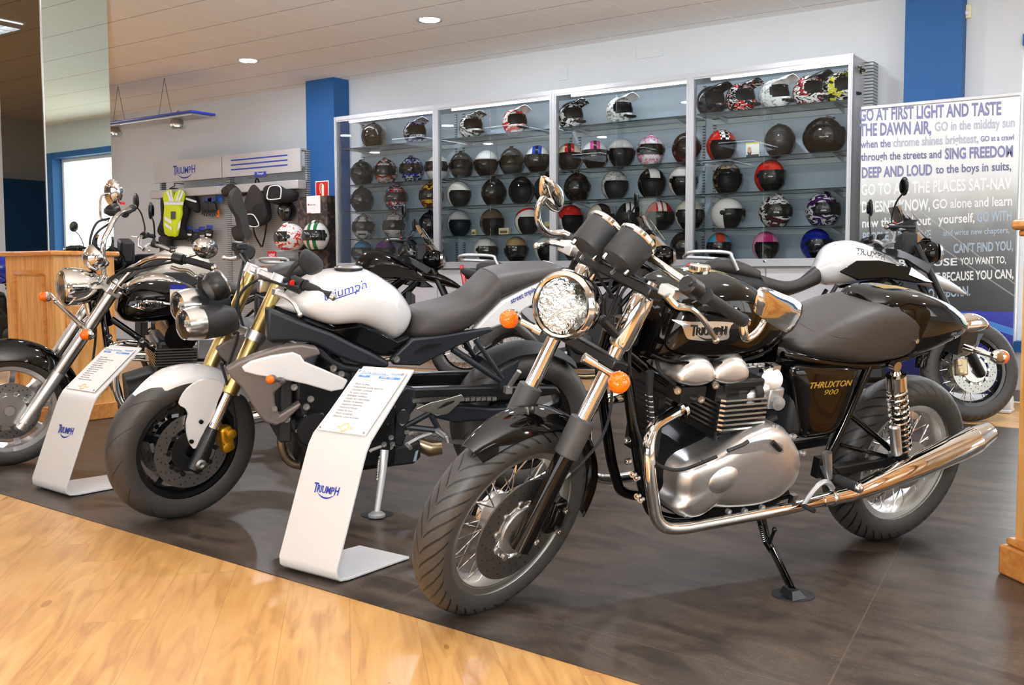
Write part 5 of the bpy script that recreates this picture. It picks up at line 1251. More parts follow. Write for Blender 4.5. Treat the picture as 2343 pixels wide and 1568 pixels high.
    b = B(); b.prism([(-.33, -.09, .92), (-.40, -.09, .60), (-.36, -.09, .58), (-.25, -.09, .90)], (0, .18, 0)); obj('plate_hanger', b, K['black_satin'], tail)
    if rail:
        b = B(); b.tube([(-.10, -.13, 1.00), (-.14, -.15, 1.08), (-.17, -.15, 1.115), (-.36, -.13, 1.125), (-.42, -.10, 1.12), (-.43, 0, 1.115), (-.42, .10, 1.12), (-.36, .13, 1.125), (-.17, .15, 1.115), (-.14, .15, 1.08), (-.10, .13, 1.00)], .0125, 10, sub=4); obj('grab_rail', b, K['silver_paint'], t)
    # side wings, radiator, beak
    for s in (1, -1):
        b = B(); P = [(.55, -.17, .98), (.66, -.18, 1.05), (.80, -.19, 1.05), (1.0, -.205, 1.0), (1.13, -.205, .90), (1.02, -.215, .90), (.84, -.21, .93), (.66, -.19, .92)]
        P = [Vector((p[0], p[1] * -s, p[2])) for p in P]; b.prism(P, (0, .03 * s, 0)); obj('side_wing', b, wing, t, bev=.008)
        b = B(); P = [(.78, -.14, 1.14), (.95, -.16, 1.13), (1.16, -.17, 1.02), (1.12, -.18, .96), (.98, -.19, 1.05), (.86, -.18, 1.09)]
        P = [Vector((p[0], p[1] * -s, p[2])) for p in P]; b.prism(P, (0, .025 * s, 0)); obj('tank_shroud', b, K['black_satin'], t, bev=.006)
        b = B(); P = [(1.0, -.205, 1.0), (1.135, -.205, .90), (1.08, -.22, .905), (.98, -.21, .95)]
        P = [Vector((p[0], (p[1] - .03) * -s, p[2])) for p in P]; b.prism(P, (0, .006 * s, 0)); obj('wing_tip', b, paint, t)
        for pts, r in (([(.08, .11, .86), (.38, .12, .70), (.50, .12, .55)], .016), ([(-.25, .10, .96), (.25, .12, .80), (.42, .12, .70)], .013), ([(.95, .05, 1.0), (.72, .12, .82), (.55, .13, .60), (.45, .12, .42)], .02), ([(1.0, .04, .92), (.80, .12, .70), (.70, .12, .45)], .018), ([(.55, .13, .90), (.42, .12, .70)], .014)):
            b = B(); b.tube([(p[0], p[1] * s, p[2]) for p in pts], r, 10, sub=3); obj('frame_tube', b, K['black_satin'], t)
        b = B(); b.prism([(.45, .09 * s, .42), (.10, .10 * s, .36), (-.05, .10 * s, .35), (-.05, .10 * s, .30), (.10, .10 * s, .28), (.45, .09 * s, .36)], (0, .03 * s, 0)); obj('swingarm', b, K['black_satin'], t, bev=.006)
        b = B(); b.tube([(.40, .14 * s, .36), (.40, .23 * s, .36)], .012, 8); obj('footrest', b, K['steel'], t)
    b = B(); b.b2((.40, -.15, .25), (.86, .15, .66)); b.b2((.55, -.14, .60), (.84, .14, .82)); obj('engine', b, K['black_engine'], t, bev=.04)
    for s in (1, -1):
        b = B(); b.lathe([(.0, 0), (.07, .0), (.085, -.01), (.09, -.03)], (.52, .19 * s, .44), (0, s, 0), 24); b.lathe([(0, 0), (.055, 0), (.065, -.02)], (.72, .185 * s, .44), (0, s, 0), 24); obj('engine_cover', b, K['alu_cast'] if not blue else K['black_satin'], t)
    b = B(); b.b2((.92, -.15, .48), (.97, .15, .82)); obj('radiator', b, K['black_matt'], t, bev=.01)
    if not naked:
        st = [((1.06, 0, .94), (1.06, 0, 1.02), .10, 2.4), ((1.2, 0, .90), (1.2, 0, 1.0), .10, 2.2), ((1.34, 0, .865), (1.34, 0, .93), .07, 2), ((1.43, 0, .845), (1.43, 0, .86), .025, 2)]
        b = B(); b.body(st, 18, 4); obj('beak', b, paint, t, sharp=50)
    # headlights
    for s in (1, -1):
        b = B(); b.ell((1.16, .075 * s, 1.12), (.10, .075, .085), 18, 12); h = obj('headlight', b, K['black_gloss'], t)
        b = B(); b.lathe([(.062, 0), (.05, .018), (0, .026)], (1.235, .08 * s, 1.12), (1, .1 * s, 0), 20, cap=False); obj('lens', b, K['chrome_dull'], h)
    b = B(); b.b2((1.0, -.10, 1.10), (1.10, .10, 1.26)); obj('instrument_panel', b, K['black_matt'], t, bev=.02)
    if not naked:
        b = B(); rows = []
        for i in range(6):
            u = i / 5; x = 1.21 - .19 * u - .02 * math.sin(PI * u); z = 1.20 + .26 * u; w2 = .15 - .05 * u ** 2
            rows.append([Vector((x - .05 * (y * y), w2 * y, z)) for y in (-1, -.6, -.2, .2, .6, 1)])
        R = [b.ring(r) for r in rows]
        for a, c in zip(R, R[1:]): b.bridge(a, c, False)
        ws = obj('windscreen', b, K['screen'], t)
        b = B()
        for s in (1, -1): b.tube([(1.17, .10 * s, 1.24), (1.06, .09 * s, 1.40)], .004, 6)
        b.tube([(1.10, -.11, 1.34), (1.10, .11, 1.34)], .004, 6); obj('screen_stay', b, K['chrome_dull'], ws)
    # handlebar and controls
    b = B(); b.tube([(.94, -.10, 1.20), (.93, 0, 1.20), (.94, .10, 1.20)], .014, 10); b.tube([(.94, .10, 1.20), (.92, .20, 1.25), (.87, .30, 1.26), (.80, .40, 1.24)], .0125, 10, sub=4); b.tube([(.94, -.10, 1.20), (.92, -.20, 1.25), (.87, -.30, 1.26), (.80, -.40, 1.24)], .0125, 10, sub=4); obj('handlebar', b, K['alu'], t)
    for s in (1, -1):
        grip(t, fr, (.86, .29 * s, 1.262), (.795, .40 * s, 1.238), .0165)
        sw = switchbox(t, fr, (.885, .255 * s, 1.262), (-.06, .11 * s, 0), .05, .026)
        if s < 0: b = B(); b.b2((.88, -.268, 1.284), (.90, -.25, 1.292)); obj('stop_switch', b, K['red'], sw)
        lever(t, fr, [(.93, .24 * s, 1.25), (.96, .30 * s, 1.245), (.95, .40 * s, 1.235)], .007)
        if not naked:
            b = B(); q = [(.93, .18, 1.29), (1.01, .26, 1.31), (1.02, .36, 1.29), (.97, .42, 1.26), (.97, .42, 1.20), (1.01, .36, 1.21), (1.0, .26, 1.23), (.94, .18, 1.25)]
            o = [Vector((p[0], p[1] * s, p[2])) for p in q]; i_ = [Vector((p[0] - .012, p[1] * s * .98, p[2])) for p in q]; b.loft([i_, o]); b.tube([(.80, .405 * s, 1.238), (.97, .42 * s, 1.23)], .009, 8); obj('hand_guard', b, K['black_matt'], t, bev=.004)
        b = B(); b.tube([(.89, .22 * s, 1.27), (.885, .225 * s, 1.33), (.90, .28 * s, 1.42), (.92, .33 * s, 1.46)], .006, 8, sub=4); b.ell((.89, .22 * s, 1.285), .013, 10, 6)
        m = obj('mirror', b, K['black_satin'], t)
        b = B(); R_ = Matrix.Rotation(math.radians(-10 * s), 3, 'Z'); b.ell((.93, .345 * s, 1.51), (.018, .048, .062), 18, 12, R_); obj('mirror_shell', b, K['black_satin'], m)
        b = B(); b.lathe([(.044, 0), (0, .001)], (.913, .345 * s, 1.51), (-1, 0, 0), 20, cap=False); obj('glass', b, K['mirror'], m)
    # exhaust on the right
    b = B(); b.tube([(.80, -.10, .60), (.92, -.10, .50), (.90, -.08, .28), (.70, -.08, .20), (.42, -.10, .20), (.22, -.16, .36)], .021, 12, sub=4); ex = obj('exhaust_header', b, K['bronze'], t)
    b = B(); b.tube([(.26, -.17, .38), (.20, -.18, .46), (-.12, -.19, .74), (-.16, -.19, .77)], [.04, .06, .06, .05], 18); sl = obj('silencer', b, K['steel'], t)
    b = B(); b.tube([(-.10, -.19, .722), (-.16, -.19, .775)], [.063, .062], 18); obj('end_cap', b, K['black_matt'], sl)
    b = B(); b.prism([(.28, -.25, .46), (.05, -.255, .68), (.03, -.25, .62), (.22, -.245, .42)], (0, .012, 0)); obj('heat_shield', b, K['black_satin'], sl)
    return t, sv, tank
def tag_plane(): pass
adF = Vector((-1.343, 7.321, 0)); a33 = Vector((math.cos(math.radians(33)), math.sin(math.radians(33)), 0))
AC = Frame(adF - a33 * 1.5, 33, 8)
tC, svC, tankC = build_adventure(AC, 'white and black adventure motorcycle parked in front of the text banner', K['white_paint'], K['black_gloss'], steer=8)
b = MB(); p0, p1, p2 = [EYE + ray(*q) * 6 for q in ((1955, 579), (2030, 594), (1957, 572))]
def press(sf, px, py):
    r = ray(px, py).normalized(); h, n_, _, _ = sf.ray_cast(EYE, r); return h
q0, q1, q2 = press(svC, 1958, 581), press(svC, 2024, 596), press(svC, 1960, 573)
if q0 and q1 and q2:
    xd = q1 - q0; yd = q2 - q0; yd = yd - xd * (yd.dot(xd) / xd.length_squared)
    text_mb(b, 'TRIUMPH', q0, xd, yd, .045, xd.length, .001, .0, surf=svC); o = obj('lettering', b, K['ink'], tankC)
AB = Frame(AC.O + Vector((-1.95, .02, 0)), 33, 8)
build_adventure(AB, 'black adventure motorcycle behind the white bike seat, red tail lamp in view', mat('black_bike_paint', (14, 12, 12), .1, 0, .02), K['black_gloss'], steer=0, blue=True)
AA = Frame(AC.O + Vector((-4.25, .02, 0)), 33, 8)
build_adventure(AA, 'black adventure motorcycle behind the white fuel tank, furthest left of the back row', mat('black_bike_paint_brown', (22, 18, 16), .1, 0, .02), K['black_gloss'], steer=-4, blue=True)
_E = Frame((0, 0, 0), -117, 9)
_P = EYE + ray(345, 612) * 7.9; _o = _P - _E.X * .83 + _E.Y * .34 - _E.Z * 1.25
build_adventure(Frame((_o.x, _o.y, 0), -117, 9), 'pale motorcycle with black bars behind the black cruiser', mat('cream_bike_paint', (226, 220, 208), .15, coat=.8), K['black_satin'], naked=True, steer=10, rail=False, blue=True)
_F = Frame((0, 0, 0), -117, 9); _P = EYE + ray(-40, 655) * 9.8; _o = _P - _F.X * .75 - _F.Z * 1.0
build_adventure(Frame((_o.x, _o.y, 0), -117, 9), 'blue motorcycle cut off by the left edge of the picture beside the pine pillar base', mat('blue_bike_paint', (24, 44, 150), .12, coat=.8), mat('blue_bike_paint', (24, 44, 150)), naked=True, rail=False, blue=True)
# ================================================================ white naked bike in the middle
S_ = Frame((-2.69, 3.90, 0), -122, 10)
SF = Frame((-3.53, 2.63, 0), -101, 12)
def build_white_bike():
    t = thing('motorcycle', 'white naked sports motorcycle with gold forks and twin headlights in the middle', 'motorcycle', S_.O.lerp(SF.O, .5), 'motorcycles on display')
    A = S_.at; B = SF.at; WP = K['white_paint']
    fw = wheel(t, 'front_wheel', SF, 0, .315, .13, .222, 'cast', TYRE_SPORT, K['wheel_black'], 5, [(.078, .105, .158, K['black_satin']), (-.078, .105, .158, K['black_satin'])])
    wheel(t, 'rear_wheel', S_, .02, .335, .20, .222, 'cast', TYRE_SPORT, K['wheel_black'], 5, [(-.09, .06, .11, K['black_satin'])])
    # fork
    ax = B(620, 684, .105) - B(450, 1060, .105); ax.y = 0; ax.normalize(); o = B(452, 1058, .105)
    for s in (1, -1):
        P = lambda d: Vector((o.x, .105 * s, o.z)) + ax * d
        L = obj('fork_leg', MB(SF).tube([P(.30), P(.305), P(.58), P(.585), P(.80), P(.805)], [.026, .030, .030, .028, .028, .02], 18), K['gold'], t)
        obj('stanchion', MB(SF).tube([P(.12), P(.31)], .0215, 14), K['chrome'], L)
        obj('fork_foot', MB(SF).tube([P(-.04), P(-.03), P(.10), P(.15)], [.02, .032, .03, .024], 14), K['black_satin'], L)
        b = MB(SF); b.lathe([(.022, -.01), (.022, .03), (.012, .035), (0, .03)], P(0), (0, s, 0), 16); obj('axle_cap', b, K['steel'], L)
        for d in (.555, .80):
            b = MB(SF); b.tube([P(d - .02), P(d + .02)], .037, 16); obj('yoke_clamp', b, K['alu'], L)
        # caliper
        c = P(.10) + Vector((-.085, -.012 * s, -.01)); b = MB(SF); b.box(c, (.055, .05, .11), Matrix.Rotation(math.radians(14), 3, 'Y')); cal = obj('brake_caliper', b, K['gold_cal'], t, bev=.012)
        b = MB(SF)
        for dz in (-.028, .028): b.lathe([(.021, 0), (.021, .012), (.014, .016), (0, .016)], c + Vector((-dz * .25, .025 * s, dz)), (0, s, 0), 14)
        obj('pistons', b, K['gold_cal'], cal)
    for d in (.555, .80):
        b = MB(SF); q = Vector((o.x, 0, o.z)) + ax * d; e = Vector((ax.z, 0, -ax.x))
        b.loft([[q + e * dx + ax * dz + Vector((0, y, 0)) for dx, dz in ((-.03, -.014), (.03, -.014), (.03, .014), (-.03, .014))] for y in (-.12, -.06, .06, .12)]); obj('yoke', b, K['alu'], t, bev=.005)
    # front mudguard with side tongues
    b = MB(SF); rings = []; n = 24
    for i in range(n + 1):
        u = i / n; a = math.radians(46 + 104 * u); e = Vector((math.cos(a), 0, math.sin(a))); C = Vector((0, 0, .315)); hw = .074 * (min(1, .25 + 3.2 * u) if u < .5 else min(1, .35 + 3 * (1 - u))); R = .337 - .014 * (1 - min(1, 4 * u))
        ring = [C + e * (R - .05 * abs(k / 5) ** 2.6) + Vector((0, hw * k / 5, 0)) for k in range(-5, 6)] + [C + e * (R - .005 - .05 * abs(k / 5) ** 2.6) + Vector((0, hw * .98 * k / 5, 0)) for k in range(5, -6, -1)]
        rings.append(ring)
    b.loft(rings); mg = obj('front_mudguard', b, WP, t, sharp=60)
    for s in (1, -1):
        P = [B(x, y, .098) for x, y in ((411, 924), (424, 935), (432, 950), (428, 970), (430, 1000), (441, 1026), (452, 1020), (468, 985), (486, 955), (500, 915), (512, 880), (470, 868), (430, 890))]
        P = [Vector((p.x, p.y * s, p.z)) for p in P]; b = MB(SF); b.prism(cr(P, 3, True), (0, -.012 * s, 0)); tg = obj('mudguard_tongue', b, WP, mg, sharp=50)
        for q in ((459, 965), (437, 1010)):
            p = B(*q, .1); bolt(tg, SF, (p.x, .1 * s, p.z), (0, s, 0), .009, K['black_satin'])
    # headlights
    for px, py, y in ((432, 742, .075), (418, 700, -.085)):
        c = B(px, py, y); d = Vector((.99, .06, -.06)).normalized(); R = .067
        b = MB(SF); b.lathe([(R * .98, -.03), (R * 1.0, -.07), (R * .95, -.15), (R * .75, -.19), (0, -.195)], c, d, 32); h = obj('headlight', b, K['black_matt'], t)
        b = MB(SF); b.lathe([(R * .80, .02), (R * .88, .024), (R * .97, .0), (R * 1.02, -.03), (R * 1.02, -.045), (R * .98, -.045)], c, d, 32, cap=False); obj('bezel', b, K['chrome_dull'], h)
        b = MB(SF); b.lathe([(R * .8, .018), (R * .55, -.01), (R * .25, -.02), (0, -.022)], c, d, 28, cap=False); b.lathe([(.014, -.02), (.014, .01), (0, .012)], c, d, 12); obj('reflector', b, mat('headlight_reflector', (225, 225, 222)), h)
        b = MB(SF); b.lathe([(R * .84, .022), (R * .6, .034), (R * .3, .04), (0, .041)], c, d, 28, cap=False); obj('lens', b, MATS['headlamp_lens'], h)
    # instruments
    p0, p1 = B(468, 660, .0), B(508, 640, .0); b = MB(SF); d = (p1 - p0).normalized()
    b.lathe([(0, 0), (.045, 0), (.058, .02), (.062, .05), (.058, .058)], p0 + Vector((0, .03, 0)), d, 28); ins = obj('instrument', b, K['black_satin'], t)
    b = MB(SF); b.lathe([(.056, .055), (.062, .06), (.06, .066), (.05, .064)], p0 + Vector((0, .03, 0)), d, 28, cap=False); obj('bezel', b, K['chrome_dull'], ins)
    b = MB(SF); b.lathe([(.055, .06), (0, .061)], p0 + Vector((0, .03, 0)), d, 24, cap=False); obj('dial', b, K['trim_black'], ins)
    b = MB(SF); b.box(p0 + Vector((-.05, -.07, .005)), (.06, .08, .07)); obj('display_pod', b, K['black_satin'], ins, bev=.012)
    # handlebar
    hb = [B(548, 572, -.33), B(566, 600, -.2), B(598, 640, -.06), B(626, 650, .06), B(665, 640, .17), B(705, 655, .25)]
    b = MB(SF); b.tube(hb, .013, 12, sub=4); obj('handlebar', b, K['black_satin'], t)
    for px, py, y in ((597, 628, -.03), (604, 655, .05)):
        b = MB(SF); b.box(B(px, py, y), (.05, .03, .055)); obj('bar_clamp', b, K['alu'], t, bev=.008)
    grip(t, SF, B(697, 653, .24), B(757, 678, .345), .018, 'steel'); 
    sw = switchbox(t, SF, B(680, 652, .21), B(757, 678, .345) - B(697, 653, .24), .06, .033)
    b = MB(SF); b.box(B(668, 647, .235), (.018, .012, .02)); obj('light_switch', b, K['red'], sw, bev=.003)
    lever(t, SF, [B(632, 672, .18), B(655, 680, .23), B(672, 694, .27), B(680, 708, .29), B(686, 720, .30)], .009, 'alu')
    b = MB(SF); b.box(B(636, 668, .17), (.04, .035, .03)); obj('lever_perch', b, K['alu'], t, bev=.005)
    # left mirror
    Q = [B(x, y, .27) for x, y in ((697, 570), (718, 580), (736, 597), (739, 612), (734, 622), (712, 630), (696, 622), (684, 605), (684, 588))]
    c = sum(Q, Vector()) / len(Q); back = Vector((.75, .65, 0)).normalized(); q2 = cr(Q, 4, True)
    b = MB(SF); b.tube([B(664, 646, .22), B(660, 630, .23), B(672, 610, .25), B(688, 598, .265)], [.010, .010, .011, .014], 10, sub=4); mi = obj('mirror', b, K['black_matt'], t)
    b = MB(SF); b.loft([[c + (p - c) * k + back * d for p in q2] for k, d in ((.4, .03), (.75, .026), (.95, .012), (1, 0), (.97, -.012))]); obj('mirror_shell', b, K['black_matt'], mi)
    b = MB(SF); b.loft([[c + (p - c) * .93 - back * d for p in q2] for d in (.012, .0135)]); obj('glass', b, K['mirror'], mi)
    # right mirror, seen nearly edge-on
    Q = [B(x, y, -.33) for x, y in ((534, 430), (546, 436), (551, 456), (560, 486), (566, 520), (568, 546), (554, 546), (545, 505), (531, 482), (524, 466), (525, 446))]
    c = sum(Q, Vector()) / len(Q); q2 = cr(Q, 3, True); back = Vector((.5, -.85, 0)).normalized()
    b = MB(SF); b.loft([[c + (p - c) * k + back * d for p in q2] for k, d in ((.5, .02), (.9, .012), (1, 0), (.95, -.012))]); mr = obj('mirror', b, K['black_matt'], t, label='tall dark mirror on the far end of the handlebar')
    b = MB(SF); b.tube([B(560, 540, -.33), B(562, 565, -.32), B(565, 590, -.30)], .009, 8, sub=3); obj('stem', b, K['black_matt'], mr)
    sw2 = switchbox(t, SF, B(560, 575, -.30), (0, -1, -.1), .07, .036)
    b = MB(SF); b.box(B(548, 562, -.28), (.05, .05, .03)); obj('brake_reservoir', b, K['black_satin'], t, bev=.006)
    grip(t, SF, B(552, 578, -.33), B(540, 566, -.45), .018, 'steel')
    lever(t, SF, [B(545, 590, -.30), B(528, 592, -.36), B(512, 590, -.42)], .008)
    for pts in ([(655, 655, .2), (600, 640, .05), (560, 660, 0), (540, 700, 0), (545, 760, .02), (520, 840, .06)], [(560, 590, -.3), (548, 640, -.1), (545, 700, -.03), (560, 760, .0)], [(505, 830, .1), (520, 880, .11), (536, 950, .11), (540, 1000, .1)], [(640, 690, .12), (600, 720, .05), (580, 760, .02)]):
        b = MB(SF); b.tube([B(*p) for p in pts], .006, 7, sub=5); obj('cable', b, K['rubber'], t)
    # ---- tank
    st = [(A(634, 704, .05), A(640, 690, .02), .05, 2), (A(660, 718, .08), A(680, 655, 0), .11, 2.2), (A(695, 731, .13), A(722, 628, 0), .16, 2.4), (A(760, 754, .15), A(785, 616, 0), .19, 2.5), (A(828, 752, .15), A(838, 618, 0), .195, 2.5),
          (A(880, 772, .14), A(880, 640, 0), .175, 2.4), (A(906, 786, .12), A(908, 662, 0), .14, 2.4), (A(928, 772, .10), A(928, 690, 0), .10, 2.2), (A(938, 740, .06), A(938, 712, 0), .05, 2)]
    b = MB(S_); b.body(st, 36, 5); ft = obj('fuel_tank', b, WP, t, sharp=60); sv = bvh(b)
    def hit(px, py): h, n_, _, _ = sv.ray_cast(EYE, ray(px, py).normalized()); return h
    q0, q1, q2 = hit(744, 689), hit(842, 658), hit(748, 672)
    b = MB(); xd = q1 - q0; yd = q2 - q0; yd = yd - xd * (yd.dot(xd) / xd.length_squared)
    text_mb(b, 'triumph', q0, xd, yd, .036, xd.length, .001, .0, surf=sv, shear=.3)
    o = obj('lettering', b, K['blue_ink'], ft)
    b = MB()
    P = [hit(762 + i * 10, 686 - i * 3.4) for i in range(7)]
    b.tube([p for p in P if p], .0022, 6); obj('underline', b, K['blue_ink'], ft)
    cx = A(797, 626, 0).x; h, n_, _, _ = sv.ray_cast(S_.w((cx, 0, 1.6)), -S_.Z); hz = S_.loc(h); nl = Vector((n_.dot(S_.X), n_.dot(S_.Y), n_.dot(S_.Z)))
    if nl.z < 0: nl = -nl
    b = MB(S_); b.lathe([(.058, -.004), (.058, .006), (.05, .009), (.046, .006)], hz, nl, 32, cap=False); fc = obj('filler_cap', b, K['black_satin'], ft)
    b = MB(S_); b.lathe([(.047, .004), (.04, .009), (0, .01)], hz, nl, 28); obj('cap_centre', b, K['steel'], fc)
    # black lower tank cover, frame spars
    def slab(name, pxs, off, th, m, parent=t, bev=.006, both=True, sub=0, sharp=40):
        for s in ((1, -1) if both else (1,)):
            P = [A(p[0], p[1], off) for p in pxs]; P = [Vector((p.x, p.y * s, p.z)) for p in P]
            if sub: P = cr(P, sub, True)
            b = MB(S_); b.prism(P, (0, -th * s, 0)); r = obj(name, b, m, parent, bev=bev, sharp=sharp)
            if s == 1: first = r
        return first
    slab('lower_tank_cover', [(700, 735), (762, 755), (829, 746), (868, 762), (910, 783), (938, 772), (925, 785), (880, 814), (866, 810), (820, 788), (774, 766), (730, 750)], .145, .05, K['black_gloss'])
    slab('frame_spar', [(612, 706), (650, 722), (700, 742), (762, 764), (800, 784), (846, 806), (892, 830), (890, 843), (860, 842), (810, 832), (768, 814), (738, 796), (712, 786), (672, 782), (640, 782), (612, 782)], .165, .07, K['graphite'], bev=.014)
    slab('frame_spar', [(716, 790), (740, 798), (760, 820), (790, 836), (870, 846), (905, 850), (905, 864), (850, 858), (772, 850), (742, 826), (722, 808)], .15, .05, K['graphite'], bev=.01)
    slab('subframe', [(893, 824), (945, 776), (1000, 770), (1122, 750), (1132, 757), (1040, 797), (962, 838), (900, 836)], .15, .03, K['graphite'], bev=.008)
    b = MB(S_); b.prism([A(x, y, .152) for x, y in ((945, 808), (975, 788), (1010, 786), (1000, 792))], (0, .004, 0)); obj('recess', b, K['trim_black'], t)
    bolt(t, S_, A(907, 822, .155), (0, 1, 0), .014, K['steel'])
    # seat
    st = [(A(928, 764, .05), A(940, 703, 0), .09, 2.6), (A(950, 775, .09), A(962, 701, 0), .135, 3), (A(1000, 776, .12), A(1003, 694, 0), .155, 3.4), (A(1050, 764, .12), A(1046, 680, 0), .155, 3.4), (A(1085, 748, .12), A(1075, 662, 0), .15, 3.2), (A(1118, 722, .12), A(1098, 638, 0), .145, 3), (A(1144, 694, .12), A(1118, 618, 0), .14, 3)]
    b = MB(S_); b.body(st, 30, 5); obj('seat', b, K['seat'], t, sharp=70)
    st = [(A(1140, 692, .11), A(1116, 619, 0), .135, 3), (A(1165, 678, .11), A(1148, 612, 0), .14, 3.2), (A(1205, 660, .11), A(1195, 606, 0), .135, 3.2), (A(1245, 643, .10), A(1245, 602, 0), .12, 3), (A(1272, 628, .08), A(1270, 604, 0), .09, 2.6), (A(1280, 620, .05), A(1279, 611, 0), .05, 2)]
    b = MB(S_); b.body(st, 28, 4); obj('pillion_seat', b, K['seat'], t, sharp=70)
    tp = slab('tail_panel', [(1084, 757), (1112, 726), (1150, 690), (1200, 664), (1245, 644), (1300, 618), (1322, 622), (1300, 650), (1240, 688), (1202, 710), (1170, 738), (1124, 754)], .135, .05, WP, bev=.012)
    b = MB(); x0, x1, yu = S_.w(A(1170, 695, .137)), S_.w(A(1226, 666, .137)), S_.w(A(1166, 684, .137)); xd = x1 - x0; yd = yu - x0; yd -= xd * (yd.dot(xd) / xd.length_squared)
    text_mb(b, 'street triple', x0, xd, yd, .024, xd.length, .0015, 0, shear=.25); obj('lettering', b, K['blue_ink'], tp)
    b = MB(S_); b.body([(A(1200, 700, 0), A(1210, 640, 0), .12, 3), (A(1280, 650, 0), A(1285, 618, 0), .10, 3), (A(1320, 632, 0), A(1322, 620, 0), .05, 2.4)], 20, 3); obj('tail_unit', b, K['black_satin'], t)
    b = MB(S_); b.box(A(1322, 628, 0) + Vector((-.01, 0, 0)), (.02, .09, .03)); obj('tail_lamp', b, K['red_lens'], t, bev=.005)
    # pillion footrest hanger
    for s in (1, -1):
        m2 = lambda p: Vector((p.x, p.y * s, p.z))
        b = MB(S_); b.tube([m2(A(1035, 800, .14)), m2(A(1145, 872, .16))], .013, 10); b.tube([m2(A(1088, 778, .14)), m2(A(1150, 866, .16))], .011, 10); b.prism([m2(A(x, y, .165)) for x, y in ((1140, 862), (1152, 850), (1188, 826), (1186, 838), (1160, 885), (1146, 892))], (0, -.015 * s, 0)); hg = obj('pillion_hanger', b, K['graphite'], t)
        b = MB(S_); b.tube([m2(A(1158, 896, .17)), m2(A(1188, 850, .22))], .012, 8); b.box(m2(A(1162, 892, .18)), (.03, .03, .03)); obj('pillion_peg', b, K['alu'], hg)
    # radiator shrouds
    for s in (1, -1):
        def sp(L, off, th, m, name, par, sub=0, bev=.006):
            P = [A(x, y, off) for x, y in L]; P = [Vector((p.x, p.y * s, p.z)) for p in P]
            if sub: P = cr(P, sub, True)
            b = MB(S_); b.prism(P, (0, -th * s, 0)); return obj(name, b, m, par, bev=bev)
        sh = sp([(519, 846), (545, 830), (585, 814), (640, 796), (690, 790), (728, 797), (735, 812), (700, 822), (680, 850), (660, 872), (645, 885), (628, 900), (630, 925), (640, 951), (688, 922), (690, 930), (652, 968), (632, 975), (606, 967), (588, 945), (570, 915), (552, 886), (530, 866)], .20, .05, K['grey_shroud'], 'radiator_shroud', t, bev=.012)
        sp([(553, 841), (575, 827), (620, 815), (671, 807), (688, 814), (697, 828), (740, 846), (797, 871), (786, 892), (758, 897), (700, 880), (637, 867), (590, 860), (560, 852)], .212, .022, WP, 'shroud_panel', sh, bev=.006)
        b = MB(S_); p = A(628, 936, .21); bolt(sh, S_, (p.x, .202 * s, p.z), (0, s, 0), .012, K['steel'])
        p = A(620, 868, .26); p.y *= s; q = A(645, 872, .215); q.y *= s
        signal(sh, S_, p, (.75, .5 * s, 0), q, .017, 'amber', 'grey_shroud', 'grey_shroud')
    # engine
    b = MB(S_); c = A(760, 950, 0); b.b2((c.x - .24, -.17, c.z - .20), (c.x + .16, .17, c.z + .06)); b.b2((c.x - .05, -.15, c.z + .02), (c.x + .20, .15, c.z + .24)); eg = obj('engine', b, K['black_engine'], t, bev=.03)
    for px, py, r in ((720, 985, .075), (860, 940, .085)):
        p = A(px, py, .19); b = MB(S_); b.lathe([(r, -.03), (r, 0), (r * .9, .012), (r * .3, .014), (0, .014)], (p.x, .18, p.z), (0, 1, 0), 28); ec = obj('engine_cover', b, K['black_satin'], eg)
        for k in range(6): bolt(ec, S_, (p.x + r * .93 * math.cos(k), .178, p.z + r * .93 * math.sin(k)), (0, 1, 0), .007, K['steel'])
    for px, py in ((672, 885), (762, 842), (780, 855), (700, 930), (710, 912), (655, 958)): bolt(eg, S_, A(px, py, .185), (0, 1, 0), .014, K['steel'], .012)
    b = MB(S_); p = A(640, 900, 0); b.b2((p.x - .02, -.17, p.z - .16), (p.x + .03, .17, p.z + .14)); obj('radiator', b, K['black_matt'], t, bev=.01)
    for i in range(3):
        y = .09 - .07 * i; b = MB(S_); P = [A(652, 950, y), A(644, 990, y), A(646, 1030, y), A(660, 1055, y), A(690, 1066, y), A(760, 1062, y), A(830, 1058, .05)]
        b.tube(P, .0175, 12, sub=5); obj('exhaust_header', b, K['bronze'], t)
    b = MB(S_); b.tube([A(690, 925, .16), A(700, 960, .16), A(710, 1000, .16)], .016, 10); b.tube([A(665, 960, .15), A(690, 1010, .15), A(715, 1030, .14)], .018, 10); obj('water_hose', b, K['rubber'], t)
    slab('belly_silencer', [(820, 1010), (890, 1028), (963, 1010), (965, 1048), (947, 1064), (880, 1072), (826, 1080), (800, 1078), (796, 1020)], .12, .24, K['black_matt'], bev=.014, both=False)
    b = MB(S_); b.tube([A(960, 1015, .05), A(985, 1025, .07), (A(1010, 1022, .08))], [.035, .04, .034], 16); obj('exhaust_outlet', b, K['bronze'], t)
    b = MB(S_); b.prism([A(x, y, .123) for x, y in ((951, 1033), (957, 1030), (952, 1055), (945, 1056))], (0, .002, 0)); obj('sticker', b, mat('pale_blue_tape', (158, 186, 204), .5), t)
    slab('rear_frame_plate', [(905, 905), (930, 885), (950, 890), (955, 930), (940, 950), (930, 1000), (922, 1024), (902, 1020), (898, 960)], .15, .04, K['graphite'], bev=.01)
    b = MB(S_); p = A(922, 955, .155); pl_ = [A(x, y, .156) for x, y in ((923, 936), (932, 947), (934, 958), (920, 974), (911, 964), (911, 950))]; b.prism(cr(pl_, 4, True), (0, .006, 0)); op = obj('pivot_plate', b, K['silver_paint'], t)
    b = MB(S_); b.lathe([(.03, 0), (.03, .004), (0, .004)], A(922, 955, .162), (0, 1, 0), 20); obj('pivot_cap', b, K['black_matt'], op)
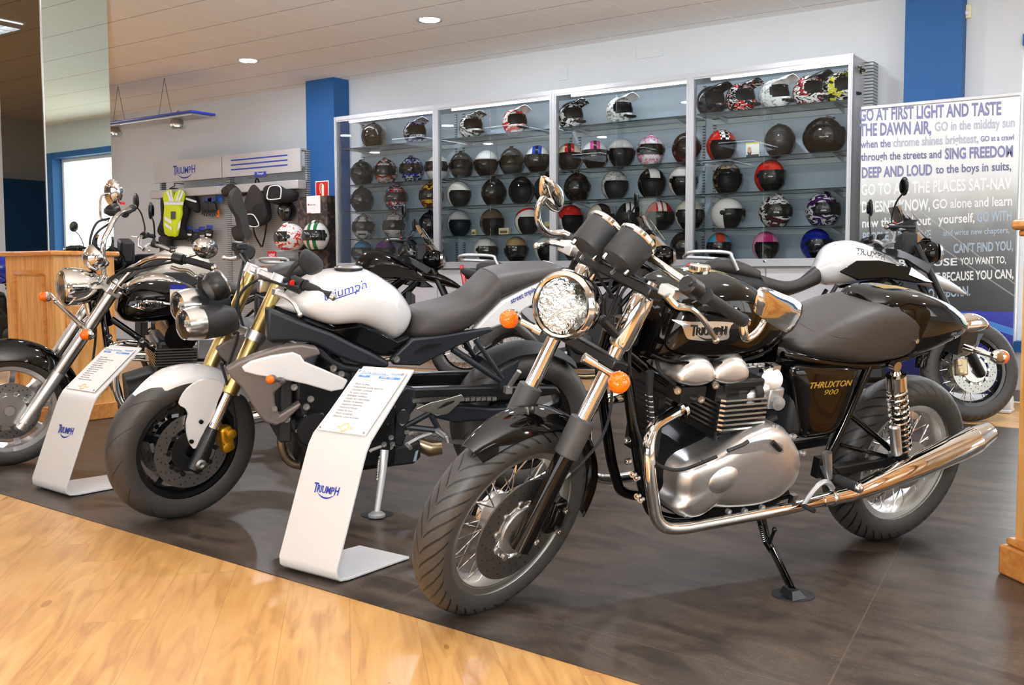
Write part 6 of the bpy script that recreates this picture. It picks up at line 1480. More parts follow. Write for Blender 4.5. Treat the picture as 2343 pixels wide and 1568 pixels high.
    # swingarm, chain, hugger
    slab('swingarm', [(930, 890), (1000, 888), (1130, 884), (1275, 885), (1285, 902), (1200, 915), (1100, 922), (990, 925), (935, 925)], .14, .045, K['black_satin'], bev=.01)
    slab('swingarm_lower', [(985, 925), (1050, 928), (1130, 935), (1230, 930), (1240, 955), (1130, 962), (1040, 968), (985, 955)], .13, .05, K['graphite'], bev=.01)
    for L in ([(948, 917), (1000, 914), (1060, 913), (1130, 912)], [(930, 988), (980, 1000), (1042, 1011), (1070, 1012)]):
        b = MB(S_); P = [A(*q, .16) for q in L]; n = 18
        for k in range(n):
            u = k / (n - 1) * (len(P) - 1); i = min(int(u), len(P) - 2); p = P[i].lerp(P[i + 1], u - i); b.box(p, (.020, .016, .016), Matrix.Rotation(.1, 3, 'Y'))
        obj('chain', b, K['steel'], t)
    b = MB(S_); rings = []
    for i in range(11):
        a = math.radians(55 + 75 * i / 10); e = Vector((math.cos(a), 0, math.sin(a))); C = Vector((.02, 0, .335)); rings.append([C + e * (.365 - .03 * abs(k) ** 2) + Vector((0, .11 * k, 0)) for k in (-1, -.5, 0, .5, 1)] + [C + e * (.36 - .03 * abs(k) ** 2) + Vector((0, .108 * k, 0)) for k in (1, .5, 0, -.5, -1)])
    b.loft(rings); obj('hugger', b, K['black_matt'], t)
    # rider footrest, heel plate, gear lever
    slab('heel_plate', [(953, 936), (985, 922), (1020, 914), (1056, 903), (1060, 908), (1050, 925), (1025, 948), (1000, 952), (984, 945), (965, 942)], .215, .006, K['chrome_dull'], bev=.002, both=False)
    b = MB(S_); b.prism([A(x, y, .217) for x, y in ((1000, 937), (1020, 922), (1040, 917), (1038, 921), (1018, 930))], (0, .003, 0)); obj('slot', b, K['trim_black'], t)
    b = MB(S_); b.tube([A(930, 975, .15), A(985, 945, .2)], .012, 8); b.tube([A(932, 977, .15), A(1000, 985, .2)], .013, 8); b.tube([A(985, 948, .2), A(1005, 985, .2)], .012, 8); hg = obj('footrest_hanger', b, K['graphite'], t)
    b = MB(S_); b.tube([A(1002, 985, .20), A(1022, 1002, .27)], [.017, .015], 10); b.tube([A(1021, 1000, .27), A(1025, 1014, .275)], .006, 8); obj('footrest', b, K['alu'], hg)
    b = MB(S_); b.tube([A(986, 992, .19), A(958, 1002, .2), A(930, 1018, .205)], [.010, .008, .008], 8); b.tube([A(930, 1017, .2), A(940, 1026, .24)], .009, 8); obj('gear_lever', b, K['alu'], t)
    # side stand
    ST = K['silver_paint']
    slab('stand_bracket', [(868, 1010), (892, 1006), (902, 1018), (900, 1028), (888, 1034), (886, 1050), (868, 1052), (868, 1032)], .17, .02, ST, bev=.004, both=False)
    ftp = gz(862, 1175, .02); b = MB(S_); b.tube([A(880, 1030, .185), A(876, 1080, .215), S_.loc(ftp)], [.019, .016, .012], 12); sd = obj('side_stand', b, ST, t)
    b = MB(); b.lathe([(.0, -.014), (.034, -.014), (.036, -.004), (.02, .008), (0, .01)], ftp, (0, 0, 1), 20); obj('stand_foot', b, ST, sd)
    b = MB(S_); b.spiral(A(868, 1045, .18), A(863, 1100, .21), .006, .0016, 16, 8, 5); obj('stand_spring', b, K['chrome_dull'], sd)
    b = MB(S_); b.tube([A(872, 1022, .18), A(850, 1030, .19), A(846, 1034, .19)], .007, 8); obj('stand_tang', b, ST, sd)
    for q in ((878, 1016), (897, 1016), (894, 1001)): bolt(t, S_, A(*q, .172), (0, 1, 0), .012, K['steel'])
    return t
WHITE = build_white_bike()
# ================================================================ black cruiser at the left
C_ = Frame((-4.5, 4.33, 0), -117, 10)
CF = Frame((-5.24, 2.86, 0), -112, 11)
def build_cruiser():
    t = thing('motorcycle', 'black cruiser motorcycle with chrome headlight beside the mirrored pillar', 'motorcycle', C_.O.lerp(CF.O, .5), 'motorcycles on display')
    A, B, BG = C_.at, CF.at, K['black_gloss']
    wheel(t, 'front_wheel', CF, 0, .315, .12, .235, 'cast', TYRE_SPORT, K['alu'], 9, [(.07, .10, .15, K['steel'])], hub=K['alu'])
    wheel(t, 'rear_wheel', C_, 0, .32, .17, .215, 'cast', TYRE_SPORT, K['alu'], 9, [(-.09, .07, .12, K['steel'])], hub=K['alu'])
    ax = B(271, 648, .105) - B(58, 966, .105); ax.y = 0; ax.normalize(); o = B(58, 966, .105)
    for s in (1, -1):
        P = lambda d: Vector((o.x, .105 * s, o.z)) + ax * d
        f = obj('fork_leg', MB(CF).tube([P(-.05), P(-.04), P(.0), P(.30), P(.31)], [.02, .03, .033, .032, .028], 16), K['alu'], t)
        obj('stanchion', MB(CF).tube([P(.30), P(.305), P(.80), P(.805)], [.024, .033, .033, .026], 18), K['chrome_dull'], f)
        obj('fork_top', MB(CF).tube([P(.80), P(.84), P(.845)], [.038, .038, .03], 16), K['chrome'], f)
        b = MB(CF); b.lathe([(.035, .0), (.03, .02), (.012, .03), (.012, .05), (0, .05)], P(-.005) , (0, s, 0), 16); obj('axle_cap', b, K['steel'], f)
        # riser and bar
        if s < 0: L = [P(.80), B(236, 560, -.11), B(250, 525, -.15), B(264, 498, -.20), B(275, 488, -.25), B(296, 480, -.36)]
        else: L = [P(.80), B(300, 620, .12), B(330, 598, .18), B(360, 589, .24), B(395, 590, .30), B(420, 595, .34)]
        b = MB(CF); b.tube(L, .0145, 12, sub=4); obj('handlebar', b, K['chrome'], t)
    q = Vector((o.x, 0, o.z)) + ax * .80; e = Vector((ax.z, 0, -ax.x)); b = MB(CF); b.loft([[q + e * dx + ax * dz + Vector((0, y, 0)) for dx, dz in ((-.04, -.02), (.04, -.02), (.04, .02), (-.04, .02))] for y in (-.14, -.07, .07, .14)]); obj('upper_yoke', b, K['alu'], t, bev=.008)
    b = MB(CF); b.ell(q + ax * .03 + e * -.01, (.035, .035, .03), 16, 10); obj('stem_nut', b, K['steel'], t)
    # deep front mudguard
    b = MB(CF); rings = []; n = 30
    for i in range(n + 1):
        u = i / n; a = math.radians(18 + 160 * u); e2 = Vector((math.cos(a), 0, math.sin(a))); C = Vector((0, 0, .315)); hw = .095 * (.6 + .4 * math.sqrt(max(0, math.sin(PI * min(1, max(.02, u))))))
        rings.append([C + e2 * (.365 - .09 * abs(k / 6) ** 2.4) + Vector((0, hw * k / 6, 0)) for k in range(-6, 7)] + [C + e2 * (.360 - .09 * abs(k / 6) ** 2.4) + Vector((0, hw * .98 * k / 6, 0)) for k in range(6, -7, -1)])
    b.loft(rings); mg = obj('front_mudguard', b, BG, t)
    for a in (70, 105, 140):
        C = Vector((.0, .098, .315)) + Vector((math.cos(math.radians(a)), 0, math.sin(math.radians(a)))) * .285; bolt(mg, CF, C, (0, 1, 0), .011, K['chrome'])
    # headlight shell
    c = B(143, 657, 0); d = Vector((1, .0, -.02)).normalized(); R = .098; b = MB(CF)
    b.lathe([(R * .98, 0), (R * 1.03, -.012), (R * 1.02, -.05), (R * .95, -.10), (R * .78, -.15), (R * .5, -.19), (0, -.21)], c, d, 36); h = obj('headlight', b, K['chrome'], t)
    b = MB(CF); b.lathe([(R * .9, .004), (R * .6, -.03), (R * .25, -.045), (0, -.046)], c, d, 28); obj('reflector', b, MATS['headlight_reflector'], h, sharp=10)
    b = MB(CF); b.lathe([(R * .96, .004), (R * .7, .02), (R * .35, .03), (0, .032)], c, d, 28, cap=False); obj('lens', b, MATS['headlamp_lens'], h)
    b = MB(CF); b.tube([c + Vector((-.12, 0, -.08)), c + Vector((-.14, 0, -.16)), q - ax * .22], .02, 10); obj('headlight_mount', b, K['chrome'], h)
    # speedometer pod
    c = B(222, 588, 0); dd = Vector((-.75, 0, .66)); b = MB(CF); b.lathe([(.0, -.075), (.03, -.072), (.055, -.05), (.068, -.02), (.07, .015), (.064, .025)], c, dd, 30); pod = obj('speedometer', b, K['chrome'], t)
    b = MB(CF); b.lathe([(.063, .024), (0, .026)], c, dd, 24, cap=False); obj('dial', b, K['paper'], pod)
    # controls
    sw = switchbox(t, CF, B(258, 480, -.26), B(296, 480, -.36) - B(262, 495, -.2), .07, .032)
    b = MB(CF); b.box(B(252, 484, -.24), (.06, .05, .03)); obj('brake_reservoir', b, K['black_satin'], sw, bev=.006)
    b = MB(CF); b.b2(*(lambda p: (p - Vector((.012, .01, .004)), p + Vector((.012, .01, .008))))(B(280, 474, -.30) + Vector((0, 0, .02)))); obj('stop_switch', b, K['red'], sw)
    grip(t, CF, B(285, 489, -.32), B(304, 476, -.42), .018)
    grip(t, CF, B(424, 594, .34), B(486, 612, .46), .018)
    sw = switchbox(t, CF, B(408, 592, .32), B(486, 612, .46) - B(415, 594, .34), .06, .03)
    lever(t, CF, [B(392, 612, .30), B(412, 618, .34), B(432, 620, .38), B(448, 632, .42)], .009, 'chrome_dull')
    # mirrors
    b = MB(CF); b.tube([B(248, 505, -.22), B(232, 500, -.26), B(229, 480, -.28), B(231, 452, -.30), B(240, 444, -.31), B(250, 444, -.32)], .0065, 8, sub=4); mi = obj('mirror', b, K['chrome'], t)
    c = B(257, 441, -.33); R_ = Matrix.Rotation(math.radians(35), 3, 'Z'); b = MB(CF); b.ell(c, (.03, .055, .075), 22, 14, R_); obj('mirror_shell', b, K['chrome'], mi)
    b = MB(CF); n2 = R_ @ Vector((-1, 0, 0)); rg = []
    for k in range(24): rg.append(c + n2 * .022 + R_ @ Vector((0, .044 * math.cos(2 * PI * k / 24), .062 * math.sin(2 * PI * k / 24))))
    b.loft([rg, [p + n2 * .009 for p in rg]]); obj('glass', b, K['mirror'], mi)
    b = MB(CF); b.tube([B(415, 590, .33), B(440, 585, .36), B(462, 578, .37)], .007, 8, sub=3); mi = obj('mirror', b, K['chrome'], t)
    c = B(470, 568, .38); b = MB(CF); R_ = Matrix.Rotation(math.radians(-30), 3, 'Z') @ Matrix.Rotation(math.radians(14), 3, 'X'); b.ell(c, (.06, .12, .055), 24, 14, R_); obj('mirror_shell', b, K['chrome'], mi)
    # signals on a chrome cross bar
    signal(t, CF, B(104, 679, -.20), (1, 0, 0), B(128, 690, -.10), .027); signal(t, CF, B(199, 766, .20), (1, .05, 0), B(180, 740, .10), .028)
    b = MB(CF); b.tube([B(116, 676, -.17), B(140, 702, -.06), B(165, 725, .06), B(188, 748, .15)], .013, 10, sub=3); obj('signal_bar', b, K['chrome_dull'], t)
    # cables
    for pts in ([(250, 500, -.22), (222, 510, -.15), (207, 545, -.08), (206, 585, -.05), (215, 640, 0)], [(262, 505, -.24), (225, 530, -.12), (212, 560, -.08), (214, 610, -.03), (230, 660, 0)], [(395, 600, .30), (340, 610, .2), (290, 622, .12), (250, 640, .06), (235, 690, .04)], [(330, 612, .2), (280, 620, .12), (240, 660, .06), (222, 700, .05), (218, 780, .06), (212, 830, .08)]):
        b = MB(CF); b.tube([B(*p) for p in pts], .0065, 7, sub=5); obj('cable', b, K['rubber'], t)
    # tank
    st = [(A(266, 715, .05), A(270, 680, .0), .07, 2.2), (A(285, 738, .10), A(288, 655, 0), .13, 2.4), (A(320, 746, .13), A(318, 640, 0), .165, 2.5), (A(370, 742, .13), A(362, 636, 0), .17, 2.5), (A(420, 735, .12), A(415, 645, 0), .15, 2.4), (A(460, 725, .10), A(455, 665, 0), .12, 2.2), (A(490, 718, .06), A(488, 690, 0), .07, 2)]
    b = MB(C_); b.body(st, 34, 5); ft = obj('fuel_tank', b, BG, t, sharp=60); sv = bvh(b)
    def hit(px, py, l=0):
        h, n_, _, _ = sv.ray_cast(EYE, ray(px, py).normalized()); return h + n_ * l if h else None
    b = MB(C_); st2 = [(A(286, 672, 0), A(290, 648, 0), .035, 2.4), (A(325, 656, 0), A(322, 632, 0), .055, 2.6), (A(365, 655, 0), A(360, 626, 0), .06, 2.6), (A(400, 660, 0), A(396, 636, 0), .055, 2.6), (A(412, 668, 0), A(410, 650, 0), .03, 2)]
    b.body(st2, 24, 4); obj('tank_console', b, K['chrome'], ft, sharp=60)
    o_ = [(287, 692), (310, 688), (340, 687), (370, 689), (391, 694), (372, 703), (340, 710), (312, 704)]; o_ = cr([Vector(p) for p in o_], 3, True); cc = Vector((338, 697)); rings = []
    for k in (1, .5): rings.append([hit(*(cc + (p - cc) * k), .001) for p in o_])
    if any(p is None for r in rings for p in r): print('badge miss')
    else:
        nn = (rings[0][6] - rings[0][0]).cross(rings[0][12] - rings[0][0]).normalized()
        if nn.dot(EYE - rings[0][0]) < 0: nn = -nn
        b = MB(); R0 = b.ring(rings[0]); R1 = b.ring([p + nn * .004 for p in rings[0]]); R2 = b.ring([p + nn * .005 for p in rings[1]]); b.bridge(R0, R1); b.bridge(R1, R2); b.fan(R2); bd = obj('tank_badge', b, K['chrome'], ft)
        p0, p1, p2 = hit(306, 702, .007), hit(374, 705, .007), hit(306, 694, .007)
        xd = p1 - p0; yd = p2 - p0; yd -= xd * (yd.dot(xd) / xd.length_squared); b = MB(); logo(b, p0, xd, yd, xd.length, sv, .0015, .0062); obj('lettering', b, K['trim_black'], bd)
    # seat, rear mudguard
    st = [(A(480, 735, .05), A(486, 700, 0), .09, 2.6), (A(510, 760, .1), A(520, 712, 0), .14, 3), (A(570, 775, .1), A(575, 735, 0), .17, 3), (A(630, 765, .1), A(620, 712, 0), .16, 3), (A(650, 745, .05), A(645, 700, 0), .11, 2.6)]
    b = MB(C_); b.body(st, 24, 4); obj('seat', b, K['seat'], t)
    b = MB(C_); rings = []
    for i in range(19):
        u = i / 18; a = math.radians(45 + 125 * u); e2 = Vector((math.cos(a), 0, math.sin(a))); C = Vector((0, 0, .32)); hw = .11
        rings.append([C + e2 * (.40 - .08 * abs(k / 5) ** 2.4) + Vector((0, hw * k / 5, 0)) for k in range(-5, 6)] + [C + e2 * (.395 - .08 * abs(k / 5) ** 2.4) + Vector((0, hw * .98 * k / 5, 0)) for k in range(5, -6, -1)])
    b.loft(rings); obj('rear_mudguard', b, BG, t)
    # engine
    ec = A(379, 815, .16); cx, cz = ec.x - .05, ec.z
    b = MB(C_); b.b2((cx - .10, -.15, cz - .12), (cx + .09, .15, cz + .08)); eg = obj('engine', b, K['black_engine'], t, bev=.02)
    b = MB(C_); b.tube([(cx - .03, -.15, cz + .10), (cx - .03, .155, cz + .10)], .085, 22); b.tube([(cx - .03, .13, cz + .12), (cx - .03, .16, cz + .12)], [.06, .055], 20); obj('cam_cover', b, K['black_gloss'], eg)
    b = MB(C_)
    for k in range(7):
        z = cz - .055 + k * .015; b.b2((cx - .115, -.17, z), (cx + .105, .17, z + .006))
    obj('cooling_fins', b, K['chrome_dull'], eg)
    b = MB(C_)
    for k in range(7):
        z = cz - .068 - k * .012; b.b2((cx - .10, -.155, z), (cx + .09, .158, z + .004))
    obj('lower_fins', b, K['black_engine'], eg)
    b = MB(C_); b.body([((cx + .22, 0, cz - .34), (cx + .24, 0, cz - .14), .12, 3), ((cx + .05, 0, cz - .40), (cx + .05, 0, cz - .10), .15, 4), ((cx - .2, 0, cz - .40), (cx - .2, 0, cz - .1), .15, 4), ((cx - .35, 0, cz - .34), (cx - .35, 0, cz - .14), .13, 3)], 24, 3); obj('crankcase', b, K['black_engine'], eg)
    b = MB(C_); b.pillow([Vector((cx + .20 * math.cos(a) - .10, 0, cz - .27 + .11 * math.sin(a))) for a in [2 * PI * k / 32 for k in range(32)]], [(.12, 1), (.185, 1), (.2, .95), (.21, .7), (.212, .3)]); obj('primary_cover', b, K['chrome'], eg)
    b = MB(C_); b.box((cx - .17, .10, cz + .03), (.11, .09, .12)); b.tube([(cx - .12, .12, cz + .05), (cx - .08, .12, cz + .05)], .03, 14); obj('carburettor', b, K['alu_cast'], t, bev=.012)
    for pts, r, m in (([(255, 730, .05), (325, 779, .11), (400, 835, .12)], .017, 'black_gloss'), ([(235, 700, .03), (246, 790, .08), (272, 900, .10), (300, 980, .11), (420, 1000, .12), (560, 985, .12)], .018, 'black_gloss'), ([(275, 815, .12), (300, 822, .16), (340, 826, .165)], .006, 'chrome')):
        b = MB(C_); b.tube([A(*p) for p in pts], r, 12, sub=4); obj('frame_tube' if r > .01 else 'pipe', b, K[m], t)
    for px, py in ((324, 779), (346, 787), (250, 770), (252, 783)): bolt(t, C_, A(px, py, .13), (0, 1, 0), .015, K['chrome'], .014)
    for s in (1, -1):
        P = [A(330, 812, .12), A(300, 814, .14), A(276, 828, .16), A(264, 860, .17), A(268, 900, .175), A(285, 935, .18), A(310, 965, .18), (A(400, 985, .18)), A(560, 960, .18), A(700, 930, .18)]
        b = MB(C_); b.tube([Vector((p.x, p.y * s, p.z)) for p in P], [.019] * 7 + [.022, .036, .04], 16, sub=4); obj('exhaust', b, K['chrome'], t)
    b = MB(C_); p = A(237, 745, .0); b.tube([p + Vector((.02, 0, .16)), p + Vector((-.02, 0, 0))], .03, 12); obj('steering_head', b, BG, t)
    # hang tag
    return t
CRUISER = build_cruiser()
p = [C_.w(C_.at(x, y, .21)) for x, y in ((389, 691), (426, 691), (427, 651), (389, 651))]
b = MB(); b.prism(p, (.001, -.001, 0)); o = obj('hang_tag', b, K['paper'], label='white and blue hang tag on the cruiser fuel tank', cat='tag', origin=p[0])
b = MB(); q = [p[3].lerp(p[0], .28), p[2].lerp(p[1], .28), p[2], p[3]]; b.prism([v + Vector((.0012, -.0012, 0)) for v in q], (.0005, -.0005, 0)); obj('tag_header', b, K['blue_ink'], o)
b = MB(); q = [p[0].lerp(p[1], .55).lerp(p[3], .12), p[0].lerp(p[1], .9).lerp(p[3], .12), p[0].lerp(p[1], .8).lerp(p[3], .45), p[0].lerp(p[1], .7).lerp(p[3], .5)]; b.prism([v + Vector((.0012, -.0012, 0)) for v in q], (.0005, -.0005, 0)); obj('tag_picture', b, K['ink'], o)
# ---------------------------------------------------------------- white information stands
def info_stand(name_label, BL, BR, bend, top, foot, spec):
    """one bent acrylic sheet: foot flat on the floor, leaning front, tilted top"""
    BL, BR = Vector(BL), Vector(BR); u = (BR - BL); wd = u.length; u.normalize(); back = Vector((-u.y, u.x, 0))
    q = on_plane(*bend, u, u.dot(BL)); lean, H = (q - BL).dot(back), q.z; q = on_plane(*top, u, u.dot(BL)); tilt_h = ((q - BL).dot(back) - lean, q.z - H)
    t = thing('information_stand', name_label, 'stand', (BL + BR) / 2, 'white bike information stands')
    prof = [(foot, .004), (.06, .004), (.022, .008), (.006, .022), (.004, .05), (lean - .012, H - .04), (lean + .004, H), (lean + .026, H + .034), (lean + tilt_h[0], H + tilt_h[1])]
    prof = [Vector((x, z)) for x, z in prof]; th = .008; outer = prof
    inner = []
    for i, p in enumerate(prof):
        a = prof[max(i - 1, 0)]; c = prof[min(i + 1, len(prof) - 1)]; d = (c - a).normalized(); n = Vector((d.y, -d.x)); inner.append(p + n * th * (1 if n.x > -.2 else 1))
    W3 = lambda q, k: BL + u * (wd * k) + back * q.x + Vector((0, 0, q.y))
    b = MB(); rings = []
    ch = lambda i: .06 if i in (0, len(prof) - 1) else 0
    for i in range(len(prof)):
        k0 = ch(i); rings.append([W3(outer[i], k0), W3(outer[i], 1 - k0), W3(inner[i], 1 - k0), W3(inner[i], k0)])
    b.loft(rings); body = obj('sheet', b, K['white_matt'], t, sharp=50, bev=.0015)
    # printed sheet on the sloping top
    a, c = prof[-2], prof[-1]; d = (c - a); n2 = Vector((-d.y, d.x)).normalized(); 
    if n2.x > 0: n2 = -n2
    O = BL + back * (a.x + n2.x * .005) + Vector((0, 0, a.y + n2.y * .005)); X = u; Yv = back * d.x + Vector((0, 0, d.y)); L = Yv.length; Yv.normalize(); Z = X.cross(Yv)
    if Z.dot(EYE - O) < 0: Z = -Z
    b = MB(); P = [O + X * (wd * k) + Yv * (L * v) for k, v in ((.06, .03), (.90, .03), (.90, .93), (.06, .93))]; b.prism(P, Z * .003); sh = obj('printed_sheet', b, K['paper'], t)
    O2 = O + Z * .0036
    def bar(k0, k1, v0, v1, m, nm='print'):
        b = MB(); P = [O2 + X * (wd * k) + Yv * (L * v) for k, v in ((k0, v0), (k1, v0), (k1, v1), (k0, v1))]; b.prism(P, Z * .0004); return obj(nm, b, m, sh)
    pale = mat('pale_blue_print', (120, 160, 206), .6); bar(.14, .64, .862, .868, pale); bar(.14, .34, .815, .845, mat('blue_print', (84, 140, 200), .6)); bar(.50, .86, .815, .845, MATS['blue_print'])
    b = MB(); text_mb(b, 'TRIUMPH', O2 + X * wd * .66 + Yv * L * .872, X, Yv, .010, wd * .2, .0004); text_mb(b, spec[0], O2 + X * wd * .16 + Yv * L * .873, X, Yv, .008, wd * .42, .0004); obj('heading', b, pale, sh)
    b = MB(); text_mb(b, spec[1], O2 + X * wd * .53 + Yv * L * .822, X, Yv, .009, None, .0006); text_mb(b, spec[2], O2 + X * wd * .2 + Yv * L * .822, X, Yv, .009, None, .0006); obj('heading', b, K['paper'], sh)
    b = MB()
    for i, s in enumerate(spec[3]): text_mb(b, s, O2 + X * wd * .18 + Yv * L * (.70 - .043 * i), X, Yv, .0085, None, .0004)
    obj('body_text', b, mat('grey_print', (150, 148, 152), .6), sh)
    b = MB(); b.torus(O2 + X * wd * .5 + Yv * L * .10, Z, .016, .003, 20, 6); b.prism([O2 + X * wd * k + Yv * L * v for k, v in ((.34, .10), (.42, .115), (.42, .085))], Z * .0006); b.prism([O2 + X * wd * k + Yv * L * v for k, v in ((.66, .10), (.58, .085), (.58, .115))], Z * .0006); obj('emblem', b, mat('faint_gold_print', (222, 196, 150), .6), sh)
    for k, v in ((.10, .06), (.86, .06), (.10, .90), (.86, .90)):
        b = MB(); b.lathe([(.004, 0), (.004, .003), (0, .004)], O + X * wd * k + Yv * L * v + Z * .003, Z, 10); obj('screw', b, K['steel'], sh)
    # name on the upright
    a, c = prof[4], prof[5]; d = c - a; n2 = Vector((-d.y, d.x)).normalized()
    if n2.x > 0: n2 = -n2
    Yv = (back * d.x + Vector((0, 0, d.y))).normalized(); O = BL + back * (c.x + n2.x * .002) + Vector((0, 0, c.y + n2.y * .002)) - Yv * .115 + u * wd * .30
    b = MB(); logo(b, O, u, Yv, wd * .44, None, .0008); obj('lettering', b, K['blue_ink'], t)
    return t
lines = ['Motor en linea', 'Refrigeracion liquida, inyeccion', 'Cilindrada y potencia', 'Par motor maximo', 'Embrague multidisco', 'Cambio de 6 velocidades', 'Bastidor de aluminio', 'Suspension delantera', 'Suspension trasera', 'Frenos de disco', 'Altura del asiento', 'Deposito y peso en orden']
info_stand('white bent acrylic information stand in front of the black cafe racer wheel', gz(637, 1306), gz(768, 1341), (704, 1014), (824, 837), .36, ('Ficha tecnica', 'Street Triple', 'PVP', lines))
info_stand('white bent acrylic information stand between the black cruiser and the white motorcycle', gz(72, 1118), gz(149, 1141), (132, 910), (247, 789), .36, ('Ficha tecnica', 'America', 'PVP', lines))

# ---------------------------------------------------------------- mirrored pillar standing in a pine base
PX, PYc = -6.33, gx(118, 573, -6.33).y
cap = thing('pillar_base', 'varnished pine panelled box around the foot of the mirrored pillar', 'pillar base', (PX - .3, PYc + .3, 0))
yb = gx(275, 574, -6.33).y; PD = yb - PYc; zc = gx(118, 573, -6.33).z
b = MB(); b.b2((PX - .62, PYc + .03, .10), (PX - .03, yb - .03, zc - .03)); obj('body', b, PINE, cap)
b = MB(); b.b2((PX - .65, PYc, zc - .035), (PX, yb, zc)); obj('cap_board', b, PINEH, cap, bev=.01)
b = MB(); b.b2((PX - .65, PYc, 0), (PX, yb, .11)); obj('plinth', b, PINEH, cap, bev=.006)
def raised_panel(par, o, u, n, w2, z0, z1):
    """moulded frame: o + u along the face, n outward"""
    o, u, n = Vector(o), Vector(u), Vector(n); f = .03; b = MB()
    for a0, a1, c0, c1 in ((0, w2, z0, z0 + f), (0, w2, z1 - f, z1), (0, f, z0 + f, z1 - f), (w2 - f, w2, z0 + f, z1 - f)):
        P = [o + u * a + Vector((0, 0, c)) for a, c in ((a0, c0), (a1, c0), (a1, c1), (a0, c1))]; b.loft([P, [sum(P, Vector()) / 4 + (p - sum(P, Vector()) / 4) * .9 + n * .012 for p in P]])
    obj('panel_moulding', b, PINEH, par)
raised_panel(cap, (PX - .52, PYc + .03, 0), (1, 0, 0), (0, -1, 0), .39, .2, zc - .13)
raised_panel(cap, (PX - .03, PYc + .10, 0), (0, 1, 0), (1, 0, 0), PD - .2, .2, zc - .13)
pil = thing('mirrored_pillar', 'square ceiling-high pillar clad in mirrors on the pine base', 'pillar', (PX - .3, PYc + .3, zc))
m0, m1 = gx(105, 400, PX - .06).y, gx(256, 400, PX - .06).y
b = MB(); b.b2((PX - .58, m0 + .004, zc), (PX - .064, m1 - .004, CEIL)); obj('core', b, WALLD, pil)
MG = mat('pillar_mirror_green', (206, 218, 208), .01, 1.0, 0)
b = MB(); b.b2((PX - .064, m0, zc), (PX - .06, m1, CEIL)); obj('mirror_panel', b, MG, pil)
b = MB(); b.b2((PX - .584, m0, zc), (PX - .064, m0 + .004, CEIL)); obj('mirror_panel', b, mat('pillar_mirror_bronze', (120, 120, 116), .01, 1.0, 0), pil)
b = MB(); b.b2((PX - .068, m0 - .003, zc), (PX - .057, m0 + .006, CEIL)); obj('edge_strip', b, K['chrome_dull'], pil)

# ---------------------------------------------------------------- pine post at the right edge
c0, c1 = gz(2282, 1312), gz(2343, 1340); u = (c1 - c0).normalized(); nb = Vector((-u.y, u.x, 0))
if nb.dot(FW) < 0: nb = -nb
ped = thing('pine_post', 'varnished pine panelled post at the right edge of the picture', 'post', c0 + u * .22 + nb * .22)
def pbox(name, inset, z0, z1, m, bev=.004):
    P = [c0 + u * a + nb * d + Vector((0, 0, z0)) for a, d in ((inset, inset), (.44 - inset, inset), (.44 - inset, .44 - inset), (inset, .44 - inset))]; b = MB(); b.prism(P, (0, 0, z1 - z0)); return obj(name, b, m, ped, bev=bev)
pbox('body', .035, .11, 1.13, PINE); pbox('plinth', 0, 0, .10, PINEH, .008); pbox('plinth_moulding', .015, .10, .125, PINEH, .008); pbox('cap_board', .005, 1.13, 1.165, PINEH, .012); pbox('cap_moulding', .022, 1.11, 1.13, PINEH, .006)
raised_panel(ped, c0 + u * .10 + nb * .035, u, -nb, .24, .22, .96)

# ---------------------------------------------------------------- roll-up banner with the poem
def m_banner():
    n = NT('banner_print'); uv = n.xyz(n.coord('UV'))
    nz = n.n('TexNoise', {'Vector': n.coord('UV'), 'Scale': 6.0, 'Detail': 4.0}).outputs[0]
    v = n.math('ADD', uv[1], n.math('MULTIPLY', n.math('SUBTRACT', nz, .5), .10))
    r = n.n('ValToRGB', {0: v}); e = r.color_ramp.elements
    e[0].position = 0; e[0].color = (*s2l((34, 34, 62)), 1); e[1].position = 1; e[1].color = (*s2l((226, 228, 226)), 1)
    for p, c in ((.285, (44, 50, 124)), (.29, (54, 56, 58)), (.42, (70, 73, 75)), (.56, (120, 122, 122)), (.66, (176, 178, 174)), (.76, (216, 218, 216))):
        k = e.new(p); k.color = (*s2l(c), 1)
    c = r.outputs[0]
    low = n.math('LESS_THAN', uv[1], .287)
    c = n.mix(low, c, n.mix(n.math('MULTIPLY', uv[1], 3.3), s2l((34, 36, 70)), s2l((48, 60, 170))))
    hill = n.math('MULTIPLY', n.math('LESS_THAN', n.math('ADD', uv[1], n.math('MULTIPLY', uv[0], .18)), .66), n.math('LESS_THAN', uv[0], .35)); hill = n.math('MULTIPLY', hill, n.math('GREATER_THAN', uv[1], .29))
    c = n.mix(n.math('MULTIPLY', hill, .35), c, s2l((66, 70, 70)))
    for k, b0 in ((-.42, .80), (-.36, .70), (-.75, .70)):
        d = n.math('ABSOLUTE', n.math('SUBTRACT', uv[1], n.math('ADD', n.math('MULTIPLY', uv[0], k), b0))); ln = n.math('MULTIPLY', n.math('LESS_THAN', d, .0025), n.math('MULTIPLY', n.math('GREATER_THAN', uv[1], .29), n.math('GREATER_THAN', uv[0], .38)))
        c = n.mix(n.math('MULTIPLY', ln, .55), c, s2l((170, 172, 172)))
    sw = n.math('ABSOLUTE', n.math('SUBTRACT', uv[1], n.math('SUBTRACT', .38, n.math('MULTIPLY', uv[0], .16)))); c = n.mix(n.math('MULTIPLY', low, n.math('LESS_THAN', sw, .012)), c, s2l((70, 130, 210)))
    return n.out(Base_Color=c, Roughness=.4)
BNY = 7.95
bl, br = on_plane(1967, 500, (0, 1, 0), BNY), on_plane(2326, 500, (0, 1, 0), BNY + .0)
bu = Vector((br.x - bl.x, 0, 0)); 
bx0, bx1 = bl.x, br.x; bz0, bz1 = .10, gy(2140, 233, BNY).z
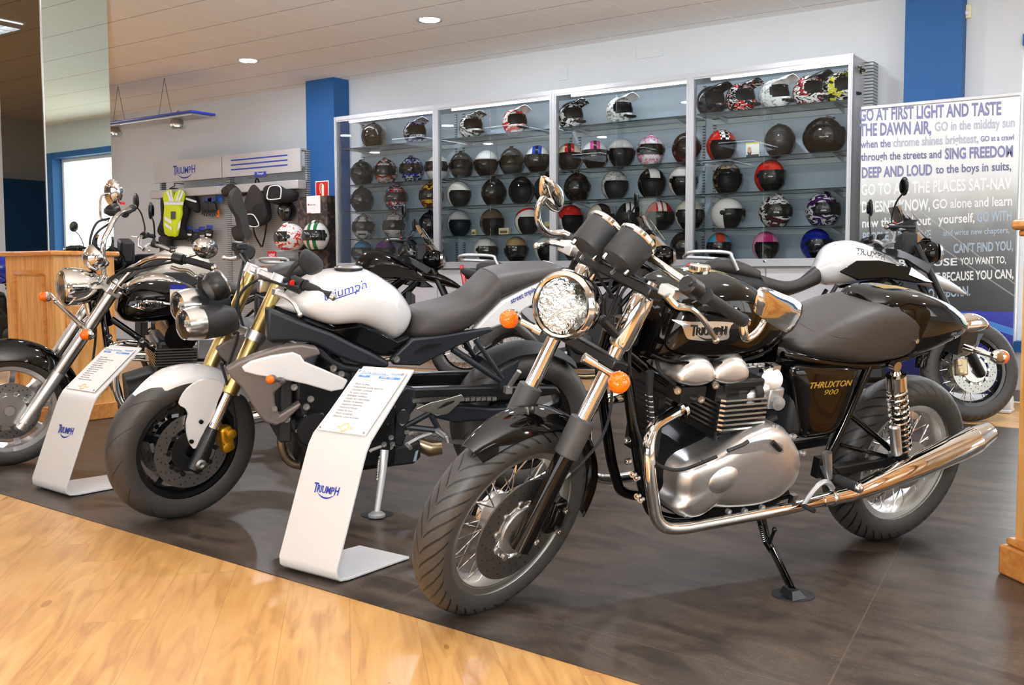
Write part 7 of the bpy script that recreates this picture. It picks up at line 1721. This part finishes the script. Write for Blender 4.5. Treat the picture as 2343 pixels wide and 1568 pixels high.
ban = thing('rollup_banner', 'tall roll-up banner printed with a riding poem beside the helmet case', 'banner', ((bx0 + bx1) / 2, BNY, 0))
b = MB(); i = [b.add(p) for p in ((bx0, BNY, bz0), (bx1, BNY, bz0), (bx1, BNY, bz1), (bx0, BNY, bz1))]; b.face(*i, uv=[(0, 0), (1, 0), (1, 1), (0, 1)])
i2 = [b.add(p) for p in ((bx0, BNY + .002, bz0), (bx1, BNY + .002, bz0), (bx1, BNY + .002, bz1), (bx0, BNY + .002, bz1))]; b.face(i2[3], i2[2], i2[1], i2[0], uv=[(0, 1), (1, 1), (1, 0), (0, 0)])
for k in range(4): b.face(i[k], i2[k], i2[(k + 1) % 4], i[(k + 1) % 4])
sheet = obj('print_sheet', b, m_banner(), ban, sharp=20)
b = MB(); b.b2((bx0 - .005, BNY - .008, bz1 - .012), (bx1 + .005, BNY + .012, bz1 + .014)); obj('top_rail', b, ALU, ban, bev=.004)
b = MB(); b.b2((bx0 - .01, BNY - .09, 0), (bx1 + .01, BNY + .09, .02)); b.tube([(bx0 - .01, BNY, .06), (bx1 + .01, BNY, .06)], .058, 18); obj('cassette', b, mat('cassette_white', (220, 222, 224), .35), ban, bev=.004)
b = MB(); b.rod(((bx0 + bx1) / 2, BNY + .03, .05), ((bx0 + bx1) / 2, BNY + .03, bz1), .01); obj('pole', b, ALU, ban)
P1, P2, WT, WB = mat('banner_violet', (120, 122, 160), .5), mat('banner_pale_violet', (168, 174, 190), .5), mat('banner_white', (226, 228, 226), .5), mat('banner_sky_grey', (160, 176, 190), .5)
P3 = mat('banner_dark_violet', (104, 106, 140), .5)
# each run: text, pixel x, baseline y at its start, pixel x of its end, baseline y at end, cap height px, colour
runs = [('GO AT FIRST LIGHT AND TASTE', 1967, 277, 2291, 262, 28, P1, .02), ('THE DAWN AIR,', 1967, 311, 2131, 305, 28, P1, .02), ('GO in the midday sun', 2139, 300, 2322, 290, 21, P2, .012),
 ('when the', 1969, 339, 2038, 336, 18, P1, .012), ('chrome shines brightest,', 2044, 336, 2239, 326, 20, P2, .012), ('GO at a crawl', 2244, 324, 2320, 320, 13, P1, .012),
 ('through the streets and', 1970, 368, 2154, 361, 18, P3, .012), ('SING FREEDOM', 2162, 364, 2318, 358, 25, P1, .02), ('DEEP AND LOUD', 1972, 407, 2133, 400, 24, P1, .02), ('to the boys in suits,', 2141, 397, 2314, 389, 19, P3, .012),
 ('GO TO ALL THE PLACES SAT-NAV', 1971, 447, 2315, 432, 26, WT, .02), ("DOESN'T KNOW,", 1972, 486, 2128, 480, 25, WT, .02), ('GO alone and learn', 2134, 478, 2316, 470, 22, WT, .012),
 ('new things about', 1973, 521, 2130, 514, 21, WT, .012), ('yourself,', 2147, 512, 2230, 508, 21, WT, .012), ('GO WITH', 2236, 508, 2315, 504, 23, WB, .016),
 ('PEOPLE YOU LOVE', 1974, 552, 2130, 546, 20, WB, .016), ('and write new chapters,', 2158, 540, 2310, 533, 14, WB, .01), ('GO WHERE THEY WILL', 1976, 588, 2160, 582, 20, WB, .016), ("CAN'T FIND YOU,", 2182, 579, 2318, 572, 21, WB, .016),
 ('NOT BECAUSE', 1978, 612, 2190, 607, 16, WT, .014), ('YOU WANT TO,', 2197, 606, 2302, 602, 16, WT, .014), ('BUT BECAUSE YOU CAN,', 2120, 645, 2319, 636, 20, WT, .016), ('GO REBORN.', 2110, 684, 2220, 676, 22, WB, .016), ('GO YOUR OWN WAY', 2200, 768, 2288, 763, 5, WT, .005)]
for s, x0, y0, x1, y1, hpx, m, bo in runs:
    q0, q1, qh = gy(x0, y0, BNY), gy(x1, y1, BNY), gy(x0, y0 - hpx, BNY)
    b = MB(); text_mb(b, s, q0 + Vector((0, -.0015, 0)), q1 - q0, qh - q0, (qh - q0).length, (q1 - q0).length, .0006, bo * 1.5); obj('line_of_text', b, m, sheet)

# ---------------------------------------------------------------- pegboard clothing display on the left part of the wall
GYF = 8.32
gxs = [gy(368, 450, GYF).x, gy(524, 450, GYF).x, gy(705, 450, GYF).x]
zt = gy(704, 340, GYF).z
for i in (0, 1):
    x0, x1 = gxs[i], gxs[i + 1]; lab = 'grey pegboard display bay with the name on its header' if i == 0 else 'grey pegboard display bay with three blue lines on its header'
    t = thing('pegboard_bay', lab, 'display stand', ((x0 + x1) / 2, GYF, 0), 'pegboard bays')
    b = MB(); b.b2((x0 + .03, GYF, .12), (x1 - .03, GYF + .02, zt - .42)); obj('pegboard', b, PEG, t)
    b = MB(); b.b2((x0 + .01, GYF - .10, zt - .26), (x1 - .01, GYF - .08, zt)); b.b2((x0 + .01, GYF - .08, zt - .02), (x1 - .01, GYF + .05, zt)); hd = obj('header_board', b, HEADG, t)
    b = MB(); b.b2((x0, GYF - .16, zt - .46), (x1, GYF - .02, zt - .36)); obj('light_box', b, HEADG, t, bev=.01)
    for xx in (x0, x1 - .035):
        b = MB(); b.b2((xx, GYF - .01, 0), (xx + .035, GYF + .06, zt)); obj('upright', b, SLOT, t)
    b = MB(); b.b2((x0, GYF - .34, 0), (x1, GYF + .06, .14)); obj('base_shelf', b, PANELG, t)
    b = MB()
    if i == 0: logo(b, (x0 + .40, GYF - .101, zt - .17), (1, 0, 0), (0, 0, 1), .43, None, .001); obj('lettering', b, K['blue_ink'], hd)
    else:
        for k in range(3):
            b = MB(); b.b2((x0 + .17, GYF - .104, zt - .075 - .055 * k), (x1 - .22, GYF - .100, zt - .06 - .055 * k)); obj('blue_line', b, K['blue_ink'], hd)
GF = Frame((0, GYF, 0), 0, 0)      # X along the wall, -Y towards the room
def drape(name, px, off, depth, m, label, cat, group=None, parent=None, sub=3, sharp=60):
    o = [GF.at(x, y, -off) for x, y in px]; b = MB(GF); s = -1
    b.pillow(o, [(-off + depth * .5, .86), (-off + depth * .1, .97), (-off - depth * .2, 1.0), (-off - depth * .6, .93), (-off - depth * .9, .72), (-off - depth, .4)], sub=sub)
    return obj(name, b, m, parent, sharp=sharp, label=label, cat=cat, group=group)
def hook(px, py, parent, y0=0, y1=.16):
    p = gy(px, py, GYF); b = MB(); b.tube([(p.x, GYF, p.z), (p.x, GYF - y1, p.z), (p.x, GYF - y1 - .01, p.z + .02)], .004, 6); return obj('hook', b, K['steel'], parent)
FB = mat('black_textile', (24, 23, 23), .8, 0, .12, 120, bump=.2); FB2 = mat('charcoal_textile', (52, 46, 42), .85, 0, .15, 90, bump=.25)
HV = mat('fluorescent_yellow_cloth', (214, 232, 36), .7, 0, .05, 60, bump=.1); RF = mat('reflective_tape', (240, 240, 240), .4)
def flat(name, px, off, th, m, parent):
    P = [GF.at(x, y, -off) for x, y in px]; b = MB(GF); b.prism(P, (0, -th, 0)); return obj(name, b, m, parent)
# high visibility vest over a black jacket
j = thing('jacket', 'black riding jacket hanging under the yellow vest at the left of the pegboard', 'jacket', GF.w(GF.at(398, 545, -.08)))
drape('body', [(378, 440), (400, 430), (424, 440), (436, 470), (430, 500), (424, 520), (432, 545), (410, 550), (380, 545), (364, 532), (374, 500), (372, 465)], .10, .08, FB, None, None, parent=j)
drape('sleeve', [(424, 446), (442, 440), (452, 455), (457, 480), (452, 488), (438, 476), (428, 470)], .10, .06, FB, None, None, parent=j)
flat('reflective_stripe', [(426, 452), (450, 460), (449, 464), (425, 457)], .165, .004, RF, j)
v = thing('vest', 'fluorescent yellow reflective vest on the pegboard', 'vest', GF.w(GF.at(398, 540, -.19)))
drape('front', [(375, 446), (386, 434), (394, 436), (396, 448), (404, 448), (408, 436), (416, 434), (424, 444), (420, 462), (417, 478), (418, 492), (412, 512), (408, 540), (396, 541), (379, 536), (377, 500), (379, 476), (377, 460)], .19, .05, HV, None, None, parent=v, sub=2)
for px in ([(381, 438), (386, 436), (394, 462), (388, 463)], [(388, 435), (391, 434), (398, 462), (394, 463)], [(416, 436), (421, 438), (411, 463), (406, 463)], [(410, 435), (413, 435), (405, 463), (401, 463)], [(376, 462), (420, 462), (419, 469), (376, 469)], [(377, 495), (393, 505), (393, 513), (377, 503)], [(377, 509), (393, 520), (393, 528), (378, 517)], [(408, 512), (414, 503), (412, 520), (405, 529)]):
    flat('reflective_stripe', px, .243, .002, RF, v)
flat('swing_tag', [(391, 484), (401, 484), (401, 502), (391, 502)], .248, .002, K['ink'], v)
b = MB(); p = gy(400, 425, GYF - .15); b.tube([(p.x, GYF - .02, p.z + .03), (p.x, GYF - .15, p.z + .03), (p.x, GYF - .15, p.z), (p.x - .1, GYF - .15, p.z - .03)], .006, 6, sub=3); obj('hanger', b, K['black_satin'], j)
# gloves, with four fingers and a thumb, hanging below blue cards
def glove(cx, cy, s, ang, label, group, extra=None):
    t = thing('glove', label, 'glove', GF.w(GF.at(cx, cy, -.09)), group)
    def R(x, y): a = math.radians(ang); return (cx + s * (x * math.cos(a) - y * math.sin(a)), cy + s * (x * math.sin(a) + y * math.cos(a)))
    m = mat('glove_leather', (30, 27, 26), .5, 0, .2, 200, bump=.3)
    drape('palm', [R(-6, -9), (R(6, -9)), R(7, 0), R(7, 8), R(0, 10), R(-7, 8), R(-7, 0)], .08, .035, m, None, None, parent=t)
    for k, (fx, fl) in enumerate(((-5.6, 7), (-1.9, 9), (1.9, 8.5), (5.4, 6.5))):
        a, c = GF.at(*R(fx, 8), -.095), GF.at(*R(fx * 1.15, 8 + fl), -.10); b = MB(GF); b.tube([a, a.lerp(c, .6) + Vector((0, -.006, 0)), c], [.0085 * s / 1.05, .008 * s / 1.05, .006 * s / 1.05], 8); b.ell(c, .006 * s, 8, 6); obj('finger', b, m, t)
    a, c = GF.at(*R(-6.5, -1), -.10), GF.at(*R(-11, 7), -.11); b = MB(GF); b.tube([a, c], [.01 * s, .007 * s], 8); b.ell(c, .007 * s, 8, 6); obj('thumb', b, m, t)
    flat('card', [R(-6, -17), R(6, -17), R(6, -9.5), R(-6, -9.5)], .10, .003, mat('blue_card', (40, 62, 150), .5), t)
    if extra: flat('knuckle_patch', [R(-5, 0), R(5, 0), R(4, 4), R(-4, 4)], .118, .004, extra, t)
    return t
for cx, cy, s, an, lab, ex in ((434, 535, 1.0, 4, 'black glove with pale knuckles at the left of the lower glove row', RF), (449, 542, 1.1, 8, 'second black glove in the lower glove row', None), (463, 538, 1.15, -4, 'third black glove in the lower glove row', K['chrome_dull']), (478, 535, 1.15, 6, 'black glove with white flash at the right of the lower glove row', RF), (474, 473, 1.25, 10, 'left black glove under the upper blue card', None), (486, 474, 1.25, -10, 'right black glove under the upper blue card', None)):
    glove(cx, cy, s, an, lab, 'gloves on the pegboard', ex)
c1 = flat('blue_card', [(494, 424), (511, 422), (510, 466), (494, 462)], .06, .004, mat('blue_card_deep', (24, 84, 160), .5), None); c1['label'] = 'tall blue card hanging right of the upper gloves'; c1['category'] = 'card'
flat('card_print', [(495, 431), (509, 432), (503, 440), (495, 438)], .065, .001, RF, c1)
oc = flat('price_tag', [(496, 480), (502, 480), (502, 497), (496, 497)], .05, .003, mat('orange_tag', (240, 120, 40), .5), None); oc['label'] = 'small orange price tag below the tall blue card'; oc['category'] = 'tag'
bc = flat('brand_card', [(583, 394), (609, 392), (609, 403), (583, 405)], .19, .004, K['blue_ink'], None); bc['label'] = 'small blue name card clipped to the light box of the right bay'; bc['category'] = 'card'
b = MB(); q = GF.w(GF.at(588, 400, -.196)); text_mb(b, 'Triumph', q, (1, 0, 0), (0, 0, 1), .026, .11, .0006, .0, shear=.2); obj('lettering', b, RF, bc)
# waist bag, backpack, saddle bags
t = thing('waist_bag', 'small dark waist bag at the top left of the right pegboard bay', 'bag', GF.w(GF.at(540, 435, -.1))); drape('body', [(512, 433), (525, 423), (545, 421), (556, 428), (566, 440), (556, 450), (540, 444), (520, 450), (511, 442)], .10, .08, FB2, None, None, parent=t); hook(540, 420, t)
t = thing('backpack', 'brown-black backpack hanging in the middle of the right pegboard bay', 'backpack', GF.w(GF.at(590, 500, -.1)))
drape('body', [(584, 424), (594, 424), (606, 440), (613, 470), (616, 500), (606, 515), (590, 516), (574, 508), (566, 482), (570, 455)], .11, .12, FB2, None, None, parent=t)
drape('pocket', [(582, 470), (604, 468), (612, 492), (604, 512), (588, 512), (578, 495)], .23, .03, FB, None, None, parent=t)
b = MB(GF); b.tube([GF.at(584, 426, -.12), GF.at(585, 412, -.12), GF.at(590, 410, -.12), GF.at(594, 426, -.12)], .008, 6, sub=3); obj('carry_loop', b, FB, t)
for L in ([(578, 512), (584, 540), (598, 565)], [(610, 512), (606, 540), (600, 565)]): b = MB(GF); b.tube([GF.at(x, y, -.12) for x, y in L], .010, 6, sub=3); obj('strap', b, FB, t)
hook(589, 408, t)
def sadbag(px, edge, label):
    c = px[0]; t = thing('saddle_bag', label, 'bag', GF.w(GF.at(*c, -.1)), 'bags with white piping'); drape('body', px, .14, .12, FB, None, None, parent=t)
    b = MB(GF); b.tube(cr([GF.at(x, y, -.262) for x, y in edge], 3, True), .007, 6, closed=True); obj('piping', b, RF, t)
    flat('lid', [edge[0], edge[len(edge) // 4], edge[len(edge) // 2], edge[3 * len(edge) // 4]], .245, .01, FB, t)
sadbag([(610, 434), (620, 424), (642, 424), (660, 434), (672, 434), (680, 444), (674, 460), (655, 466), (640, 470), (618, 458)], [(612, 442), (618, 427), (636, 425), (643, 432), (642, 450), (638, 455), (613, 456)], 'black bag with white piping at the upper right of the pegboard')
sadbag([(560, 494), (580, 490), (592, 500), (594, 516), (580, 520), (566, 516)], [(562, 492), (578, 491), (587, 502), (592, 516), (580, 519), (567, 515), (562, 502)], 'smaller black bag with white piping in front of the backpack')
t = thing('boot', 'tall black motorcycle boot below the yellow vest', 'boot', GF.w(GF.at(383, 585, -.1))); drape('shaft', [(370, 541), (392, 541), (393, 560), (398, 580), (376, 584), (373, 560)], .10, .08, FB2, None, None, parent=t); drape('foot', [(374, 572), (396, 572), (408, 582), (407, 590), (374, 590)], .12, .10, FB2, None, None, parent=t)
t = thing('rear_pouch', 'dark pouch half hidden behind the tall dark mirror', 'bag', GF.w(GF.at(545, 530, -.1))); drape('body', [(536, 520), (556, 518), (566, 530), (562, 550), (545, 552), (537, 540)], .10, .07, FB2, None, None, parent=t); hook(548, 517, t)
# helmets shown in front of the pegboard and the camouflage carton
def shelf_bracket():
    t = thing('display_shelf', 'short grey shelf carrying the two helmets at the right of the pegboard', 'shelf', (gy(690, 580, GYF - .2).x, GYF, gy(690, 580, GYF - .2).z))
    p, q = gy(640, 565, GYF - .25), gy(742, 562, GYF - .25); z = gy(690, 572, GYF - .25).z
    b = MB(); b.b2((p.x + .1, GYF - .40, z - .02), (gxs[2] + .02, GYF, z)); obj('board', b, PANELG, t); return z
zsh = shelf_bracket()
def free_helmet(px, az, kind, sh, vis, label, s, y, z):
    p = gy(px, 500, y); return helmet((p.x, y, z + .002), az, kind, sh, vis, label, 'helmets beside the pegboard', s)
free_helmet(664, -115, 'F', S('f_side', (232, 230, 228), (216, 50, 30), (232, 230, 228), 'graphic', seed=31), VD, 'white red and black full-face helmet beside the pegboard, facing left', 1.28, GYF - .22, zsh)
free_helmet(722, -62, 'F', S('f_stickers', (226, 224, 220), (30, 110, 60), (226, 224, 220), 'band'), VD, 'white helmet with dark sticker covered visor beside the blue pilaster', 1.32, GYF - .20, zsh)
free_helmet(657, -60, 'B', S('b_gloss', (20, 18, 17)), None, 'plain black helmet above the white and red one', .95, GYF - .10, gy(657, 500, GYF - .1).z - .02)
# carton with camouflage print and a white leaflet
t = thing('display_carton', 'tall camouflage printed carton in front of the blue pilaster', 'carton', (gy(712, 540, 8.2).x, 8.18, 0))
q0, q1 = gy(676, 452, 8.20), gy(748, 449, 8.20)
def m_camo():
    n = NT('camouflage_print'); nz = n.n('TexNoise', {'Vector': n.coord(), 'Scale': 14.0, 'Detail': 3.0, 'Distortion': 1.0}).outputs[0]; r = n.n('ValToRGB', {0: nz}); r.color_ramp.interpolation = 'CONSTANT'; e = r.color_ramp.elements
    e[0].color = (*s2l((38, 30, 26)), 1); e[1].position = .5; e[1].color = (*s2l((70, 54, 46)), 1); k = e.new(.6); k.color = (*s2l((96, 78, 66)), 1); return n.out(Base_Color=r.outputs[0], Roughness=.6)
b = MB(); b.b2((q0.x + .03, 8.20, .0), (q1.x, 8.34, q0.z)); obj('carton_body', b, m_camo(), t)
b = MB(); z = q0.z; xm = q0.x + .42 * (q1.x - q0.x); b.b2((xm - .02, 8.19, z - .19), (xm + .19, 8.199, z + .005)); lf = obj('leaflet', b, K['paper'], t)
b = MB(); b.b2((xm, 8.187, z - .10), (xm + .02, 8.1895, z - .08)); b.b2((xm - .02, 8.187, z - .19), (xm + .05, 8.1895, z - .182)); obj('red_print', b, K['red'], lf)
b = MB(); text_mb(b, 'Italian style', (xm + .03, 8.1895, z - .10), (1, 0, 0), (0, 0, 1), .016, .09, .0005); obj('print', b, K['ink'], lf)
nc = gy(622, 585, 8.05); b = MB(); b.b2((nc.x - .07, 8.05, nc.z - .03), (nc.x + .07, 8.055, nc.z + .05)); o = obj('new_sign', b, K['red'], label='small red sign reading new under the pegboard helmets', cat='sign', origin=nc)
b = MB(); text_mb(b, 'NEW', (nc.x - .05, 8.0495, nc.z - .012), (1, 0, 0), (0, 0, 1), .035, .10, .0006, .01); obj('lettering', b, RF, o)
b = MB(); b.b2((nc.x - .3, 8.057, nc.z - .12), (nc.x + .12, 8.30, nc.z - .03)); obj('shelf_rail', b, ALU, label='grey metal shelf behind the red new sign', cat='shelf', bev=.005)
# fire extinguisher sign on the pilaster
e0, e1 = gy(722, 415, 8.355), gy(753, 470, 8.355); b = MB(); b.b2((e0.x, 8.352, e1.z), (e1.x, 8.36, e0.z)); fs = obj('extinguisher_sign', b, mat('cream_sign', (240, 232, 210), .4), label='red and cream fire extinguisher sign on the blue pilaster', cat='sign', origin=(e0.x, 8.355, e1.z))
hgt = e0.z - e1.z; wd = e1.x - e0.x
b = MB(); b.b2((e0.x + .012, 8.350, e1.z + hgt * .36), (e1.x - .012, 8.352, e0.z - .012)); obj('red_field', b, K['red'], fs)
b = MB(); cx = (e0.x + e1.x) / 2 + .015; b.b2((cx - .018, 8.3485, e1.z + hgt * .40), (cx + .018, 8.350, e0.z - hgt * .20)); b.ell((cx, 8.3493, e0.z - hgt * .20), (.018, .0007, .02), 14, 8); b.tube([(cx, 8.349, e0.z - hgt * .14), (cx - .03, 8.349, e0.z - hgt * .12), (cx - .045, 8.349, e0.z - hgt * .25), (cx - .04, 8.349, e0.z - hgt * .5)], .004, 6, sub=3); obj('pictogram', b, MATS['cream_sign'], fs)
b = MB(); b.b2((e1.x - .05, 8.350, e1.z + .012), (e1.x - .012, 8.352, e1.z + hgt * .30)); obj('red_field', b, K['red'], fs)
# hanging blue lamp beam
HY = 7.3; h0, h1 = gy(246, 286, HY), gy(466, 262, HY)
hl_ = thing('hanging_lamp', 'long blue lamp beam with two spot heads hanging by wires at upper left', 'lamp', (h0 + h1) / 2)
zb = (h0.z + h1.z) / 2; BLU = mat('lamp_blue', (26, 44, 140), .3)
b = MB(); b.b2((h0.x - .5, HY - .16, zb - .012), (h1.x, HY + .16, zb + .012)); obj('beam', b, BLU, hl_, bev=.005)
b = MB(); b.b2((h0.x - .45, HY - .12, zb - .03), (h1.x - .05, HY + .12, zb - .012)); obj('underside', b, ALU, hl_)
for px in (262, 405):
    x = gy(px, 275, HY).x; b = MB(); b.lathe([(.03, .0), (.07, -.03), (.085, -.07), (.08, -.10), (.06, -.105), (0, -.09)], (x, HY, zb - .02), (0, 0, 1), 24); b.tube([(x, HY, zb + .01), (x + .03, HY, zb + .06), (x + .06, HY, zb + .01)], .012, 8, sub=3); obj('spot_head', b, K['chrome_dull'], hl_)
for px, top in ((272, 197), (378, 182)):
    x = gy(px, 270, HY).x
    for dx in (-.12, .12): b = MB(); b.rod((x + dx, HY, zb + .01), (x, HY, CEIL), .0025, 5); obj('wire', b, K['black_satin'], hl_)
# wall fittings
p = gy(2214, 28, WY); b = MB(); b.b2((p.x - .03, WY - .035, p.z - .05), (p.x + .03, WY, p.z + .05)); o = obj('motion_sensor', b, mat('cream_plastic', (222, 214, 180), .5), label='small cream alarm sensor high on the wall right of the pilaster', cat='sensor', bev=.005, origin=p)
b = MB(); b.ell((p.x, WY - .038, p.z - .012), (.022, .018, .022), 16, 10); obj('lens', b, K['white_matt'], o)
for px, py, w2, h2, lab in ((1487, 113, .14, .075, 'large white blank cover plate on the wall above the helmet case'), (1289, 172, .05, .05, 'small white blank cover plate on the wall left of the larger one')):
    p = gy(px, py, WY); b = MB(); b.b2((p.x - w2, WY - .008, p.z - h2), (p.x + w2, WY, p.z + h2)); o = obj('cover_plate', b, WALLM, label=lab, cat='cover plate', bev=.003, origin=p)
